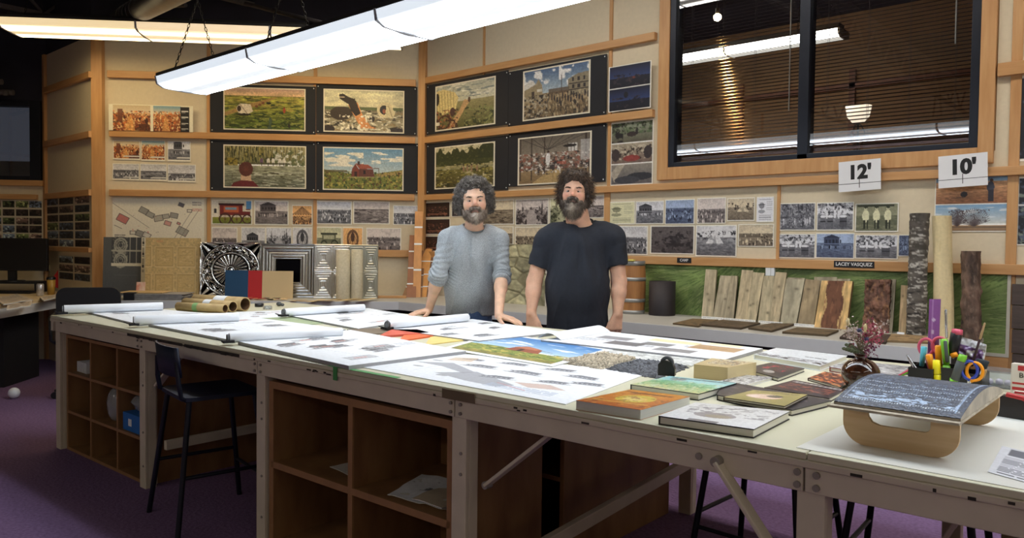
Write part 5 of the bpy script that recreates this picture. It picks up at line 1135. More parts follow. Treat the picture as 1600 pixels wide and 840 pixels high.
# upright rolls
for (x0, x1, yt, lb) in ((525, 547, 390, 'left upright roll of pale textured wallpaper before the tin tiles'), (548.5, 566.5, 390, 'right, slimmer upright roll of pale textured wallpaper')):
    q = W2.off(.80); a0, _ = q.at(x0, 468); a1, _ = q.at(x1, 468); h = q.at(x0, yt)[1] - CZ; R_ = (a1 - a0) / 2; p = q.pt((a0 + a1) / 2, CZ)
    b = MB(); b.lathe([(R_, 0), (R_, h), (R_ - .006, h), (R_ - .012, h - .01), (R_ * .5, h - .02), (0, h - .02)], 28); tag(b.build('wallpaper_roll', mat('textured wallpaper', (196, 186, 160), .8, var=.1, scale=60, bump=.5), None, p), lb, 'roll', 'upright wallpaper rolls')
# colour cards
for (x0, x1, yt, col, lb) in ((351, 387, 422, (22, 70, 106), 'dark blue'), (385, 411, 422.5, (186, 34, 38), 'red'), (409, 457.5, 423, (212, 186, 140), 'tan')):
    stand('colour_card', (x0, 464), (x1, 464.5), yt, .004, mat(lb + ' card', col, .6, var=.02), lb + ' colour card leaning on the tin tiles', 'card', 'colour cards', .1, None, .72 if lb != 'red' else .715)
# chips and veneer strips lying at the counter edge
r_ = random.Random(5); cols = [((170, 40, 44), 'red'), ((34, 34, 42), 'black'), ((206, 160, 110), 'tan'), ((226, 200, 150), 'cream')]
for i in range(26):
    px = 322 + i * 5 + r_.uniform(-1, 1); col, nm = cols[r_.choice([0, 0, 1, 2, 3])]; p = onz(px, 467 + r_.uniform(-1.5, 1.2), CZ + .004)
    b = MB(); M = RZ(r_.uniform(0, 3)) @ RX(r_.uniform(-.25, .25)); b.box(-.035, .035, -.022, .022, -.001, .001, M); tag(b.build('colour_chip', mat(nm + ' chip', col, .5), None, p + Vector((0, 0, .004 + .0008 * (i % 5)))), '%s paint chip among the scattered chips below the coloured cards' % nm, 'chip', '%s paint chips' % nm)
for i in range(9):
    px = 455 + i * 13.5; a = onz(px, 470 + (i % 3), CZ + .003); b_ = onz(px + 24, 468 + (i % 2) * 2, CZ + .003)
    a.z = b_.z = CZ + .003 + .002 * i; b = MB(); mid = (a + b_) / 2; b.beam(a - mid, b_ - mid, .05, .0015); tag(b.build('veneer_strip', mat('veneer %d' % (i % 3), [(206, 176, 124), (190, 158, 106), (216, 190, 140)][i % 3], .6, var=.1, scale=20), None, mid), 'thin pale wood veneer strip lying along the edge of the middle counter', 'strip', 'veneer strips below the upright rolls')
# wood strip samples with white tags
q = W2.off(.42); W_S = [((635, 650), (640, 651.5), 367, (146, 92, 56), 'dark brown wood strip with white tags, leftmost of the leaning strips'), ((645, 657), (648.5, 661), 330, (206, 148, 88), 'tall honey-coloured wood strip with white tags'),
        ((651, 659), (657, 665), 391, (150, 104, 64), 'mid-brown strip right of the tall honey-coloured one'), ((658, 666), (666, 675), 388, (214, 150, 72), 'orange wood strip right of the tall one'), ((665, 673), (673, 681), 388, (120, 80, 50), 'dark walnut strip left of the elbow of the man in grey'), ((673, 681), (682, 690), 394, (190, 130, 80), 'light brown strip nearest the elbow of the man in grey')]
for i, ((b0, b1), (t0, t1), yt, col, lb) in enumerate(W_S):
    qq = W2.off(.46 - .02 * i); a0, _ = qq.at(b0, 464); a1, _ = qq.at(b1, 464); qt = W2.off(.10); e0, zt = qt.at(t0, yt); e1, _ = qt.at(t1, yt)
    if i > 1: a0 = min(a0, 3.0); 
    B0, B1, T0, T1 = qq.pt(a0, CZ + .001), qq.pt(a1, CZ + .001), qt.pt(e0, zt), qt.pt(e1, zt)
    o = slab('wood_strip', (T0, T1, B1, B0), .012, mat('strip wood %d' % i, col, .5, var=.12, scale=8, stretch=(3, 3, .4)), lb, 'wood strip', 'tagged wood strips'); c0 = (B0 + B1) / 2
    for t in ((.2, .45, .72) if i != 1 else (.3, .6, .8)):
        M0 = [B0.lerp(T0, t), B1.lerp(T1, t), B1.lerp(T1, t + .02), B0.lerp(T0, t + .02)]; n = (T1 - T0).cross(B0 - T0).normalized()
        if n.dot(c0 - Vector((0, 0, EYE))) > 0: n = -n
        bb = MB(); bb.add([m - c0 + n * .0015 for m in M0], [(0, 1, 2, 3)]); bb.add([m - c0 + n * .0002 for m in M0], [(3, 2, 1, 0)]); bb.build('white_tag', M_WHITEP, o)
b = MB(); p = q.pt(2.55, CZ); b.box(0, .5, -.16, -.1, 0, .022); tag(b.build('wood_ledge', M_OAK, None, p, (0, 0, W2.rz), .002), 'wooden ledge strip lying under the tagged wood strips', 'ledge')
# portfolio, card
p0_, p1_ = onz(192, 469, CZ), onz(288, 469, CZ); pf = empty('portfolio', (p0_ + p1_) / 2, W2.rz, 'thick grey portfolio of loose samples with black clip on the middle counter', 'portfolio')
L_ = (p1_ - p0_).length; b = MB(); 
for k in range(7): b.box(-L_ / 2 + .05 + .006 * k, L_ / 2 - .01 * (k % 3), .0, .3, .001 + .008 * k, .007 + .008 * k)
b.build('sample_sheets', mat('grey samples', (150, 146, 142), .7, var=.2, scale=30), pf, bevel=.001)
b = MB(); b.box(-L_ / 2, -L_ / 2 + .09, -.01, .1, 0, .066); b.build('black_clip', M_CARC, pf, bevel=.004)
b = MB(); b.box(-L_ / 2 - .08, L_ / 2 - .2, .05, .34, .058, .064); b.build('top_board', mat('tan cover board', (190, 160, 112), .7), pf, bevel=.001)
stand('small_card', (212, 457), (226, 457), 440.5, .004, mat('small pale card', (222, 200, 178), .6, c2=(206, 120, 100), scale=20), 'small pale card with red mark standing before the lace panel', 'card', None, .15, None, .66)
# ------------------------------------------------------------------ drawings, books and tools on the table
M_DRAW = paintmat('drawing paper', .55)
GREY, DK, RED = (120, 122, 130), (60, 62, 70), (214, 120, 110)
def persp_house(c, u, v, s_, r, dark=DK):
    """small perspective sketch of a timber house: roof, walls, posts, ground wash"""
    a = r.uniform(-.3, .3); w, h = s_, s_ * .55 * 1.4
    def q(x, y): return (u + x * w, v + (y + a * x) * h)
    c.poly([q(-1.2, .55), q(1.3, .5), q(1.1, .75), q(-.9, .85)], (170, 172, 178), .8)
    c.poly([q(-.8, -.1), q(-.3, -.7), q(.9, -.55), q(.7, 0)], dark, .75); c.poly([q(-.75, -.05), q(.7, 0), q(.7, .5), q(-.75, .55)], (196, 198, 204), .9)
    for k in range(6): x = -.7 + k * .28; c.line(q(x, 0), q(x, .5), .008, dark); c.rect(*q(x + .06, .15), *q(x + .16, .4), (90, 92, 100), .8)
    c.line(q(-.9, -.12), q(.9, 0), .01, dark); c.line(q(-.8, .55), q(.8, .5), .01, dark)
def drawing(w, h, seed, n=6, red=.2, base=(233, 237, 243), dens=1.0):
    c = Canvas(w, h, base); r = np.random.RandomState(seed)
    for i in range(n):
        u, v = r.uniform(.1, .9), r.uniform(.12, .88); k = r.rand()
        if k < .5: persp_house(c, u, v, r.uniform(.07, .12), r)
        elif k < .8:
            ww, hh = r.uniform(.06, .16), r.uniform(.02, .05); c.rect(u - ww, v - hh, u + ww, v + hh, GREY, .55 * dens)
            for j in range(8): x = u - ww + 2 * ww * j / 8; c.rect(x, v - hh * .8, x + ww * .12, v + hh * .7, (226, 228, 232), .8)
        else: stripes_text(c, u - .08, v - .04, u + .08, v + .04, 4, GREY, seed + i)
        if r.rand() < red: c.rect(u - .05, v - .01, u + .05, v + .015, RED, .5)
    for k in range(5):
        u = r.uniform(.05, .95); c.line((u, r.uniform(.05, .5)), (u + r.uniform(-.2, .2), r.uniform(.5, .95)), .004, (176, 180, 188))
    return c
def tsheet(name, pts, th, cv, label, cat='drawing', group=None, z=TZ, wave=.0, m=None, under=None):
    """paper or pad on the table, corners given far-left, far-right, near-right, near-left"""
    P = [onz(x, y, z + th) for x, y in pts]; c = sum(P, Vector()) / 4; U, V = cv.U[..., None], cv.V[..., None]; Q = [np.array(p - c) for p in P]
    G = (Q[0] * (1 - U) + Q[1] * U) * (1 - V) + (Q[3] * (1 - U) + Q[2] * U) * V
    if wave: G[..., 2] += wave * (vnoise(cv.h, cv.w, max(cv.w, cv.h) / 4, 2, len(label)) - .5) * 2 * np.minimum(1, np.minimum(cv.U, 1 - cv.U) * 8) * np.minimum(1, np.minimum(cv.V, 1 - cv.V) * 8)
    return tag(grid_obj(name, G, cv.a, m or M_DRAW, None, th * .97, False, c, under=under), label, cat, group)
PADU = (.62, .62, .63)
tsheet('drawing_pad', [(112, 481), (256, 483), (378, 495), (216, 506)], .012, drawing(120, 90, 1, 7), 'leftmost pad of drawings, between the first and second rolled ends', group=None, under=PADU)
tsheet('drawing_pad', [(232, 506), (388, 494), (540, 514), (362, 531)], .014, drawing(130, 100, 2, 9), 'pad of drawings between the second and third rolled ends', under=PADU)
tsheet('drawing_pad', [(372, 533), (548, 515), (728, 548), (545, 571)], .016, drawing(200, 150, 3, 15, .5), 'thick grey-edged pad of drawings in front of the stool end of the table', under=PADU)
tsheet('drawing_pad', [(450, 492), (575, 481), (668, 496), (560, 513)], .012, drawing(110, 90, 4, 7), 'pad of drawings at the far side, right of the thin rolled end', under=PADU)
tsheet('drawing_pad', [(610, 514), (738, 498), (880, 518), (748, 532)], .012, drawing(120, 100, 5, 7), 'pad of drawings directly in front of the man in grey', under=PADU)
def colourpad():
    c = drawing(150, 110, 6, 5, 0)
    for (u0, v0, u1, v1, col) in ((.42, .12, .7, .3, (236, 224, 170)), (.7, .2, .95, .5, (176, 136, 90)), (.45, .4, .62, .6, (110, 108, 108)), (.3, .55, .5, .78, (96, 92, 94)), (.6, .65, .8, .85, (120, 116, 116)), (.72, .0, .9, .15, (240, 232, 190)), (.15, .3, .35, .5, (130, 128, 132))): c.rect(u0, v0, u1, v1, col, .8)
    c.noise(.03, 3, 4); return c
tsheet('drawing_pad', [(938, 516), (1192, 544), (1130, 562), (845, 531)], .014, colourpad(), 'pad with small brown and yellow pictures, in front of the man in black', under=PADU)
# rolled ends and their clips
def roll(p, q, d_px, label, z=TZ + .012):
    a, b_ = onz(*p, z), onz(*q, z); a.z = b_.z = 0; dist = (Vector((a.x, a.y, z)) - Vector((0, 0, EYE))).length; R_ = d_px / 2 * dist / FPX * .95
    ax = (b_ - a).normalized(); sd = Vector((ax.y, -ax.x, 0)); r = empty('paper_roll', (a.x, a.y, z + .0005), math.atan2(ax.y, ax.x), label, 'paper roll'); L_ = (b_ - a).length
    b = MB(); n = 30; prof = []
    for k in range(n * 2 + 1):      # a spiral of paper, about two turns, loose end flat on the pad
        t = 2 * math.pi * 2 * k / (n * 2); rr = R_ * (1 - .16 * t / (4 * math.pi)); prof.append((rr * math.sin(t), R_ - rr * math.cos(t)))
    vs = [(0, y, zz) for y, zz in prof] + [(L_, y, zz) for y, zz in prof]; N_ = len(prof); b.add(vs, [(k, k + 1, N_ + k + 1, N_ + k) for k in range(N_ - 1)], True)
    vs2 = [(0, y * .96, (zz - R_) * .96 + R_) for y, zz in prof] + [(L_, y * .96, (zz - R_) * .96 + R_) for y, zz in prof]; b.add(vs2, [(k + 1, k, N_ + k, N_ + k + 1) for k in range(N_ - 1)], True)
    b.build('rolled_sheets', mat('white drawing paper', (236, 240, 246), .55, var=.015), r)
    b = MB(); b.lathe([(R_ * .8, -.001), (R_ * .8, .004), (0, .004), (0, -.001), (R_ * .8, -.001)], 24, T(-0.009, 0, R_) @ RY(rad(90))); b.build('inner_layers', mat('grey sheet ends', (120, 122, 126), .8, var=.3, scale=120), r)
    b = MB(); b.box(-.03, .02, -.026, .026, .0, .012); b.tube([(-.03, -.014, .008), (-.055, -.012, .02), (-.055, .012, .02), (-.03, .014, .008)], .002, n=5); b.build('binder_clip', M_CARC, r, bevel=.002)
roll((100, 490), (254, 484.5), 12.5, 'leftmost rolled end of drawings at the far left of the table')
roll((211, 508), (373, 502), 14.5, 'second rolled end from the left, with a dark disc in its mouth')
roll((358, 535), (534, 525), 14.5, 'third rolled end, lying above the black stool back')
roll((444, 494), (568, 486), 12.5, 'thin rolled end at the far side behind the green mat')
roll((606, 514), (730, 502), 14.5, 'rolled end lying in front of the man in grey')
# soft fold of paper near the man in black
a, b_ = onz(858, 529, TZ + .016), onz(936, 516, TZ + .016); b = MB(); n = 12; ax = (b_ - a); L_ = ax.length; ax.normalize()
prof = [(-.07 + .14 * k / n, .028 * math.sin(math.pi * k / n)) for k in range(n + 1)]; vs = [(x, y, zz) for x in (0, L_) for y, zz in prof]; N_ = n + 1
b.add(vs, [(k, k + 1, N_ + k + 1, N_ + k) for k in range(n)], True); b.add([(x, y, zz - .002) for x, y, zz in vs], [(k + 1, k, N_ + k, N_ + k + 1) for k in range(n)], True)
tag(b.build('folded_sheet', mat('white drawing paper', (236, 240, 246)), None, a, (0, 0, math.atan2(ax.y, ax.x))), 'soft white fold of paper in front of the man in black', 'paper')
# mats and boards
tsheet('green_mat', [(400, 497), (480, 493), (532, 503), (452, 509)], .003, Canvas(8, 8, (158, 172, 136)), 'olive green mat on the table behind the third rolled end', 'mat', m=mat('olive mat', (158, 172, 136), .7))
tsheet('sketch_sheet', [(370, 487), (445, 484), (466, 497), (372, 501)], .002, drawing(60, 50, 44, 5, 1), 'small sheet with green and red marks beside the brown tubes', wave=.0)
def cboard(pts, th, col, nm, label, z=TZ): 
    o = flat('colour_board', pts, th, mat(nm, col, .6, var=.05), label, 'board', 'colour boards on the table', z, None, .0015); return o
cboard([(542, 514), (622, 511), (640, 518), (556, 522)], .008, (120, 106, 90), 'taupe board', 'grey-brown colour board, leftmost of the four flat colour boards')
cboard([(612, 514), (652, 514), (672, 519), (590, 524.5)], .012, (206, 92, 72), 'brick board', 'brick red board, second of the four flat colour boards')
cboard([(634, 520), (664, 517), (690, 522), (622, 532)], .008, (226, 108, 62), 'orange board', 'bright orange board, third of the four flat colour boards')
cboard([(672, 526), (690, 523), (730, 530), (664, 538), ], .006, (226, 204, 128), 'straw board', 'pale yellow board, rightmost of the four flat colour boards')
# colour landscape print
def land():
    c = Canvas(200, 120, (236, 240, 244)); c.grad(.05, .06, .95, .6, (66, 122, 186), (176, 204, 226)); c.blotch((.05, .12, .95, .5), [(232, 238, 244)], 18, 4, .3, (.35, 2.2))
    c.poly([(.05, .6), (.3, .58), (.6, .62), (.95, .66), (.95, .94), (.05, .94)], (132, 144, 70)); c.blotch((.05, .6, .95, .94), [(190, 176, 92), (84, 104, 48)], 5, 5, .35, (.7, 2)); c.rect(.05, .84, .95, .94, (150, 120, 70), .4)
    c.poly([(.4, .66), (.44, .48), (.54, .44), (.66, .5), (.7, .66)], (150, 84, 62)); c.poly([(.42, .52), (.5, .42), (.64, .48), (.62, .54)], (186, 120, 90)); c.rect(.5, .56, .54, .66, (60, 40, 36)); c.line((.66, .52), (.76, .54), .01, (90, 60, 50)); return c
tsheet('landscape_print', [(779, 519), (958, 546), (863, 572), (690, 544)], .003, land(), 'large colour print of a cabin under blue sky lying on the table', 'print', z=TZ + .0035)
big = drawing(330, 230, 11, 0)
r = np.random.RandomState(3)
for (u, v, s_) in ((.12, .3, .0), ): pass
for (pl_) in ([(.05, .55), (.2, .42), (.42, .62), (.4, .7), (.22, .58)], [(.3, .8), (.42, .6), (.7, .8), (.66, .9), (.5, .88)]): big.poly(pl_, (150, 152, 160), .75)
for (u, v, s_) in ((.2, .2, .07), (.42, .18, .08), (.66, .2, .08), (.34, .4, .09), (.58, .42, .09), (.82, .34, .08), (.78, .58, .07), (.9, .5, .07), (.55, .66, .08)): persp_house(big, u, v, s_, r, (84, 86, 96))
for (u, v) in ((.14, .68), (.36, .84), (.1, .4)): big.ell(u, v, .03, .02, (150, 152, 158), .8)
big.poly([(.66, .72), (.8, .66), (.9, .74), (.76, .8)], (206, 182, 172), .9); stripes_text(big, .6, .82, .9, .92, 5, (170, 184, 206), 9); big.line((.62, .8), (.78, .88), .008, (214, 110, 110), .8)
big.poly([(.1, .2), (.2, .12), (.24, .3), (.12, .34)], (206, 180, 150), .7)
tsheet('elevation_sheet', [(712, 551), (1012, 583), (884, 631), (566, 573)], .003, big, 'large sheet of small house sketches at the front of the table', z=TZ)
def pencil():
    c = Canvas(160, 50, (206, 208, 206)); c.noise(.25, 3, 4, None, (.5, 3)); c.blotch((0, 0, 1, 1), [(120, 122, 120)], 3, 7, .25, (.5, 3), .8); return c
tsheet('pencil_sketch', [(945, 546), (1106, 559), (1080, 571), (912, 552)], .005, pencil(), 'long grey pencil sketch lying behind the knitted swatches', z=TZ + .001)
# knitted swatches
def swatch(pts, col, label, seed, hgt=.02):
    cv = Canvas(90, 60, col); P = [onz(x, y, TZ + .004) for x, y in pts]; c = sum(P, Vector()) / 4; U, V = cv.U[..., None], cv.V[..., None]; Q = [np.array(p - c) for p in P]
    G = (Q[0] * (1 - U) + Q[1] * U) * (1 - V) + (Q[3] * (1 - U) + Q[2] * U) * V; n1 = np.abs(np.sin(cv.U * 70 + 2 * np.sin(cv.V * 20))) * np.abs(np.sin(cv.V * 50 + 2 * np.sin(cv.U * 17))); n2 = vnoise(60, 90, 3, 3, seed)
    edge = np.minimum(1, np.minimum(cv.U, 1 - cv.U) * 14) * np.minimum(1, np.minimum(cv.V, 1 - cv.V) * 12); G[..., 2] += (n1 * .4 + n2 * .8) * hgt * edge - .002
    G[..., 0] += (vnoise(60, 90, 5, 2, seed + 2) - .5) * .03; G[..., 1] += (vnoise(60, 90, 5, 2, seed + 3) - .5) * .03
    cv.a = cv.a * (.35 + .8 * (n1 * .5 + n2 * .7)[..., None]); return tag(grid_obj('knitted_swatch', G, cv.a, paintmat('wool', .95, bump=.3, bscale=200), None, .004, True, c, under=(.2, .19, .18)), label, 'textile')
swatch([(946, 551), (1000, 561), (938, 577), (872, 564)], (190, 178, 156), 'beige chunky knitted swatch on the front of the table', 3)
swatch([(1000, 562), (1076, 573), (1026, 590), (944, 576)], (104, 106, 112), 'dark grey chunky knitted swatch under the tape dispenser', 5)
# tape dispenser
p = onz(1042, 586, TZ + .018); td = empty('tape_dispenser', p, rad(20), 'small black tape dispenser standing on the dark knitted swatch', 'dispenser')
b = MB(); b.prism([(-.03, 0), (.03, 0), (.03, .025), (.018, .05), (-.015, .055), (-.03, .04)], -.014, .014, RX(rad(90))); b.build('body', mat('black plastic', (24, 24, 28), .35), td, bevel=.003)
b = MB(); b.lathe([(.013, -.010), (.024, -.010), (.024, .010), (.013, .010), (.013, -.010)], 22, T(0, 0, .045) @ RX(rad(90))); b.build('tape_reel', mat('grey tape reel', (70, 72, 78), .3), td)
b = MB(); b.cyl((0, 0, .0), (0, 0, .0155), .004, n=8)
# ---- books
def book(pts, th, cover, label, z=TZ, pages=(222, 220, 206), spine=None, soft=False, group='books on the table', hard=.003):
    """pts: far-left, far-right, near-right, near-left corners of the top cover"""
    P = [onz(x, y, z + th) for x, y in pts]; c = sum(P, Vector()) / 4; c.z = z; r = empty('book', c, 0, label, 'book', group)
    Q = [Vector((p.x - c.x, p.y - c.y, 0)) for p in P]; t = hard if not soft else .0008; e = .003 if not soft else 0
    cen = sum(Q, Vector()) / 4
    b = MB(); q = [(x.lerp(cen, .02 if e else .004)) for x in Q]; b.prism([(v.x, v.y) for v in q], t, th - t); b.build('pages', mat('book pages %d' % pages[0], pages, .8, var=.06, scale=4, stretch=(1, 1, 300)), r)
    cv = cover; U, V = cv.U[..., None], cv.V[..., None]; A = [np.array(v + Vector((0, 0, th))) for v in Q]; G = (A[0] * (1 - U) + A[1] * U) * (1 - V) + (A[3] * (1 - U) + A[2] * U) * V
    uc = spine or tuple(cv.a[-1, 0] * 255); grid_obj('front_cover', G, cv.a, paintmat('glossy cover', .3, coat=.2), r, t, False, under=tuple(np.array(uc) / 255))
    b = MB(); b.prism([(v.x, v.y) for v in Q], 0, t); b.build('back_cover', mat('cover %d %d %d' % tuple(int(k) for k in uc), uc, .5), r)
    if not soft:
        b = MB(); n = (Q[3] - Q[0]).normalized(); w = (Q[1] - Q[0]).normalized() * .004; s_ = [Q[0], Q[0] + w, Q[3] + w, Q[3]]; b.prism([(v.x, v.y) for v in s_], t, th - t); b.build('spine', mat('cover %d %d %d' % tuple(int(k) for k in uc), uc, .5), r)
    return r
def cover(kind, w=90, h=60):
    c = Canvas(w, h, (200, 200, 200))
    if kind == 'orange': c.grad(0, 0, 1, 1, (206, 140, 46), (190, 100, 34)); c.ell(.52, .5, .28, .22, (206, 186, 70)); c.ell(.52, .52, .17, .12, (226, 206, 120)); c.blotch((0, 0, 1, 1), [(120, 60, 30), (226, 170, 80)], 4, 3, .22, (1, 2), .6); c.line((.1, .8), (.9, .75), .05, (226, 190, 90), .7); stripes_text(c, .15, .12, .85, .26, 1, (110, 60, 34), 2)
    elif kind == 'teal': c.grad(0, 0, 1, .5, (150, 200, 206), (176, 214, 210)); c.grad(0, .5, 1, 1, (120, 176, 120), (206, 206, 150)); c.blotch((0, .3, 1, 1), [(226, 206, 150), (60, 130, 80), (236, 236, 226)], 4, 3, .3, (1, 1), .7); c.rect(.1, .35, .9, .5, (110, 180, 130), .6); stripes_text(c, .1, .06, .9, .18, 1, (60, 90, 100), 5); c.ell(.25, .2, .12, .08, (120, 100, 90), .6)
    elif kind == 'splash': c.grad(0, 0, 1, 1, (214, 214, 212), (232, 234, 238)); c.blotch((.1, .1, .95, .6), [(120, 118, 124), (170, 168, 170)], 6, 4, .3, (1, 1.5), .8); c.ell(.45, .62, .22, .14, (130, 124, 130), .8); c.ell(.5, .66, .14, .08, (160, 150, 120), .7); c.line((.05, .3), (.6, .15), .02, (90, 88, 92)); c.rect(.3, .9, .62, 1, (70, 70, 78), .7)
    elif kind == 'gold': c.grad(0, 0, 1, 1, (176, 160, 100), (150, 140, 84)); c.ell(.45, .5, .3, .2, (226, 196, 176)); c.ell(.6, .42, .14, .1, (70, 70, 60), .8); c.ell(.3, .55, .1, .08, (236, 214, 204)); stripes_text(c, .1, .1, .9, .2, 1, (90, 84, 50), 7)
    elif kind == 'dark': c.grad(0, 0, 1, 1, (54, 50, 58), (40, 38, 46)); c.blotch((.1, .2, .9, .9), [(96, 90, 100), (130, 110, 110)], 5, 6, .3, (1, 1.4), .6)
    elif kind == 'slavic': c.grad(0, 0, 1, 1, (58, 30, 30), (44, 34, 40)); c.blotch((.08, .3, .92, .8), [(176, 90, 66), (110, 50, 44)], 4, 8, .4, (1, 1.5), .8); [c.rect(u, .08, u + .012 + .012 * ((i * 7) % 3) / 2, .17, (222, 218, 214), .9) for i, u in enumerate(np.arange(.06, .94, .03))]
    elif kind == 'lava': c.grad(0, 0, 1, 1, (96, 44, 30), (60, 36, 30)); c.blotch((0, 0, 1, 1), [(214, 110, 60), (236, 160, 100)], 5, 9, .35, (.8, 2))
    elif kind == 'white': c.grad(0, 0, 1, 1, (236, 240, 246), (232, 236, 240)); c.blotch((0, .72, 1, .95), [(60, 60, 66), (150, 150, 156)], 4, 3, .5, (.7, 2)); stripes_text(c, .6, .5, .9, .6, 1, (80, 80, 88), 3)
    elif kind == 'greybands': c.grad(0, 0, 1, 1, (160, 160, 164), (206, 206, 208)); c.blotch((0, 0, 1, 1), [(90, 88, 92), (226, 226, 226)], 4, 3, .4, (.6, 2.4)); 
    elif kind == 'redflower': c.grad(0, 0, 1, 1, (70, 64, 64), (46, 44, 48)); c.blotch((.2, .1, .8, .6), [(176, 50, 70)], 5, 4, .35, (.8, 1.5)); c.ell(.55, .75, .14, .1, (206, 200, 196), .8)
    elif kind == 'torn': c.grad(0, 0, 1, 1, (206, 186, 140), (196, 174, 124)); c.blotch((.2, .05, .9, .7), [(230, 226, 214), (150, 120, 90), (110, 96, 80)], 4, 6, .4)
    c.noise(.04, 2, 6); return c
book([(985, 608), (1078, 619), (1001, 640), (900, 625)], .028, cover('orange'), 'thick orange-covered paperback at the front edge of the table', soft=True, pages=(206, 206, 200))
book([(1046, 587), (1151, 598), (1092, 615), (985, 600)], .022, cover('teal'), 'teal and green hardback behind the orange paperback', spine=(40, 50, 50))
book([(1087, 628), (1234, 642), (1178, 670), (1029, 649)], .024, cover('splash', 130, 90), 'large white hardback with grey splash, front edge of the table', spine=(30, 30, 34))
bs = book([(1130, 594), (1300, 625), (1238, 640), (1120, 616)], .018, cover('dark'), 'dark hardback lying under the gold-covered book', pages=(226, 222, 206))
book([(1177, 609), (1262, 616), (1226, 634), (1130, 620)], .010, cover('gold'), 'gold-covered book with a pale figure, lying on the dark hardback', z=TZ + .0185, spine=(60, 50, 40))
book([(1241, 593), (1322, 608), (1296, 622), (1194, 605)], .014, cover('slavic'), 'dark book with red-brown pictures and pale title line, left of the vase', spine=(40, 30, 32))
book([(1289, 580), (1345, 590), (1312, 604), (1262, 590)], .010, cover('lava'), 'orange and black covered book half hidden by the brown vase')
book([(1213, 543), (1324, 555), (1282, 571), (1178, 553)], .022, cover('white'), 'white hardback at the far side behind the thick tan book')
book([(1330, 563), (1424, 572), (1398, 589), (1296, 573)], .018, cover('greybands'), 'grey patterned hardback with red spine behind the vase', spine=(130, 40, 40))
book([(1205, 566), (1257, 575), (1216, 590), (1160, 575)], .014, cover('redflower'), 'dark book with red flowers and white lettering beside the tan block')
book([(1165, 585), (1207, 589), (1150, 605), (1110, 598)], .010, cover('greybands'), 'thin pale book under the right side of the tan block')
tanb = book([(1025, 0), (0, 0), (0, 0), (0, 0)] if False else [(1112, 559), (1182, 566), (1137, 574), (1084, 569)], .05, cover('torn'), 'very thick block-like tan paperback with torn paper on top', pages=(214, 196, 150), soft=True)
# vase with dried flowers
pb_ = onz(1344, 612, TZ); pb_ = onz(1344, 608, TZ); dist = (pb_ - Vector((0, 0, EYE))).length; R_ = 28.5 * (pb_.y * AY.z - pb_.x * .66480595) / FPX
vs_ = empty('vase', pb_, 0, 'round glossy brown vase with dried flowers on the table', 'vase')
pr = [(0, .002), (R_ * .5, 0), (R_ * .62, .006), (R_ * .9, R_ * .45), (R_, R_ * .85), (R_ * .93, R_ * 1.22), (R_ * .66, R_ * 1.55), (R_ * .38, R_ * 1.68), (R_ * .30, R_ * 1.78), (R_ * .33, R_ * 1.9), (R_ * .42, R_ * 1.98), (R_ * .38, R_ * 2.0), (R_ * .26, R_ * 1.9), (R_ * .25, R_ * 1.6), (0, R_ * 1.5)]
def smooth_prof(p, k=4):
    out = []
    for i in range(len(p) - 1):
        p0, p1, p2, p3 = p[max(i - 1, 0)], p[i], p[i + 1], p[min(i + 2, len(p) - 1)]
        for j in range(k):
            t = j / k; out.append(tuple(.5 * ((2 * p1[q]) + (-p0[q] + p2[q]) * t + (2 * p0[q] - 5 * p1[q] + 4 * p2[q] - p3[q]) * t * t + (-p0[q] + 3 * p1[q] - 3 * p2[q] + p3[q]) * t ** 3) for q in (0, 1)))
    return [(max(r, 0), z) for r, z in out] + [p[-1]]
b = MB(); b.lathe(smooth_prof(pr), 48); b.build('vase_body', mat('brown glaze', (78, 44, 24), .12, var=.3, scale=14, stretch=(1, 1, .15), c2=(40, 22, 16), coat=.6), vs_)
r_ = random.Random(9); S = 1 / FPX * 2.0
M_STEM = mat('dried stem', (110, 104, 72), .8); tops = [(1325, 503, 'seed'), (1352, 512, 'grass'), (1366, 516, 'pink'), (1358, 522, 'pink'), (1373, 520, 'pink'), (1338, 520, 'pale'), (1345, 530, 'purple'), (1355, 530, 'thistle'), (1362, 540, 'purple'), (1318, 545, 'leaf'), (1323, 538, 'leaf'), (1332, 512, 'pale'), (1343, 516, 'thistle'), (1369, 528, 'pink'), (1352, 538, 'purple'), (1340, 538, 'pink'), (1374, 512, 'pale'), (1360, 508, 'pink'), (1326, 517, 'pale'), (1333, 527, 'pale'), (1349, 520, 'pink'), (1358, 549, 'purple'), (1347, 545, 'pale'), (1365, 532, 'pink'), (1338, 552, 'leaf'), (1352, 556, 'leaf')]
dd = pb_.y
neck = pb_ + Vector((0, 0, R_ * 1.9))
FM = {'seed': mat('feathery seed head', (206, 190, 150), .9), 'grass': mat('bunny grass', (214, 196, 150), .9), 'pink': mat('dried pink petals', (150, 60, 82), .8, var=.3, scale=60), 'pale': mat('pale dried florets', (186, 168, 160), .8), 'purple': mat('dried purple petals', (104, 36, 70), .8, var=.3, scale=60), 'thistle': mat('blue thistle', (70, 72, 104), .8), 'leaf': mat('dried eucalyptus', (96, 106, 80), .8)}
fl_ = empty('dried_flowers', neck, 0, 'bunch of dried pink and purple flowers standing in the brown vase', 'flowers')
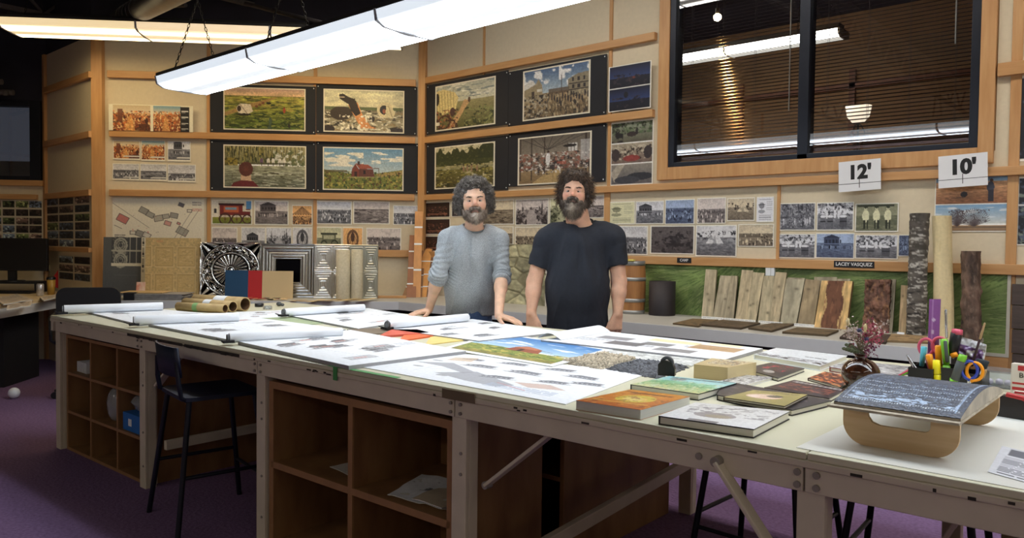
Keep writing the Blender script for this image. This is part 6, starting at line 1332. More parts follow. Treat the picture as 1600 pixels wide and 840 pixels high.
for (px, py, k) in tops:
    tip = ony(px, py, dd + r_.uniform(-.05, .05)) - neck; b = MB(); mid = tip * .5 + Vector((0, 0, .012)); b.tube([(0, 0, -R_ * .5), (0, 0, .0), mid, tip], .0011, n=5); b.build('stem', M_STEM, fl_)
    b = MB()
    if k in ('pink', 'purple', 'pale'):
        for q in range(46):
            o = Vector((r_.gauss(0, .012), r_.gauss(0, .012), r_.gauss(0, .012))); s1 = Vector((r_.uniform(-1, 1), r_.uniform(-1, 1), r_.uniform(-1, 1))) * .006; s2 = Vector((r_.uniform(-1, 1), r_.uniform(-1, 1), r_.uniform(-1, 1))) * .006
            b.add([tip + o, tip + o + s1, tip + o + s1 + s2, tip + o + s2], [(0, 1, 2, 3)])
    elif k == 'thistle':
        b.ball(tip, .008, n=10)
        for q in range(24): d = Vector((r_.gauss(0, 1), r_.gauss(0, 1), r_.gauss(0, 1))).normalized(); b.cyl(tip, tip + d * .014, .0009, .0002, n=4)
    elif k in ('grass', 'seed'):
        b.ball(tip, .008, (.7, .7, 1.8), 10)
        for q in range(40): d = Vector((r_.gauss(0, 1), r_.gauss(0, 1), r_.gauss(.6, 1))).normalized(); o = Vector((0, 0, r_.uniform(-.012, .012))); b.cyl(tip + o, tip + o + d * .012, .0006, .0001, n=3)
    else:
        for q in range(9):
            t = .35 + q * .07; o = tip * t; s = (-1) ** q; b.ball(o + Vector((s * .008, 0, .004)), .0075, (1, .25, .8), 8)
    b.build('flower_head', FM[k], fl_)
# ------------------------------------------------------------------ right end of the table: lap desk, tools, flowers' neighbours
M_WHT = mat('white sheet', (220, 220, 214), .3, var=.01)
b = MB(); b.box(-.72, .5, 1.845, 2.72, 0, .0012); tag(b.build('white_mat', M_WHT, None, (0, 0, TZ + .0002)), 'large white sheet on the table under the curved wooden stand', 'mat')
X0, X1, Y0, Y1 = -.668, -.396, 1.965, 2.455
ld = empty('book_stand', ((X0 + X1) / 2, (Y0 + Y1) / 2, TZ + .0016), 0, 'curved wooden stand carrying a blue-grey carved printing block', 'stand')
O = (-(X0 + X1) / 2, -(Y0 + Y1) / 2, -TZ - .0016); ZB = TZ + .091
M_OAKP = mat('pale oak ply', (214, 184, 142), .5, var=.08, scale=6, stretch=(.5, 6, 8), c2=(196, 162, 118))
def rrect(x0, x1, z0, z1, r, bottom_only=False, n=8):
    p = []
    for cx, cz, a0 in ((x1 - r, z0 + r, -90), (x1 - r, z1 - r, 0), (x0 + r, z1 - r, 90), (x0 + r, z0 + r, 180)):
        if bottom_only and a0 in (0, 90): p.append((x1 if a0 == 0 else x0, z1)); continue
        for k in range(n + 1): a = rad(a0 + 90 * k / n); p.append((cx + r * math.cos(a), cz + r * math.sin(a)))
    return p
XZ = Matrix(((1, 0, 0, 0), (0, 0, 1, 0), (0, 1, 0, 0), (0, 0, 0, 1)))
for yy in (Y0 + .012, Y1 - .03):
    xa, xb = X0 + .012, X1 - .004; z0, z1 = TZ + .002, ZB; sa, sb, zs = xa + .055, xb - .06, TZ + .056
    b = MB()
    out = rrect(xa, xb, z0, z1, .055, True)
    # U-shaped panel with a slot open to the board: outer outline joined to the slot outline
    slot = [(sb, z1), (sb, zs + .012), (sb - .004, zs + .004), (sb - .012, zs), (sa + .03, zs), (sa + .012, zs + .006), (sa + .004, zs + .018), (sa, z1)]
    i1 = out.index((xb, z1)); i0 = out.index((xa, z1)); ring = out[:i1 + 1] + slot + out[i0:]
    n = len(ring); vs = [(x, yy, z) for x, z in ring] + [(x, yy + .012, z) for x, z in ring]
    b.add(vs, [tuple(range(n)), tuple(range(2 * n - 1, n - 1, -1))] + [(i, n + i, n + (i + 1) % n, (i + 1) % n) for i in range(n)])
    o = b.build('leg_panel', M_OAKP, ld, O); bm = bmesh.new(); bm.from_mesh(o.data); bmesh.ops.recalc_face_normals(bm, faces=bm.faces); bmesh.ops.triangulate(bm, faces=[f for f in bm.faces if len(f.verts) > 4], ngon_method='EAR_CLIP'); bm.to_mesh(o.data); bm.free()
b = MB(); b.box(X0 - .014, X1 + .002, Y0 - .026, Y1 + .006, ZB, ZB + .0055); b.build('base_board', mat('worn pale ply', (206, 196, 176), .6, var=.25, scale=20, c2=(150, 138, 120)), ld, O)
def carve():
    c = Canvas(240, 280, (70, 80, 98)); c.noise(.25, 3, 5); c.blotch((.06, .06, .94, .94), [(130, 150, 178), (44, 50, 66), (88, 92, 96)], 3, 6, .22, (.7, 1.8)); c.blotch((.1, .08, .9, .5), [(96, 100, 104)], 12, 8, .5, (.6, 2), .6)
    for v in (.05, .62, .7, .78, .93): 
        for k in range(46): c.ell(.04 + k * .0205, v + .006 * math.sin(k), .006, .008, (206, 220, 236), .8)
    for u in (.04, .93):
        for k in range(50): c.ell(u, .04 + k * .018, .008, .006, (196, 212, 232), .7)
    c.blotch((.06, .82, .94, .92), [(176, 198, 226)], 8, 9, .45, (.5, 2)); c.line((.94, .1), (.94, .95), .01, (170, 196, 230), .8); return c
c = carve(); U, V = c.U, c.V; H_ = .038
XX = X0 - .006 + U * (X1 - X0 + .006); t = 1 - V; YY = Y0 - .002 + t * (Y1 - Y0 - .0); ZZ = ZB + .008 + H_ * np.sin(math.pi * np.clip(t * .93 + .03, 0, 1)) ** .9 + (vnoise(280, 240, 3, 2, 3) - .5) * .0016
G = np.stack([XX, YY, ZZ], -1); grid_obj('carved_block', G, c.a, paintmat('inked block', .35, bump=.4, bscale=160), ld, 0, True, O)
b = MB(); n = 30
for xs, sg in ((X0 - .006, 1), (X1, -1)):
    tt = [k / n for k in range(n + 1)]; zz = [ZB + .0075 + H_ * math.sin(math.pi * min(1, t * .93 + .03)) ** .9 for t in tt]; yy = [Y0 - .002 + t * (Y1 - Y0) for t in tt]
    vs = [(xs, y, ZB + .006) for y in yy] + [(xs, y, z) for y, z in zip(yy, zz)]; b.add(vs, [(i, i + 1, n + 2 + i, n + 1 + i) if sg < 0 else (i + 1, i, n + 1 + i, n + 2 + i) for i in range(n)])
for yy, zz in ((Y0 - .002, ZB + .0105), (Y1 - .002, ZB + .012)): b.add([(X0 - .006, yy, ZB + .006), (X1, yy, ZB + .006), (X1, yy, zz), (X0 - .006, yy, zz)], [(0, 1, 2, 3)])
b.build('curved_edge', mat('pale veneer edge', (196, 186, 168), .6, var=.2, scale=14, c2=(150, 142, 130)), ld, O)

# desk tidy and its contents
OY = 3.06; a = ony(1427, 590, OY); e_ = ony(1540, 605, OY); M_BP = mat('black plastic', (24, 24, 28), .35)
tx0, tx1 = a.x, e_.x; tidy = empty('desk_tidy', ((tx0 + tx1) / 2, OY, TZ), 0, 'black desk tidy full of pens and cutters behind the wooden stand', 'organizer')
w = (tx1 - tx0) / 2
for i, (x0, x1, hh, d0, d1) in enumerate(((-w, -w * .3, .062, -.07, .07), (-w * .28, w * .35, .07, -.05, .07), (w * .37, w, .06, -.06, .06))):
    b = MB(); t = .003
    b.box(x0, x1, d0, d1, 0, t); b.box(x0, x0 + t, d0, d1, t, hh); b.box(x1 - t, x1, d0, d1, t, hh); b.box(x0 + t, x1 - t, d0, d0 + t, t, hh); b.box(x0 + t, x1 - t, d1 - t, d1, t, hh); b.build('compartment', M_BP, tidy)
def tool(name, parts, label, cat, Y, group=None):
    """parts: (px0,py0,px1,py1,r0,r1,material[,Y offset]) tubes drawn at depth Y"""
    p0 = ony(parts[0][0], parts[0][1], Y); r = empty(name, p0, 0, label, cat, group)
    for i, q in enumerate(parts):
        dy = q[8] if len(q) > 8 else 0; a, c = ony(q[0], q[1], Y + dy) - p0, ony(q[2], q[3], Y + dy) - p0; b = MB(); b.tube([a, a.lerp(c, .04), a.lerp(c, .5), a.lerp(c, .96), c], [q[4] * .6, q[4], (q[4] + q[5]) / 2, q[5], q[5] * .6], 12); b.build(q[7], q[6], r)
    return r
mO = mat('orange plastic', (236, 150, 20), .35); mY = mat('yellow plastic', (238, 222, 30), .35); mG = mat('lime plastic', (120, 190, 50), .35); mS = mat('polished steel', (190, 190, 196), .2, .9); mP = mat('pink plastic', (206, 84, 110), .35); mC = mat('cyan plastic', (90, 180, 200), .35)
mB = mat('blue plastic', (50, 70, 170), .35); mGr = mat('grey rubber', (74, 78, 80), .6); mV = mat('violet plastic', (130, 76, 160), .3); mTan = mat('bamboo', (170, 140, 100), .6)
tool('craft_knife', [(1466, 539, 1467, 572, .011, .012, mO, 'handle'), (1467, 572, 1467, 596, .012, .006, mO, 'tip')], 'upright orange craft knife behind the yellow highlighter', 'knife', OY + .02)
tool('craft_knife', [(1451, 553, 1458, 582, .012, .010, mO, 'handle'), (1458, 582, 1461, 600, .009, .003, mS, 'blade')], 'orange craft knife leaning left of the yellow highlighter', 'knife', OY)
tool('highlighter', [(1463, 562, 1464, 584, .012, .013, mY, 'cap'), (1464, 584, 1464, 604, .0125, .0125, mY, 'barrel')], 'bright yellow highlighter standing in the desk tidy', 'pen', OY - .05)
tool('screwdriver', [(1475, 529, 1479, 570, .013, .011, mG, 'handle'), (1479, 528, 1478, 483, .0045, .0045, mS, 'shaft'), (1479, 570, 1478, 590, .012, .016, mG, 'grip'), (1477, 532, 1480, 566, .006, .006, mGr, 'inlay', -.011)], 'green-handled tool with a long steel shaft pointing up', 'tool', OY)
tool('marker', [(1495, 519, 1487, 556, .019, .016, M_BP, 'barrel'), (1496, 514, 1495, 522, .017, .019, mP, 'cap')], 'thick black marker with red cap leaning in the desk tidy', 'marker', OY + .02)
tool('utility_knife', [(1502, 563, 1492, 594, .014, .015, mGr, 'handle'), (1505, 554, 1502, 564, .013, .014, mG, 'end_cap'), (1491, 592, 1487, 602, .014, .009, mG, 'tip')], 'grey and lime utility knife leaning in front of the desk tidy', 'knife', OY - .06)
tool('cyan_pen', [(1444, 541, 1440, 572, .011, .008, mC, 'barrel')], 'light blue pen holder by the pink scissors', 'pen', OY + .02)
tool('tweezers', [(1417, 554, 1448, 600, .003, .005, mS, 'arm'), (1418, 557, 1440, 600, .003, .005, mS, 'arm')], 'steel tweezers leaning out of the left of the desk tidy', 'tweezers', OY - .05)
tool('paint_brush', [(1539, 504, 1531, 530, .003, .004, mTan, 'tip'), (1531, 530, 1518, 572, .004, .005, mat('dark brush handle', (60, 40, 44), .4), 'handle')], 'thin brown paint brush pointing up to the right', 'brush', OY)
tool('round_brush', [(1536, 562, 1532, 578, .02, .016, mat('dark bristle', (30, 40, 48), .8), 'head'), (1532, 578, 1528, 600, .006, .006, M_BP, 'handle')], 'brush with dark round head at the right of the desk tidy', 'brush', OY)
tool('pencils', [(1541, 577, 1530, 606, .004, .004, mTan, 'pencil')], 'tan wooden pencil leaning at the right edge of the desk tidy', 'pencil', OY - .03)
tool('pencils', [(1536, 574, 1526, 604, .004, .004, M_WHITEP, 'pencil')], 'white pencil leaning beside the tan pencil', 'pencil', OY - .03)
tool('small_orange_cap', [(1486, 556, 1496, 553, .009, .009, mO, 'cap')], 'small orange cap showing between the green tool and grey knife', 'cap', OY)
def scissors(cx, cy, cx2, cy2, tipx, tipy, m1, m2, label, Y):
    p0 = ony(cx, cy, Y); r = empty('scissors', p0, 0, label, 'scissors'); k = (p0.y * AY.z - p0.x * .66480595) / FPX
    for (x, y, m) in ((cx, cy, m1), (cx2, cy2, m2)):
        c = ony(x, y, Y) - p0; b = MB(); b.tube([c + Vector((.024 * math.cos(t), .002 * math.sin(t), .03 * math.sin(t))) for t in [2 * math.pi * j / 20 for j in range(20)]], .0055, 8, closed=True); tp = ony(tipx, tipy, Y) - p0; b.tube([c + Vector((0, 0, -.028)), c.lerp(tp, .6)], [.006, .005], 8); b.build('handle', m, r)
        b = MB(); b.tube([c.lerp(tp, .55), tp], [.005, .002], 6); b.build('blade', mS, r)
scissors(1447, 542, 1468, 540, 1456, 600, mP, mP, 'scissors with pink ring handles in the desk tidy', OY + .04)
scissors(1515, 578, 1523, 580, 1512, 606, mB, mO, 'small scissors with blue and orange handles in front of the desk tidy', OY - .06)
# purple ruler and plastic bag
p, q = ony(1452, 467, OY + .05), ony(1470, 467, OY + .05); p2, q2 = ony(1449, 560, OY + .05), ony(1466, 560, OY + .05)
rc = Canvas(10, 60, (140, 86, 150)); rc.rect(.3, 0, .38, 1, (176, 130, 186)); rc.rect(.6, 0, .66, 1, (176, 130, 186)); rc.ell(.45, .35, .14, .03, (206, 180, 210)); rc.ell(.4, .55, .14, .03, (206, 180, 210))
slab('ruler', (p, q, q2, p2), .003, paintmat('translucent ruler', .25, coat=.3), 'purple translucent ruler standing up behind the pink scissors', 'ruler', paint=rc)
def bag(pts, Y, label, col, seed, nm='plastic_bag', back=None):
    P = [ony(x, y, Y) for x, y in pts]; c = sum(P, Vector()) / 4; cv = Canvas(30, 26, (214, 214, 220)); cv.rect(.05, .3, .95, 1, col); cv.rect(.4, .45, .62, .68, (190, 186, 184)); U, V = cv.U[..., None], cv.V[..., None]; Q = [np.array(p - c) for p in P]
    G = (Q[0] * (1 - U) + Q[1] * U) * (1 - V) + (Q[3] * (1 - U) + Q[2] * U) * V; G[..., 1] += (vnoise(26, 30, 6, 3, seed) - .5) * .03
    return tag(grid_obj(nm, G, cv.a, paintmat('shiny bag', .15, coat=.6), None, .006, True, c), label, 'bag')
bag([(1500, 525), (1541, 538), (1535, 572), (1488, 560)], OY + .03, 'clear plastic bag with purple contents standing in the desk tidy', (112, 80, 130), 4)
tool('coloured_pencil', [(1424, 576, 1402, 588, .004, .004, mP, 'pencil')], 'pink pencil lying left of the desk tidy', 'pencil', OY + .0)
tool('coloured_pencil', [(1420, 581, 1400, 590, .004, .004, mG, 'pencil')], 'green pencil lying left of the desk tidy', 'pencil', OY + .0)
# acrylic box, blade boxes, knife case
M_ACR = mat('clear acrylic', (235, 240, 244), .05, trans=.85, var=.0)
p = onz(1558, 606, TZ); b = MB(); t = .003; b.box(-.06, .06, -.05, .05, 0, t); 
for q in ((-.06, -.06 + t, -.05, .05), (.06 - t, .06, -.05, .05), (-.06 + t, .06 - t, -.05, -.05 + t), (-.06 + t, .06 - t, .05 - t, .05)): b.box(*q, t, .06)
tag(b.build('acrylic_box', M_ACR, None, (p.x, p.y + .05, TZ), (0, 0, rad(-8))), 'clear acrylic box with small parts behind the stand', 'box')
for i in range(3): b = MB(); b.ball((0, 0, .012), .012); tag(b.build('glass_knob', mat('glass knob', (210, 200, 214), .1), None, (p.x - .03 + .028 * i, p.y + .04 + .01 * (i % 2), TZ + .0035)), 'small clear knob inside the acrylic box', 'knob', 'knobs in the acrylic box')
M_PACK = mat('white blade pack', (214, 206, 196), .4, var=.03); mR = mat('red print', (178, 40, 44), .45)
for k, (px, py, lb) in enumerate(((1588, 616, 'white and red blade pack standing at the right edge of the photo'), (1592, 640, 'second blade pack with red stripes below the standing one'))):
    p = onz(px, py, TZ); h = .10 if k == 0 else .05; r = empty('blade_pack', (p.x + .03, p.y + .03, TZ), rad(-6), lb, 'box'); b = MB(); b.box(-.05, .09, -.012, .02, 0, h); b.build('carton', M_PACK, r, bevel=.001)
    b = MB()
    for z in ((.018, .03), (.045, .052)) if k else ((.012, .022), (.032, .038)): b.box(-.045, .085, -.0128, -.0118, *z)
    b.build('red_stripes', mR, r)
    if k == 0:
        text_mesh('Blade', .024, M_INK, 'lettering', r, T(.0, -.0128, .062) @ STAND)
        b = MB(); b.box(-.03, -.012, -.0128, -.0118, .078, .095); b.box(.01, .03, -.0128, -.0118, .078, .095); b.build('red_marks', mR, r)
p = onz(1566, 652, TZ); r = empty('knife_case', (p.x + .01, p.y + .02, TZ), rad(-10), 'black and red tool case right of the wooden stand', 'case')
b = MB(); b.prism([(-.05, .0), (.06, .0), (.075, .03), (.07, .055), (.0, .062), (-.05, .062)], -.018, .018, T(0, 0, 0) @ RX(rad(90))); b.build('case_body', M_BP, r, bevel=.004)
b = MB(); b.tube([(.0, -.012, .066), (.04, -.012, .062), (.085, -.012, .045), (.09, -.012, .02), (.06, -.012, .006)], .008, 10); b.build('red_trim', mR, r)
tx = 'retini'; 
# newspaper cutting at the lower right corner
c = Canvas(70, 70, (206, 208, 216)); stripes_text(c, .08, .35, .95, .9, 12, (90, 90, 104), 4); c.poly([(.1, .05), (.9, .05), (.9, .3), (.1, .3)], (70, 72, 84), .8); stripes_text(c, .1, .92, .9, .98, 1, (40, 40, 50), 8)
P4 = [Vector((-.355, 2.21, TZ + .003)), Vector((-.12, 2.12, TZ + .003)), Vector((-.17, 1.86, TZ + .003)), Vector((-.335, 1.93, TZ + .003))]
cc = sum(P4, Vector()) / 4; U, V = c.U[..., None], c.V[..., None]; Q = [np.array(p - cc) for p in P4]; G = (Q[0] * (1 - U) + Q[1] * U) * (1 - V) + (Q[3] * (1 - U) + Q[2] * U) * V
tag(grid_obj('news_cutting', G, c.a, M_DRAW, None, .001, False, cc), 'printed page with columns of text at the lower right corner of the photo', 'paper')
# ---- brown tubes at the far left of the table
M_KRAFT = mat('kraft tube paper', (196, 170, 120), .7, var=.1, scale=20, c2=(176, 148, 100)); M_KIN = mat('brown tube inside', (110, 80, 52), .8)
def kraft(p, q, dpx, band, label, dx=0):
    R_ = dpx / 2 * 5.05 / FPX; a, c = onz(*p, TZ + R_), onz(*q, TZ + R_); a.z = c.z = TZ + R_ + .001; ax = (c - a); L_ = ax.length; r = empty('kraft_tube', (a.x, a.y, TZ + .001), math.atan2(ax.y, ax.x), label, 'tube')
    X = T(0, 0, R_) @ RY(rad(90)); b = MB(); b.lathe([(R_ * .86, L_), (R_, L_), (R_, 0), (R_ * .86, 0)], 28, X); b.build('tube_wall', M_KRAFT, r)
    b = MB(); b.lathe([(R_ * .86, 0), (R_ * .84, L_)], 28, X); b.build('tube_inside', M_KIN, r)
    b = MB(); b.lathe([(R_ + .001, L_ * band[0]), (R_ + .001, L_ * band[1])], 28, X); b.build('band', mat('green band', (130, 170, 110), .6) if band[2] else M_WHITEP, r)
kraft((306, 470), (383, 475), 23, (.45, .68, 0), 'widest brown tube with a white band, furthest back of three')
kraft((290, 473.5), (364, 479), 18, (.45, .6, 0), 'middle brown tube with a white band')
kraft((278, 478.5), (352, 482), 14, (.36, .46, 1), 'nearest and thinnest brown tube, with a green band')
for i, (px, py, m_, sh, lb) in enumerate(((405, 479, M_BP, 'reel', 'small black tape reel near the brown tubes'), (418, 483, M_ACR, 'reel', 'small clear tape reel near the brown tubes'), (436, 478, mGr, 'lump', 'small grey putty lump at the far side of the table'))):
    p = onz(px, py, TZ); b = MB()
    if sh == 'reel': b.lathe([(.018, 0), (.032, 0), (.032, .024), (.018, .024), (.018, 0)], 20)
    else: b.ball((0, 0, .016), .022, (1.2, .9, .7), 10); b.ball((.03, .01, .012), .015, (1, 1, .8), 8)
    tag(b.build('tape_reel' if sh == 'reel' else 'putty_lump', m_, None, p + Vector((0, 0, .0005))), lb, 'reel' if sh == 'reel' else 'putty')
# ---- things in the pigeonholes
def sheet3(P, label, cv, nm='loose_sheet', th=.002, cat='paper', grp=None):
    P = [Vector(p) for p in P]; c = sum(P, Vector()) / 4; U, V = cv.U[..., None], cv.V[..., None]; Q = [np.array(p - c) for p in P]; G = (Q[0] * (1 - U) + Q[1] * U) * (1 - V) + (Q[3] * (1 - U) + Q[2] * U) * V
    G[..., 2] += (vnoise(cv.h, cv.w, 8, 2, 5) - .3) * .012; return tag(grid_obj(nm, G, cv.a, M_DRAW, None, th, True, c), label, cat, grp)
zs = (TZ - .118) / 2 + .012
wp_ = Canvas(20, 16, (206, 202, 194)); dp = drawing(40, 30, 77, 3, 1)
sheet3([(-2.66, 2.05, zs + .01), (-2.44, 2.15, zs + .01), (-2.44, 1.86, zs + .01), (-2.7, 1.9, zs + .01)], 'white sheets lying in the upper left hole of the large shelf', wp_)
sheet3([(-2.35, 2.1, zs + .006), (-1.97, 2.2, zs + .006), (-1.95, 1.88, zs + .006), (-2.25, 1.84, zs + .006)], 'printed drawing lying in the upper right hole of the large shelf', dp)
sheet3([(-2.12, 1.98, zs + .03), (-1.95, 2.1, zs + .03), (-1.945, 1.83, zs + .03), (-2.1, 1.83, zs + .03)], 'crumpled tan sheet lying on the drawing in the large shelf', Canvas(20, 16, (196, 182, 158)))
cw = 1.13 / 3; cz = (TZ - .115) / 3
b = MB()
for k in range(8): b.box(-.075 + k * .02, -.075 + k * .02 + .009, -.06, .044, 0.001, .065)
cg = empty('ribbed_pack', (-5.315 + .13, 1.87, 2 * cz + .0075), 0, 'white ribbed pack in the top left pigeonhole', 'pack'); b.box(-.09, .09, .045, .06, 0, .06); b.build('ribs', M_WHITEP, cg)
bb = empty('blue_box', (-4.384, 1.90, cz + .0085), rad(1.3), 'blue carton in the middle right pigeonhole', 'box'); b = MB(); b.box(-.15, .15, -.1, .12, 0, .1); b.build('carton', mat('blue card', (34, 110, 190), .5), bb, bevel=.002)
b = MB(); b.box(-.08, -.04, -.1012, -.1, .03, .07); b.box(.08, .105, -.1012, -.1, .03, .075); b.build('white_print', M_WHITEP, bb)
def lump_bag(c, sc, label, seed):
    b = MB(); n, m = 22, 16; r_ = np.random.RandomState(seed); nz = vnoise(n, m + 1, 4, 3, seed); vs = []
    for i in range(n):
        t = math.pi * i / (n - 1)
        for k in range(m):
            a = 2 * math.pi * k / m; q = .7 + .6 * nz[i, k]; vs.append((sc[0] * math.sin(t) * math.cos(a) * q, sc[1] * math.sin(t) * math.sin(a) * q, sc[2] * math.cos(t) + sc[2]))
    b.add(vs, [(i * m + k, (i + 1) * m + k, (i + 1) * m + (k + 1) % m, i * m + (k + 1) % m) for i in range(n - 1) for k in range(m)], True)
    tag(b.build('plastic_bag', mat('thin clear film', (206, 210, 214), .15, trans=.6), None, c), label, 'bag')
lump_bag((-4.76, 1.85, cz + .008), (.07, .05, .1), 'crumpled clear plastic bag in the centre pigeonhole', 3)
lump_bag((-4.42, 1.88, cz + .112), (.12, .07, .05), 'clear plastic wrapping above the blue carton', 5)
# ------------------------------------------------------------------ stools, office chair and the left desk
M_STM = mat('black powder coat', (16, 20, 34), .4, .3); M_STS = mat('dark navy seat', (18, 26, 48), .5, var=.1)
def stool(loc, rz, label):
    r = empty('bar_stool', loc, rz, label, 'stool', None)
    zs = .615; b = MB(); b.prism(rrect(-.19, .19, -.18, .18, .045), zs - .018, zs); b.build('seat', M_STS, r, bevel=.004)
    for sx in (-1, 1):
        for sy in (-1, 1):
            b = MB(); top = Vector((sx * .165, sy * .15, zs - .03)); foot = Vector((sx * .23, sy * .22, 0)); b.tube([top + Vector((0, 0, .01)), top.lerp(foot, .03), foot], .0125, 12); b.build('leg', M_STM, r)
    for (a, c, z) in (((-1, 1), (1, 1), .2), ((-1, -1), (-1, 1), .26), ((1, -1), (1, 1), .26)):
        t = 1 - z / (zs - .03); f = lambda s: Vector((s[0] * (.165 + .065 * t), s[1] * (.15 + .07 * t), z)); b = MB(); b.tube([f(a), f(c)], .009, 8); b.build('footrest', M_STM, r)
    b = MB(); n = 14
    prof = [(x, -.185 - .03 * (1 - (x / .19) ** 2) ) for x in [-.17 + .34 * k / n for k in range(n + 1)]]
    z0, z1 = zs + .09, zs + .225
    vs = [(x, y - .012 * (z - z0) / .1, z) for z in (z0, (z0 + z1) / 2, z1) for x, y in prof]; N_ = n + 1
    vs += [(x, y + .011, z) for x, y, z in vs]; K = 3 * N_
    fs = [(i * N_ + k, i * N_ + k + 1, (i + 1) * N_ + k + 1, (i + 1) * N_ + k) for i in range(2) for k in range(n)]; fs += [tuple(K + q for q in f[::-1]) for f in fs]
    fs += [(2 * N_ + k, 2 * N_ + k + 1, K + 2 * N_ + k + 1, K + 2 * N_ + k) for k in range(n)] + [(k + 1, k, K + k, K + k + 1) for k in range(n)]
    fs += [(i * N_, (i + 1) * N_, K + (i + 1) * N_, K + i * N_) for i in range(2)] + [((i + 1) * N_ + n, i * N_ + n, K + i * N_ + n, K + (i + 1) * N_ + n) for i in range(2)]
    b.add(vs, fs, True); b.build('backrest', M_STS, r)
    for sx in (-1, 1): b = MB(); b.tube([(sx * .165, -.15, zs - .02), (sx * .168, -.185, zs + .0), (sx * .168, -.195, zs + .06), (sx * .15, -.2, zs + .16)], .011, 10); b.build('back_post', M_STM, r)
    return r
stool((-3.52, 1.80, 0), rad(-9), 'black bar stool with low back pushed under the front of the table')
stool((-1.27, 2.98, 0), rad(178), 'black stool whose legs show beyond the diagonal brace under the table')
stool((-.73, 3.0, 0), rad(184), 'black stool whose legs show right of the broad white table leg')
# office chair
oc = empty('office_chair', (-6.9, 2.52, 0), rad(60), 'black office chair with looped armrests behind the left end of the table', 'chair')
b = MB(); b.prism(rrect(-.24, .24, -.24, .24, .07), .44, .52); b.build('seat', M_CARC, oc, bevel=.015)
b = MB(); b.prism(rrect(-.23, .23, .60, .93, .07), -.29, -.24, XZ); b.build('backrest', mat('black chair back', (20, 20, 24), .6), oc, bevel=.015)
b = MB(); b.tube([(0, -.1, .43), (0, -.25, .45), (0, -.3, .55), (0, -.285, .7)], .02, 10); b.build('back_bar', M_BLACKMET, oc)
for s in (-1, 1):
    b = MB(); b.tube([(s * .22, .12, .44), (s * .3, .16, .5), (s * .31, .14, .68), (s * .3, 0, .7), (s * .3, -.16, .68), (s * .29, -.18, .5), (s * .22, -.12, .44)], .013, 10); b.build('armrest', M_BLACKMET, oc)
b = MB(); b.cyl((0, 0, .1), (0, 0, .44), .028, n=16); b.build('gas_lift', M_BLACKMET, oc)
for k in range(5):
    a = rad(90 + 72 * k + 20); d = Vector((math.cos(a), math.sin(a), 0)); b = MB(); b.tube([Vector((0, 0, .12)), d * .15 + Vector((0, 0, .105)), d * .29 + Vector((0, 0, .075))], [.024, .019, .014], 10); sp_ = b.build('base_spoke', M_BLACKMET, oc)
    b = MB(); c = d * .3 + Vector((0, 0, .03)); t = Vector((-d.y, d.x, 0))
    for s in (-1, 1): b.cyl(c + t * s * .007, c + t * s * .025, .029, n=16)
    b.cyl(c + Vector((0, 0, .0)), c + Vector((0, 0, .045)), .007, n=8); b.build('castor', M_BP, oc)
# left desk
DZ = .76; A_ = onz(-110, 494, DZ); B_ = onz(100, 462, DZ); M_DESKT = mat('pale birch desk', (214, 190, 150), .5, var=.05, scale=4)
dk_ = empty('corner_desk', (0, 0, 0), 0, 'pale corner desk with white front under the film-frame sheets', 'desk')
poly = [(A_.x, A_.y), (B_.x, B_.y), xy(W2.pt(-.05, 0, .3) - Vector((.02, .0, 0))), (-8.2, 2.93), (-9.37, 2.93), xy(W0.pt(2.9, 0, .02)), xy(W0.pt(.8, 0, .02))]
b = MB(); b.prism(poly, DZ - .025, DZ); b.build('desk_top', M_DESKT, dk_)
b = MB(); b.beam(A_ - Vector((0, 0, .065)), B_ - Vector((0, 0, .065)), .02, .08); b.build('front_panel', M_CFACE, dk_)
p = onz(12, 600, 0); 
b = MB(); b.box(-.35, .35, -.3, .3, 0, DZ - .11); tag(b.build('drawer_pedestal', M_CARC, None, (p.x - .30, p.y - .12, 0), (0, 0, W2.rz), .003), 'black drawer pedestal under the corner desk at the left edge', 'cabinet')
def dz(px, py, z=DZ): return onz(px, py, z)
# monitor
Pm = Plane(*(dz(30, 456).xy), U2[0], U2[1]); s0, zt = Pm.at(-40, 371); s1, _ = Pm.at(75, 371); _, zb = Pm.at(75, 423)
mo = empty('monitor', Pm.pt((s0 + s1) / 2, DZ), Pm.rz, 'black computer monitor on the corner desk at the left edge', 'monitor')
w = (s1 - s0) / 2; b = MB(); zb -= .1125; zt -= .1125; b.box(-w, w, -.02, .02, zb - DZ, zt - DZ); b.build('screen_housing', M_BP, mo, bevel=.004)
b = MB(); b.box(-w + .012, w - .012, -.0215, -.0195, zb - DZ + .02, zt - DZ - .012); b.build('screen', mat('dark screen glass', (8, 9, 14), .12), mo)
b = MB(); b.box(-.04, .04, -.0, .03, .01, max(.05, zb - DZ + .06)); b.lathe([(0, .012), (.12, .01), (.13, 0), (0, 0)], 28); b.build('stand', M_BP, mo)
b = MB(); b.box(-.3, .3, -.12, .16, 0, .02); b.box(-.3, -.28, -.12, .16, -.09, 0); b.box(.28, .3, -.12, .16, -.09, 0)
sh_ = empty('monitor_riser', Pm.pt((s0 + s1) / 2 , DZ + .0) , Pm.rz, 'low black riser shelf under the monitor', 'riser'); mo.location.z += .112
b.build('riser_board', M_CARC, sh_, (0, 0, .092))
mo.location.z = DZ + .1125
def item(name, px, py, label, cat, z=DZ): return empty(name, dz(px, py, z), 0, label, cat)
k_ = item('keyboard', 20, 458, 'black keyboard lying in front of the monitor', 'keyboard'); b = MB(); b.box(-.2, .2, -.07, .07, 0, .02); b.build('keyboard_body', M_BP, k_, rot=(0, 0, W2.rz), bevel=.003)
b = MB()
for i in range(12):
    for j in range(4): b.box(-.185 + i * .031, -.16 + i * .031, -.055 + j * .03, -.03 + j * .03, .02, .026)
b.build('keys', M_CARC, k_, rot=(0, 0, W2.rz))['kind'] = 'stuff'
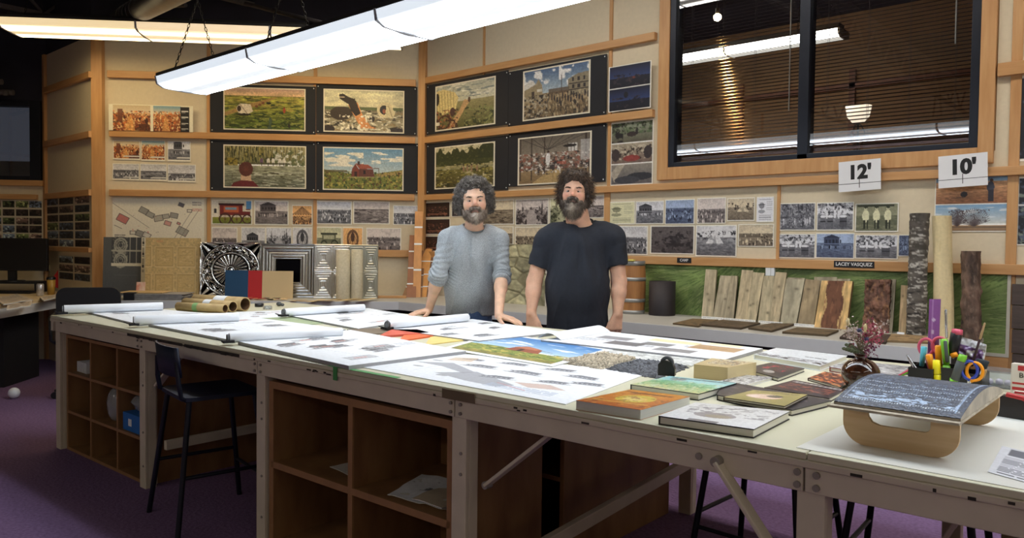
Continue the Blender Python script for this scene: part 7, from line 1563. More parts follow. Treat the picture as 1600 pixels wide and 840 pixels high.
cn = item('drink_can', 63, 462, 'silver drink can on the corner desk', 'can'); b = MB(); b.lathe([(0, 0), (.024, 0), (.033, .01), (.033, .108), (.026, .12), (.024, .118), (0, .116)], 24); b.build('can_body', mat('printed aluminium', (200, 200, 204), .3, .6, var=.35, scale=26), cn)
tu = item('travel_mug', 80, 460, 'gold travel mug with dark lid beside the can', 'mug'); b = MB(); b.lathe([(0, 0), (.03, 0), (.04, .15), (0, .15)], 24); b.build('mug_body', mat('gold paper', (176, 138, 60), .4), tu); b = MB(); b.lathe([(.042, .15), (.042, .162), (.036, .178), (0, .178)], 24); b.build('lid', M_BP, tu)
lm = item('desk_lamp', 100, 452, 'desk lamp with brushed metal cone shade and red bracket', 'lamp')
o = dz(100, 452)
def lp(px, py, dd=0): 
    pl = Plane(o.x, o.y, *U2); s, z = pl.at(px, py); return pl.pt(s, z, dd) - o
b = MB(); b.lathe([(0, .02), (.07, .018), (.075, 0), (0, 0)], 24); b.build('lamp_base', M_BLACKMET, lm)
b = MB(); b.tube([(0, 0, .02), lp(103, 440), lp(104, 425), lp(101, 414), lp(96, 410)], .006, 10); b.build('curved_arm', mS, lm)
b = MB(); pa, pb2 = lp(93, 402), lp(79, 422, .05); dn = (pb2 - pa).normalized(); b.tube([pa, pa.lerp(pb2, .15), pb2], [.012, .03, .085], 24, cap=False); b.tube([pb2 - dn * .002, pa.lerp(pb2, .16)], [.083, .028], 24, cap=False); b.build('lamp_shade', mat('brushed brass steel', (186, 176, 150), .3, .8), lm)
rb = item('red_folder', 88, 455, 'red tilted folder standing behind the travel mug', 'folder'); o = dz(88, 455); P4 = [lp(95, 410, -.06), lp(104, 418, -.06), lp(92, 452, -.06), lp(72, 445, -.06)]
b = MB(); b.add(P4, [(0, 1, 2, 3)]); b.add([p + Vector((.01, -.01, 0)) for p in P4], [(3, 2, 1, 0)]); b.build('cover', mat('red card', (190, 40, 44), .5), rb)
fv = item('flower_pot', 131, 452, 'small pot holding orange roses and pens on the corner desk', 'flowers'); o = dz(131, 452); b = MB(); b.lathe([(0, 0), (.03, 0), (.04, .08), (.034, .08), (.028, .01), (0, .01)], 20); b.build('pot', mat('grey pot', (120, 116, 112), .5), fv)
for (px, py, rr) in ((131, 425, .036), (121, 421, .022)):
    b = MB(); c = lp(px, py); b.tube([(0, 0, .02), c], .003, 6); b.build('stem', mat('green stem', (70, 100, 50), .7), fv)
    b = MB(); r_ = random.Random(px)
    for k in range(16):
        a = k * 2.4; q = rr * (.25 + .75 * k / 16); b.ball(c + Vector((q * .6 * math.cos(a), q * .6 * math.sin(a), .01 - q * .4)), rr * .42, (1, 1, .8), 8)
    b.build('bloom', mat('orange petals', (236, 120, 50), .6, var=.2, scale=40), fv)
for i, (px, py, px2, py2, m_, lb) in enumerate(((140, 452, 148, 414, mTan, 'long tan stick beside the orange roses'), (147, 452, 150, 433, mG, 'green marker beside the orange roses'), (144, 452, 146, 420, M_BP, 'black pen beside the orange roses'), (138, 452, 141, 425, mat('brown pencil', (90, 60, 50), .5), 'brown pencil beside the orange roses'))):
    pp = dz(px, py); o = pp; r = empty('desk_pen', pp, 0, lb, 'pen'); b = MB(); b.tube([(0, 0, 0), lp(px2, py2)], .006 if i != 1 else .012, 8); b.build('barrel', m_, r)
for i, (px, py, w_, h_, col, lb) in enumerate(((127, 452, .12, .02, (150, 170, 130), 'green-grey pad of paper below the roses'), (142, 455, .14, .015, (196, 196, 186), 'pale stack of paper beside the lace panel'), (117, 456, .05, .07, (206, 196, 130), 'yellow sticky note pad leaning below the roses'), (107, 457, .1, .02, (60, 60, 64), 'dark pouch in front of the desk lamp'))):
    p = dz(px, py); b = MB(); b.box(-w_ / 2, w_ / 2, -.05, .05, 0, h_); b.box(-w_ / 2 + .01, w_ / 2 + .012, -.04, .055, h_, h_ + .006); tag(b.build('paper_pad' if i != 3 else 'pouch', mat('pad %d' % i, col, .7, var=.15, scale=30), None, p, (0, 0, W2.rz + .1 * i), .002), lb, 'pad' if i != 3 else 'pouch')
cr = Canvas(30, 24, (206, 192, 176)); stripes_text(cr, .1, .1, .9, .9, 8, (130, 120, 116), 2)
for i, (pts, lb) in enumerate((([(-10, 464), (28, 458), (52, 466), (5, 474)], 'spread newspaper at the left edge of the corner desk'), ([(62, 463), (90, 459), (98, 461), (68, 468)], 'folded newspaper in front of the drink can'), ([(12, 475), (50, 469), (48, 475), (10, 482)], 'loose printed page near the front of the corner desk'))):
    P = [dz(x, y, DZ + .02) for x, y in pts]; sheet3([(q.x, q.y, DZ + .012) for q in P], lb, cr, 'newspaper', .01)
b = MB(); b.ball((0, 0, .045), .045, n=18); p = onz(22, 622, 0); tag(b.build('white_ball', M_WHITEP, None, (p.x, p.y, 0)), 'small white ball on the carpet at the left edge', 'ball')
# ---- dark pipes, duct and conduit overhead
for i in range(6):
    z = 2.86 + .09 * i; d = .16 + .1 * i; b = MB(); a, c = W0.pt(-1.8, z, d), W0.pt(2.75 - .06 * i, z, d); b.cyl(a, c, .03, n=12); struct(b.build('ceiling_pipe', M_JOIST))
    b = MB(); q = W0.pt(2.70 - .06 * i, z - .045, d + .03); b.box(-.02, .02, -.03, .03, 0, .05); struct(b.build('ceiling_clip', mS, None, q, (0, 0, W0.rz)))
a, c = ony(185, 34, 3.2), ony(240, 4, 2.8); b = MB(); dd_ = (c - a); b.cyl(a - dd_ * .3, a + dd_ * 2.2, .1, n=28)
for k in range(5): q = a + dd_ * (.3 + .1 * k); b.cyl(q, q + dd_.normalized() * .012, .106, n=28)
struct(b.build('ceiling_duct', M_DARKGAL))
for i, (p, q, Y) in enumerate((((0, 0), (140, 30), 3.2), ((100, 20), (290, 8), 3.4), ((360, 0), (520, 40), 4.0))):
    b = MB(); b.cyl(ony(*p, Y), ony(*q, Y), .02, n=8); struct(b.build('ceiling_conduit', M_JOIST))
# ------------------------------------------------------------------ the two people: smooth solid fields turned into one skin each
class Field:
    def __init__(s, lo, hi, h):
        s.lo = np.array(lo, float); s.h = h; n = np.ceil((np.array(hi) - s.lo) / h).astype(int) + 1; s.d = np.full(n, 1.0, np.float32); s.ax = [s.lo[i] + h * np.arange(n[i]) for i in range(3)]
    def add(s, fn, lo, hi, k=.01, sub=False):
        m = k + 3 * s.h; sl = []
        for i in range(3):
            a = int(max(0, math.floor((min(lo[i], hi[i]) - m - s.lo[i]) / s.h))); b = int(min(s.d.shape[i], math.ceil((max(lo[i], hi[i]) + m - s.lo[i]) / s.h) + 1)); 
            if b <= a: return s
            sl.append(slice(a, b))
        X, Y, Z = np.meshgrid(s.ax[0][sl[0]], s.ax[1][sl[1]], s.ax[2][sl[2]], indexing='ij', sparse=True); f = fn(X, Y, Z).astype(np.float32); d = s.d[tuple(sl)]
        if sub: f = -f; h = np.maximum(k - np.abs(d - f), 0) / k; s.d[tuple(sl)] = np.maximum(d, f) + h * h * k * .25
        else: h = np.maximum(k - np.abs(d - f), 0) / k; s.d[tuple(sl)] = np.minimum(d, f) - h * h * k * .25
        return s
    def cap(s, a, b, ra, rb=None, k=.01, sy=1.0, sub=False):
        a, b = np.array(a, float), np.array(b, float); rb = ra if rb is None else rb; ab = b - a; L = ab @ ab + 1e-9
        def fn(X, Y, Z):
            x, y, z = X - a[0], Y - a[1], Z - a[2]; t = np.clip((x * ab[0] + y * ab[1] + z * ab[2]) / L, 0, 1); return (np.sqrt((x - t * ab[0]) ** 2 + ((y - t * ab[1]) / sy) ** 2 + (z - t * ab[2]) ** 2) - (ra + (rb - ra) * t)) * min(1, sy)
        r = max(ra, rb); return s.add(fn, np.minimum(a, b) - r, np.maximum(a, b) + r, k, sub)
    def ell(s, c, r, k=.01, R=None, sub=False):
        c, r = np.array(c, float), np.array(r, float); R = np.eye(3) if R is None else np.array(R)
        def fn(X, Y, Z):
            x, y, z = X - c[0], Y - c[1], Z - c[2]; q = [R[0, i] * x + R[1, i] * y + R[2, i] * z for i in range(3)]
            k0 = np.sqrt(sum((q[i] / r[i]) ** 2 for i in range(3))) + 1e-6; k1 = np.sqrt(sum((q[i] / r[i] ** 2) ** 2 for i in range(3))) + 1e-6; return k0 * (k0 - 1) / k1
        m = r.max(); return s.add(fn, c - m, c + m, k, sub)
    def cut(s, p, n):
        """remove what lies beyond the plane through p with outward normal n"""
        p, n = np.array(p, float), np.array(n, float); n /= np.linalg.norm(n); X, Y, Z = np.meshgrid(*s.ax, indexing='ij', sparse=True)
        s.d = np.maximum(s.d, ((X - p[0]) * n[0] + (Y - p[1]) * n[1] + (Z - p[2]) * n[2]).astype(np.float32)); return s
    def mesh(s):
        d = s.d; d[0] = d[-1] = 1; d[:, 0] = d[:, -1] = 1; d[:, :, 0] = d[:, :, -1] = 1; I = d < 0; nx, ny, nz = d.shape
        c = np.zeros((nx - 1, ny - 1, nz - 1), np.int8)
        for i in (0, 1):
            for j in (0, 1):
                for k in (0, 1): c += I[i:nx - 1 + i, j:ny - 1 + j, k:nz - 1 + k]
        act = np.argwhere((c > 0) & (c < 8)); ids = -np.ones(c.shape, np.int32); ids[tuple(act.T)] = np.arange(len(act)); P = np.zeros((len(act), 3)); W = np.zeros(len(act))
        cs = [(i, j, k) for i in (0, 1) for j in (0, 1) for k in (0, 1)]
        for a in cs:
            for ax in range(3):
                if a[ax]: continue
                b = list(a); b[ax] = 1; A = d[tuple((act + a).T)]; B = d[tuple((act + b).T)]; m = (A < 0) != (B < 0); t = np.where(m, A / np.where(m, A - B, 1), 0)
                q = np.tile(np.array(a, float), (len(act), 1)); q[:, ax] += t; P[m] += q[m]; W[m] += 1
        P = (act + P / W[:, None]) * s.h + s.lo; F = []
        for ax in range(3):
            sh = [slice(0, n) for n in d.shape]; lo = list(sh); hi = list(sh); lo[ax] = slice(0, d.shape[ax] - 1); hi[ax] = slice(1, d.shape[ax]); A, B = I[tuple(lo)], I[tuple(hi)]
            e = np.argwhere(A != B); o = [i for i in range(3) if i != ax]; e = e[(e[:, o[0]] > 0) & (e[:, o[1]] > 0)]; fl = A[tuple(e.T)]
            def cell(du, dv): q = e.copy(); q[:, o[0]] -= du; q[:, o[1]] -= dv; return ids[tuple(q.T)]
            f = np.stack([cell(1, 1), cell(0, 1), cell(0, 0), cell(1, 0)], 1); fl = fl if ax != 1 else ~fl; f[~fl] = f[~fl][:, ::-1]; F.append(f)
        return P, np.concatenate(F)
def field_obj(name, fld, m, parent, disp=None, paint=None, smooth_it=1):
    P, F = fld.mesh(); me = bpy.data.meshes.new(name); me.vertices.add(len(P)); me.vertices.foreach_set('co', P.astype(np.float32).ravel())
    me.loops.add(len(F) * 4); me.loops.foreach_set('vertex_index', F.astype(np.int32).ravel()); me.polygons.add(len(F)); me.polygons.foreach_set('loop_start', np.arange(0, len(F) * 4, 4, dtype=np.int32)); me.polygons.foreach_set('loop_total', np.full(len(F), 4, np.int32))
    me.update(calc_edges=True); me.validate()
    E_ = np.zeros(len(me.edges) * 2, np.int32); me.edges.foreach_get('vertices', E_); E_ = E_.reshape(-1, 2)
    for _ in range(smooth_it):
        S_ = np.zeros_like(P); n = np.zeros(len(P)); np.add.at(S_, E_[:, 0], P[E_[:, 1]]); np.add.at(S_, E_[:, 1], P[E_[:, 0]]); np.add.at(n, E_[:, 0], 1); np.add.at(n, E_[:, 1], 1); P = P * .5 + .5 * S_ / np.maximum(n, 1)[:, None]
    me.vertices.foreach_set('co', P.astype(np.float32).ravel()); me.update()
    N_ = np.zeros(len(P) * 3, np.float32); me.vertices.foreach_get('normal', N_); N_ = N_.reshape(-1, 3)
    if disp is not None: P = P + N_ * disp(P, N_)[:, None]; me.vertices.foreach_set('co', P.astype(np.float32).ravel()); me.update()
    if paint is not None:
        ca = me.color_attributes.new('paint', 'FLOAT_COLOR', 'POINT'); C = lin(np.clip(paint(P, N_), 0, 1)); ca.data.foreach_set('color', np.concatenate([C, np.ones((len(C), 1))], 1).astype(np.float32).ravel())
    me.polygons.foreach_set('use_smooth', np.ones(len(me.polygons), bool)); me.materials.append(m); return link(name, me, parent)
_lat = np.random.RandomState(12).rand(32, 32, 32)
def n3(P, sc, off=0.0):
    q = P * np.array(sc) + off + 100; i = np.floor(q).astype(int); f = q - i; f = f * f * (3 - 2 * f); o = 0
    for a in (0, 1):
        for b in (0, 1):
            for c in (0, 1):
                w = np.where(a, f[:, 0], 1 - f[:, 0]) * np.where(b, f[:, 1], 1 - f[:, 1]) * np.where(c, f[:, 2], 1 - f[:, 2]); o = o + w * _lat[(i[:, 0] + a) % 32, (i[:, 1] + b) % 32, (i[:, 2] + c) % 32]
    return o
class Local:
    """the person's own frame: x to the viewer's right, y away from the viewer, z up, origin on the floor"""
    def __init__(s, px, Y):
        p = ony(px, 480, Y); s.o = Vector((p.x, Y, 0)); v = Vector((p.x, Y, 0)).normalized(); s.y = v; s.x = Vector((v.y, -v.x, 0)); s.rz = math.atan2(s.x.y, s.x.x)
    def __call__(s, px, py, dy=0.0):
        d = ray(px, py); e = Vector((0, 0, EYE)); t = ((s.o - e).dot(s.y) + dy) / d.dot(s.y); p = e + d * t - s.o; return np.array([p.dot(s.x), dy, p.z])
    def w(s, p): q = Vector(p) - s.o; return np.array([q.dot(s.x), q.dot(s.y), q.z])
def unit(v): v = np.array(v, float); return v / np.linalg.norm(v)
def hand(f, wrist, F, N_, S_, curl, spread=.12, sc=1.0, thumb=(.5, .6)):
    """F fingers' direction, N_ back of the hand, S_ thumb side"""
    F, N_, S_ = unit(F), unit(N_), unit(S_); w = np.array(wrist, float)
    for o in (-.026, -.009, .009, .026): f.cap(w + S_ * o * .6 * sc + F * .008, w + F * .085 * sc + S_ * o * sc * 1.15, .0155 * sc, .0125 * sc, .012)
    for o, ln, cu in ((.032, .074, 0), (.011, .082, 0), (-.011, .076, .05), (-.032, .06, .1)):
        p = w + F * .083 * sc + S_ * o * sc; d = unit(F + S_ * o * spread * 30); r = .0092 * sc
        for i, q in enumerate((.45, .3, .25)):
            a = curl[i] + cu * .3; d = unit(d * math.cos(a) - N_ * math.sin(a)); e = p + d * ln * q * sc; f.cap(p, e, r, r * .93, .004); p = e; r *= .93
    p = w + F * .018 * sc + S_ * .022 * sc; d = unit(F * thumb[0] + S_ * thumb[1] - N_ * .15)
    for ln, r in ((.045, .0135), (.034, .0108), (.026, .0098)): e = p + d * ln * sc; f.cap(p, e, r * sc, r * .92 * sc, .008); p = e; d = unit(d + F * .35)
def Rot(yaw, pitch, roll): return np.array(Euler((pitch, roll, yaw), 'XYZ').to_matrix())
def head(f, c, R, s):
    H = lambda x, y, z: np.array(c) + R @ (np.array([x, y, z]) * s)
    E = lambda x, y, z, a, b, d, k=.02, sub=False: f.ell(H(x, y, z), np.array([a, b, d]) * s, k * s, R, sub)
    E(0, .018, .045, .078, .096, .086, .02); E(0, -.028, -.008, .066, .066, .094, .03); E(0, -.032, -.072, .053, .052, .04, .03); f.cap(H(-.014, -.078, -.098), H(.014, -.078, -.098), .019 * s, None, .025 * s)
    for q in (-1, 1):
        E(q * .043, -.058, -.022, .022, .02, .022, .025); f.cap(H(q * .012, -.086, .024), H(q * .042, -.075, .023), .0105 * s, .009 * s, .012 * s)
        E(q * .031, -.104, .006, .019, .016, .012, .012, True)
        f.cap(H(q * .018, -.0840, .0096), H(q * .044, -.0765, .0084), .0076 * s, .0070 * s, .003 * s); f.cap(H(q * .020, -.0830, -.0078), H(q * .043, -.0765, -.0070), .0062 * s, .0054 * s, .003 * s)
        E(q * .079, .012, -.004, .009, .018, .031, .008); f.ell(H(q * .012, -.099, -.027), np.array([.0095, .010, .008]) * s, .006 * s, R)
    f.cap(H(0, -.086, .018), H(0, -.111, -.020), .0085 * s, .0125 * s, .012 * s)
    f.cap(H(-.020, -.088, -.0535), H(.020, -.088, -.0535), .0058 * s, None, .007 * s); f.cap(H(0, -.0935, -.054), H(0, -.0935, -.054), .006 * s, None, .008 * s); f.cap(H(-.016, -.089, -.0645), H(.016, -.089, -.0645), .0066 * s, None, .008 * s)
    return H
def strands(name, pts, nrm, cols, m, parent, ln, r, curl=0.0, down=.5, seed=1, nw=1.0):
    """many fine locks as one mesh: each a short tapering tube, curled or combed down"""
    rd = np.random.RandomState(seed); V = []; F = []; C = []
    for p, n, col in zip(pts, nrm, cols):
        d = unit(n * nw + rd.normal(0, .35, 3) + np.array([0, 0, -down])); L_ = ln * rd.uniform(.7, 1.3); K = 12 if curl else 4; s1 = unit(np.cross(d, [0.3, .2, 1])); s2 = np.cross(d, s1); ph = rd.uniform(0, 6.28); tw = rd.choice([-1, 1]); path = []
        for k in range(K + 1):
            t = k / K; q = p + d * L_ * t * (.55 if curl else 1)
            if curl: a = ph + tw * t * 9.5; q = q + (s1 * math.cos(a) + s2 * math.sin(a)) * curl * min(1, t * 3)
            else: q = q + np.array([0, 0, -down * L_ * t * t * .5])
            path.append(q)
        b = len(V)
        for k, q in enumerate(path):
            t = k / K; rr = r * (1 - .6 * t)
            tg = unit(path[min(k + 1, K)] - path[max(k - 1, 0)]); e1 = unit(np.cross(tg, [.1, .9, .3])); e2 = np.cross(tg, e1)
            for a in (0, 2.094, 4.189): V.append(q + (e1 * math.cos(a) + e2 * math.sin(a)) * rr); C.append(col)
        for k in range(K):
            for a in range(3): F.append((b + k * 3 + a, b + k * 3 + (a + 1) % 3, b + k * 3 + 3 + (a + 1) % 3, b + k * 3 + 3 + a))
    me = bpy.data.meshes.new(name); me.from_pydata([tuple(v) for v in V], [], F); me.update(); ca = me.color_attributes.new('paint', 'FLOAT_COLOR', 'POINT'); C = lin(np.clip(np.array(C), 0, 1)); ca.data.foreach_set('color', np.concatenate([C, np.ones((len(C), 1))], 1).astype(np.float32).ravel())
    me.polygons.foreach_set('use_smooth', [True] * len(F)); me.materials.append(m); return link(name, me, parent)
M_SKIN = paintmat('skin', .5, mottle=.04, bscale=90); bsdf(M_SKIN).inputs['Subsurface Weight'].default_value = .12; bsdf(M_SKIN).inputs['Subsurface Radius'].default_value = (.01, .004, .002); bsdf(M_SKIN).inputs['Subsurface Scale'].default_value = 1.0
M_HAIR = paintmat('hair', .55, mottle=.2, bscale=300)
def person(lc, spec):
    root = empty('person', lc.o, lc.rz, spec['label'], 'person'); g = spec; hc, R, s = g['head'], g['R'], g['hs']
    f = Field((-.42, -.72, 0), (.42, .24, 1.80), .0042)
    H = head(f, hc, R, s)
    sl, sr = g['shoulders']; nb = (sl + sr) / 2 + np.array([0, .02, .035]); hb = H(0, .02, -.05)
    f.cap(hb, nb, .056 * g['nk'], .06 * g['nk'], .03); f.cap(sl + [.03, 0, 0], sr - [.03, 0, 0], .05, None, .05)
    chest, waist, hip = g['chest'], g['waist'], g['hip']; f.cap(chest, waist, .12, .11, .05, .7); f.cap(waist, hip, .11, .12, .05, .75)
    for q in (-1, 1):
        hj = hip + np.array([q * .085, 0, -.06]); kn = np.array([hj[0] * 1.1, hj[1] + .01, .47]); an = np.array([hj[0] * 1.2, hj[1] + .04, .09]); f.cap(hj, kn, .075, .05, .03); f.cap(kn, an, .05, .034, .02); f.cap(an, an + [0, -.12, -.05], .035, .028, .02)
    for A in g['arms']:
        S, E_, W_ = A['S'], A['E'], A['W']; f.cap(S, E_, .052 * A['t'], .043 * A['t'], .03); f.cap(E_, E_ + (W_ - E_) * .35, .044 * A['t'], .043 * A['t'], .02); f.cap(E_ + (W_ - E_) * .3, W_, .042 * A['t'], .027 * A['t'], .02); hand(f, W_, *A['hand'])
    RI = np.array(R).T
    def skin(P, N_):
        q = (P - hc) @ R / s; base = np.array(g['skin']) / 255.; C = np.tile(base, (len(P), 1)); isH = (np.abs(q) < .16).all(1)
        def blend(m, col, C): m = (m * isH)[:, None]; return C * (1 - m) + np.array(col) / 255. * m
        rd = np.array(g['red']); ch = np.exp(-(((np.abs(q[:, 0]) - .042) / .02) ** 2 + ((q[:, 2] + .022) / .02) ** 2)) * (q[:, 1] < 0); C = blend(ch * .55, rd, C)
        C = blend(np.exp(-((q[:, 0] / .014) ** 2 + ((q[:, 2] + .018) / .018) ** 2)) * (q[:, 1] < -.09) * .6, rd, C); C = blend(np.exp(-(((np.abs(q[:, 0]) - .031) / .018) ** 2 + ((q[:, 2] - .004) / .008) ** 2)) * (q[:, 1] < -.06) * .45, rd * .8, C)
        lips = (np.abs(q[:, 0]) < .024) & (np.abs(q[:, 2] + .059) < .0105) & (q[:, 1] < -.08); C = blend(lips * .7, (178, 122, 110), C)
        C = C * (1 + .10 * (n3(P, (38, 38, 38)) - .5))[:, None]; return C
    field_obj('body', f, M_SKIN, root, None, skin, 1)
    # eyes
    for q in (-1, 1):
        n = 20; b = MB(); b.ball(tuple(H(q * .0312, -.0760, .0005)), .0116 * s, (1.3, 1, 1), n=n); o = b.build('eye', mat('eye white', (150, 134, 124), .4), root)
        b = MB(); b.ball(tuple(H(q * .0300, -.0872, .0005)), .0056 * s, (1, .4, 1), 14); b.build('iris', mat('dark iris', (44, 34, 28), .1), o)
    # shirt
    f = Field((-.42, -.4, .7), (.42, .26, 1.6), .0045); A1, A2 = g['arms']; sd = g['shirt']
    f.cap(sl + [.02, 0, -.012], sr - [.02, 0, .012], sd['sh'], None, .04); f.cap(chest + [0, 0, .02], waist, sd['c'], sd['w'], .05, sd['sy']); f.cap(waist, np.array([hip[0], hip[1], sd['hem']]), sd['w'], sd['h'], .04, sd['sy'])
    f.cap(nb + [0, 0, -.03], nb + [0, -.0, -.01], .085 * g['nk'], .068 * g['nk'], .05)
    for q in (-1, 1): f.cap(nb + [q * .045, .01, .012], (sl if q < 0 else sr) + [q * .02, 0, .012], .045 * g['nk'], .05, .05)
    if sd.get('belly'): f.ell(waist + [0, -.045, .04], sd['belly'], .06)
    f.cut((0, 0, sd['hem']), (0, 0, -1))
    f2 = Field((-.42, -.4, .7), (.42, .26, 1.6), .0045)
    for A in g['arms']:
        S, E_, W_, e = A['S'], A['E'], A['W'], A['cuff']; end = E_ + (W_ - E_) * e if e > 0 else S + (E_ - S) * (1 + e); f2.cap(S, E_ if e > 0 else end, sd['sl'][0], sd['sl'][1], .03)
        if e > 0: f2.cap(E_, end, sd['sl'][1], sd['sl'][2], .02)
    for A in g['arms']:
        S, E_, W_, e = A['S'], A['E'], A['W'], A['cuff']; end = E_ + (W_ - E_) * e if e > 0 else S + (E_ - S) * (1 + e); dr = unit(W_ - E_ if e > 0 else E_ - S); X, Y, Z = np.meshgrid(*f2.ax, indexing='ij', sparse=True)
        side = (X < 0) if end[0] < 0 else (X >= 0); pd = ((X - end[0]) * dr[0] + (Y - end[1]) * dr[1] + (Z - end[2]) * dr[2]).astype(np.float32); f2.d = np.where(side, np.maximum(f2.d, pd), f2.d)
    h = np.maximum(.03 - np.abs(f.d - f2.d), 0) / .03; f.d = np.minimum(f.d, f2.d) - h * h * .03 * .25
    # neck opening
    cc = nb + np.array([0, -.018, sd['neck']]); rn = .070 * g['nk']; cn = unit([0, -.42, 1])
    def hole(X, Y, Z): x, y, z = X - cc[0], Y - cc[1], Z - cc[2]; return np.maximum(np.sqrt(x * x + y * y) - rn, -(x * cn[0] + y * cn[1] + z * cn[2]))
    f.add(hole, cc - [rn, rn, .04], cc + [rn, rn, .2], .008, True)
    arms = g['arms']
    def folds(P, N_):
        w = np.zeros(len(P)); T_ = np.exp(-((np.abs(P[:, 0] - chest[0]) / .16) ** 4)); a = n3(P, (9, 9, 2.5)); w += T_ * .011 * (n3(P, (16, 16, 3.2), 3) - .5) + T_ * .006 * np.sin((P[:, 0] * 34 + P[:, 2] * 9 * np.sign(P[:, 0] - chest[0]) + a * 5)) * np.clip((P[:, 2] - .9) / .3, .2, 1)
        for A in arms:
            S, E_, W_ = A['S'], A['E'], A['W']; ax = E_ - S; L_ = ax @ ax; t = ((P - S) @ ax) / L_; dist = np.linalg.norm(P - (S + np.clip(t, 0, 1)[:, None] * ax), axis=1); m = np.clip(1.6 - dist / .06, 0, 1) * (t > .15)
            if A['cuff'] > 0:
                e2 = E_ + (W_ - E_) * A['cuff']; dd = np.linalg.norm(P - e2, axis=1); mm = np.exp(-(dd / .085) ** 2); w += mm * (.004 + .006 * np.sin(((P - e2) @ unit(W_ - E_)) * 300 + 4 * n3(P, (20, 20, 20)))); w += m * .0022 * np.sin(t * 34 + P[:, 0] * 60 + 6 * n3(P, (12, 12, 12), 5))
            else: w += m * .002 * np.sin(t * 16 + P[:, 0] * 50 + 6 * n3(P, (9, 9, 6), 5))
        w += T_ * .0035 * (1 - np.abs(np.sin(P[:, 0] * 30 * (1 + .3 * a) + (P[:, 2] - 1.3) * 12 * np.sign(P[:, 0] - chest[0] + .04)))) ** 2 * np.clip(n3(P, (7, 7, 3), 21) * 3 - 1, 0, 1) * 2; w += .004 * (n3(P, (28, 28, 14), 9) - .5); return w * 1.7
    field_obj('shirt', f, sd['mat'], root, folds, None, 2)
    b = MB(); b.tube([cc + np.array([rn * .97 * math.cos(a), rn * .97 * math.sin(a), .001 + .42 * rn * math.sin(a)]) for a in [2 * math.pi * k / 40 for k in range(40)]], .006, 8, closed=True); b.build('collar', sd['mat2'], root)
    # trousers and shoes
    f = Field((-.3, -.25, 0), (.3, .3, 1.02), .008); f.cap(hip + [0, -.02, .12], hip + [0, 0, -.05], .145, .155, .04, .76)
    for q in (-1, 1): hj = hip + np.array([q * .085, 0, -.06]); kn = np.array([hj[0] * 1.1, hj[1] + .01, .47]); an = np.array([hj[0] * 1.2, hj[1] + .04, .08]); f.cap(hj, kn, .09, .068, .03); f.cap(kn, an, .068, .06, .02)
    f.cut((0, 0, .05), (0, 0, -1)); f.cut((0, 0, sd['hem'] + .05), (0, 0, 1)); field_obj('trousers', f, g['trousers'], root, lambda P, N_: .006 * (n3(P, (12, 12, 22)) - .5) * 2, None, 2)
    for q in (-1, 1):
        hx = (hip[0] + q * .085) * 1.2; f = Field((hx - .1, -.25, -.01), (hx + .1, .25, .14), .006); f.cap((hx, hip[1] + .05, .05), (hx + q * .015, hip[1] - .14, .036), .044, .04, .02, 1.0); f.cap((hx, hip[1] + .05, .06), (hx, hip[1] + .045, .1), .046, .042, .02); f.cut((0, 0, .001), (0, 0, -1)); field_obj('shoe', f, mat('dark shoe', (38, 34, 34), .5), root)
    return root, H
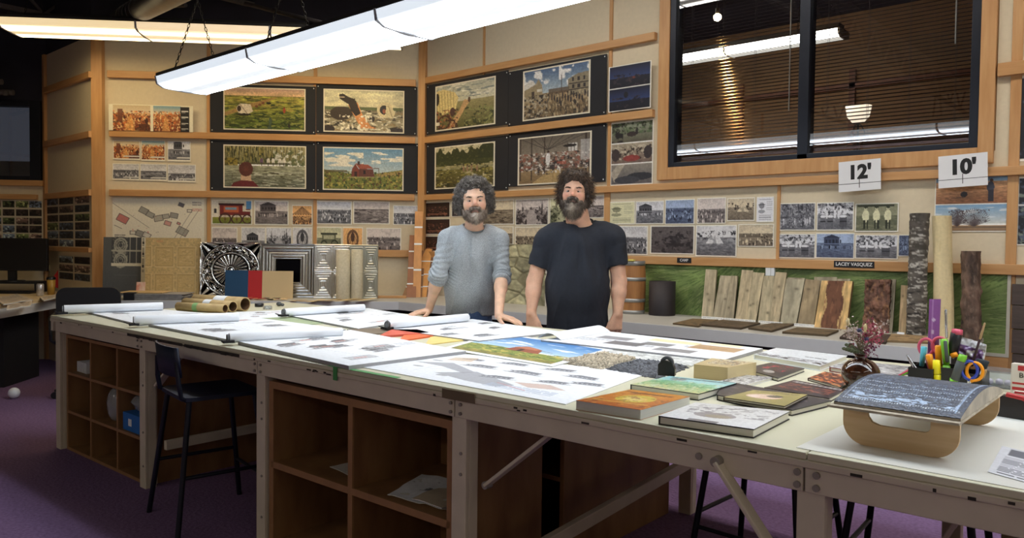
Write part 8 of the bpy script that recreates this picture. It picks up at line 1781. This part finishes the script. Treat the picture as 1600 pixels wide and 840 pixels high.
def head_hair(root, H, R, hc, s, kind):
    rd = np.random.RandomState(5 if kind == 'curly' else 8); box = .17 * s
    f = Field(np.array(hc) - .17 * s, np.array(hc) + .17 * s, .0035)
    E = lambda x, y, z, a, b, d, k=.02, sub=False: f.ell(H(x, y, z), np.array([a, b, d]) * s, k * s, R, sub)
    if kind == 'curly':
        E(0, .03, .058, .100, .104, .092); 
        for q in (-1, 1): E(q * .082, .012, .022, .034, .05, .066, .03); E(q * .088, .03, -.035, .024, .04, .04, .03)
        E(0, -.04, .112, .066, .05, .034, .03); E(0, -.11, -.01, .062, .075, .078, .012, True); dark, light = np.array([56, 50, 46]) / 255., np.array([164, 158, 150]) / 255.
    else:
        E(0, .028, .054, .094, .106, .094)
        for q in (-1, 1): E(q * .082, .006, .012, .024, .05, .07, .03); E(q * .080, .02, -.055, .016, .036, .03, .02)
        E(.0, -.055, .1, .07, .045, .034, .03); E(-.03, -.05, .125, .03, .03, .026, .02); E(.045, -.04, .12, .03, .03, .026, .02); E(-.062, -.03, .1, .03, .03, .03, .02); E(0, -.118, .0, .064, .075, .080, .01, True); dark, light = np.array([44, 34, 28]) / 255., np.array([120, 94, 68]) / 255.
    P, F = f.mesh(); 
    def paint(P, N_): t = n3(P, (60, 60, 60))[:, None]; return dark * (1 - t) + (dark * .6 + light * .4) * t
    hm = field_obj('hair', f, M_HAIR, root, lambda P, N_: .010 * (n3(P, (70, 70, 70)) - .35) + .006 * (n3(P, (140, 140, 140)) - .5), paint, 1)
    me = hm.data; n = len(me.vertices); co = np.zeros(n * 3, np.float32); no = np.zeros(n * 3, np.float32); me.vertices.foreach_get('co', co); me.vertices.foreach_get('normal', no); co, no = co.reshape(-1, 3), no.reshape(-1, 3)
    q = (co - hc) @ R / s; ok = ~((q[:, 1] < -.05) & (q[:, 2] < .085) & (np.abs(q[:, 0]) < .066)) & (q[:, 2] > -.055); idx = rd.choice(np.where(ok)[0], 1500 if kind == 'curly' else 3000, replace=False)
    t = rd.rand(len(idx)) ** 1.3
    if kind == 'curly': t = np.clip(t * .6 + .45 * (q[idx, 2] > .05) * rd.rand(len(idx)) + .15 * (q[idx, 0] < 0), 0, 1)
    cols = dark + (light - dark) * t[:, None]
    strands('hair_locks', co[idx], no[idx], cols, M_HAIR, hm, .034 if kind == 'curly' else .028, .0019 if kind == 'curly' else .0012, .0056 if kind == 'curly' else .0, .1 if kind == 'curly' else .35, 3, 1.0 if kind == 'curly' else .6)
    # beard
    f = Field(np.array(H(0, -.05, -.08)) - .12 * s, np.array(H(0, -.05, -.08)) + .12 * s, .003); lg = 0 if kind == 'curly' else 1
    for q in (-1, 1):
        pts = [(q * .072, -.0, -.012), (q * .068, -.022, -.05), (q * .054, -.058, -.085), (q * .025, -.085, -.102 - .016 * lg), (0, -.09, -.106 - .02 * lg)]; rr = [.007, .010, .014, .018 + .004 * lg, .022 + .004 * lg]
        for a, b, ra, rb in zip(pts[:-1], pts[1:], rr[:-1], rr[1:]): f.cap(H(*a), H(*b), ra * s, rb * s, .014 * s)
        f.cap(H(q * .05, -.075, -.062), H(q * .03, -.09, -.085), .011 * s, .013 * s, .012 * s); f.cap(H(q * .032, -.088, -.060), H(q * .024, -.096, -.046), .0078 * s, .008 * s, .008 * s); f.cap(H(q * .024, -.096, -.046), H(0, -.1035, -.0405), .0082 * s, .0066 * s, .008 * s)
    f.cap(H(0, -.092, -.082), H(0, -.088, -.11 - .014 * lg), .016 * s, .02 * s, .012 * s)
    if lg: f.ell(H(0, -.078, -.116), np.array([.045, .036, .038]) * s, .02, R)
    bd, bl = (np.array([92, 76, 64]) / 255., np.array([176, 162, 146]) / 255.) if kind == 'curly' else (np.array([60, 48, 40]) / 255., np.array([150, 136, 118]) / 255.)
    def bp(P, N_): q = (P - hc) @ R / s; t = np.clip(n3(P, (90, 90, 90)) * .6 + .5 * np.exp(-(q[:, 0] / .022) ** 2) * (q[:, 2] < -.075), 0, 1)[:, None]; return bd * (1 - t) + bl * t
    bm_ = field_obj('beard', f, M_HAIR, root, lambda P, N_: .005 * (n3(P, (110, 110, 110)) - .4), bp, 1); me = bm_.data; n = len(me.vertices); co = np.zeros(n * 3, np.float32); no = np.zeros(n * 3, np.float32); me.vertices.foreach_get('co', co); me.vertices.foreach_get('normal', no); co, no = co.reshape(-1, 3), no.reshape(-1, 3)
    idx = rd.choice(n, 3200, replace=False); idx = idx[no[idx, 1] < .5]; cols = bp(co[idx], None) * rd.uniform(.7, 1.2, (len(idx), 1)); strands('beard_locks', co[idx] - no[idx] * .003, no[idx], cols, M_HAIR, bm_, .012 + .008 * lg, .0009, 0, .8, 6, .45)
    for q in (-1, 1):
        n = 60; pp = []; nn = []
        for k in range(n): t = rd.rand(); pp.append(H(q * (.014 + .033 * t), -.0965 + .014 * t * t + .002, .020 + .005 * math.sin(t * 2.4) + rd.uniform(-.003, .003))); nn.append(np.array([q * 1.4, -.5, .1]))
        strands('eyebrow', pp, nn, [dark * 1.2] * n, M_HAIR, root, .008, .0011, 0, .0, 9 + q)
# --- man in the grey jumper, hands on the table
Lg = Local(738, 3.63)
hd = .868
lh_w, rh_w = ony(670, 484.5, 3.44), ony(779, 493, 3.43)
WL, WRt = Lg.w(lh_w), Lg.w(rh_w)
ga = dict(label='man with curly greying hair in a heather grey jumper leaning both hands on the table', head=Lg(741, 316, -.19) + [0, 0, 0.0], R=Rot(rad(2), rad(-3), rad(-3)), hs=1.03, nk=1.0,
    shoulders=(Lg(706, 372, -.10), Lg(775, 374, -.10)), chest=Lg(736, 396, -.07), waist=Lg(735, 445, .01), hip=Lg(735, 510, .09), skin=(220, 178, 150), red=(212, 144, 120), trousers=mat('blue jeans', (70, 92, 128), .8, var=.15, scale=60),
    arms=[dict(S=Lg(699, 374, -.10), E=Lg(685, 428, -.14), W=WL, t=.92, cuff=.16, hand=((-.85, -.45, -.16), (0, 0, 1), (.5, -.85, 0), (.12, .1, .05), .12, .98, (.4, .7))),
          dict(S=Lg(781, 376, -.10), E=Lg(784, 428, -.14), W=WRt, t=.92, cuff=.16, hand=((.85, -.45, -.20), (0, 0, 1), (-.5, -.85, 0), (.12, .1, .05), .12, .98, (.4, .7)))],
    shirt=dict(mat=mat('heather grey knit', (166, 172, 176), .9, var=.22, scale=170, bump=.2, detail=2), mat2=mat('grey collar rib', (112, 122, 128), .9), sh=.062, c=.158, w=.160, h=.165, sy=.68, hem=.845, sl=(.058, .050, .049), neck=.034))
r1, H1 = person(Lg, ga); head_hair(r1, H1, ga['R'], ga['head'], ga['hs'], 'curly')
# --- man in the black T-shirt, arms hanging
Lb_ = Local(903, 3.76)
gb = dict(label='bearded man with dark tousled hair in a black T-shirt standing behind the table', head=Lb_(898, 303, -.06), R=Rot(rad(-6), rad(-7), rad(2)), hs=.95, nk=1.22,
    shoulders=(Lb_(862, 370, .0), Lb_(950, 366, .0)), chest=Lb_(903, 395, .0), waist=Lb_(902, 450, .0), hip=Lb_(902, 515, .02), skin=(218, 170, 142), red=(212, 136, 114), trousers=mat('dark trousers', (34, 36, 44), .8),
    arms=[dict(S=Lb_(852, 376, .0), E=Lb_(835, 440, .0), W=Lb_(830, 489, -.06), t=1.05, cuff=-.38, hand=((.12, -.12, -1), (-.35, -.9, .1), (.93, -.3, 0), (.35, .45, .4), .05, 1.0, (.8, .35))),
          dict(S=Lb_(960, 372, .0), E=Lb_(967, 440, .0), W=Lb_(965, 491, -.06), t=1.05, cuff=-.38, hand=((-.15, -.1, -1), (.35, -.9, .1), (-.93, -.3, 0), (.35, .45, .4), .05, 1.0, (.8, .35)))],
    shirt=dict(mat=mat('black cotton', (30, 34, 44), .85, var=.12, scale=60), mat2=mat('black collar rib', (24, 28, 36), .9), sh=.070, c=.176, w=.182, h=.185, sy=.72, hem=.80, sl=(.070, .067, .066), neck=.042, belly=(.14, .09, .17)))
r2, H2 = person(Lb_, gb); head_hair(r2, H2, gb['R'], gb['head'], gb['hs'], 'tousled')
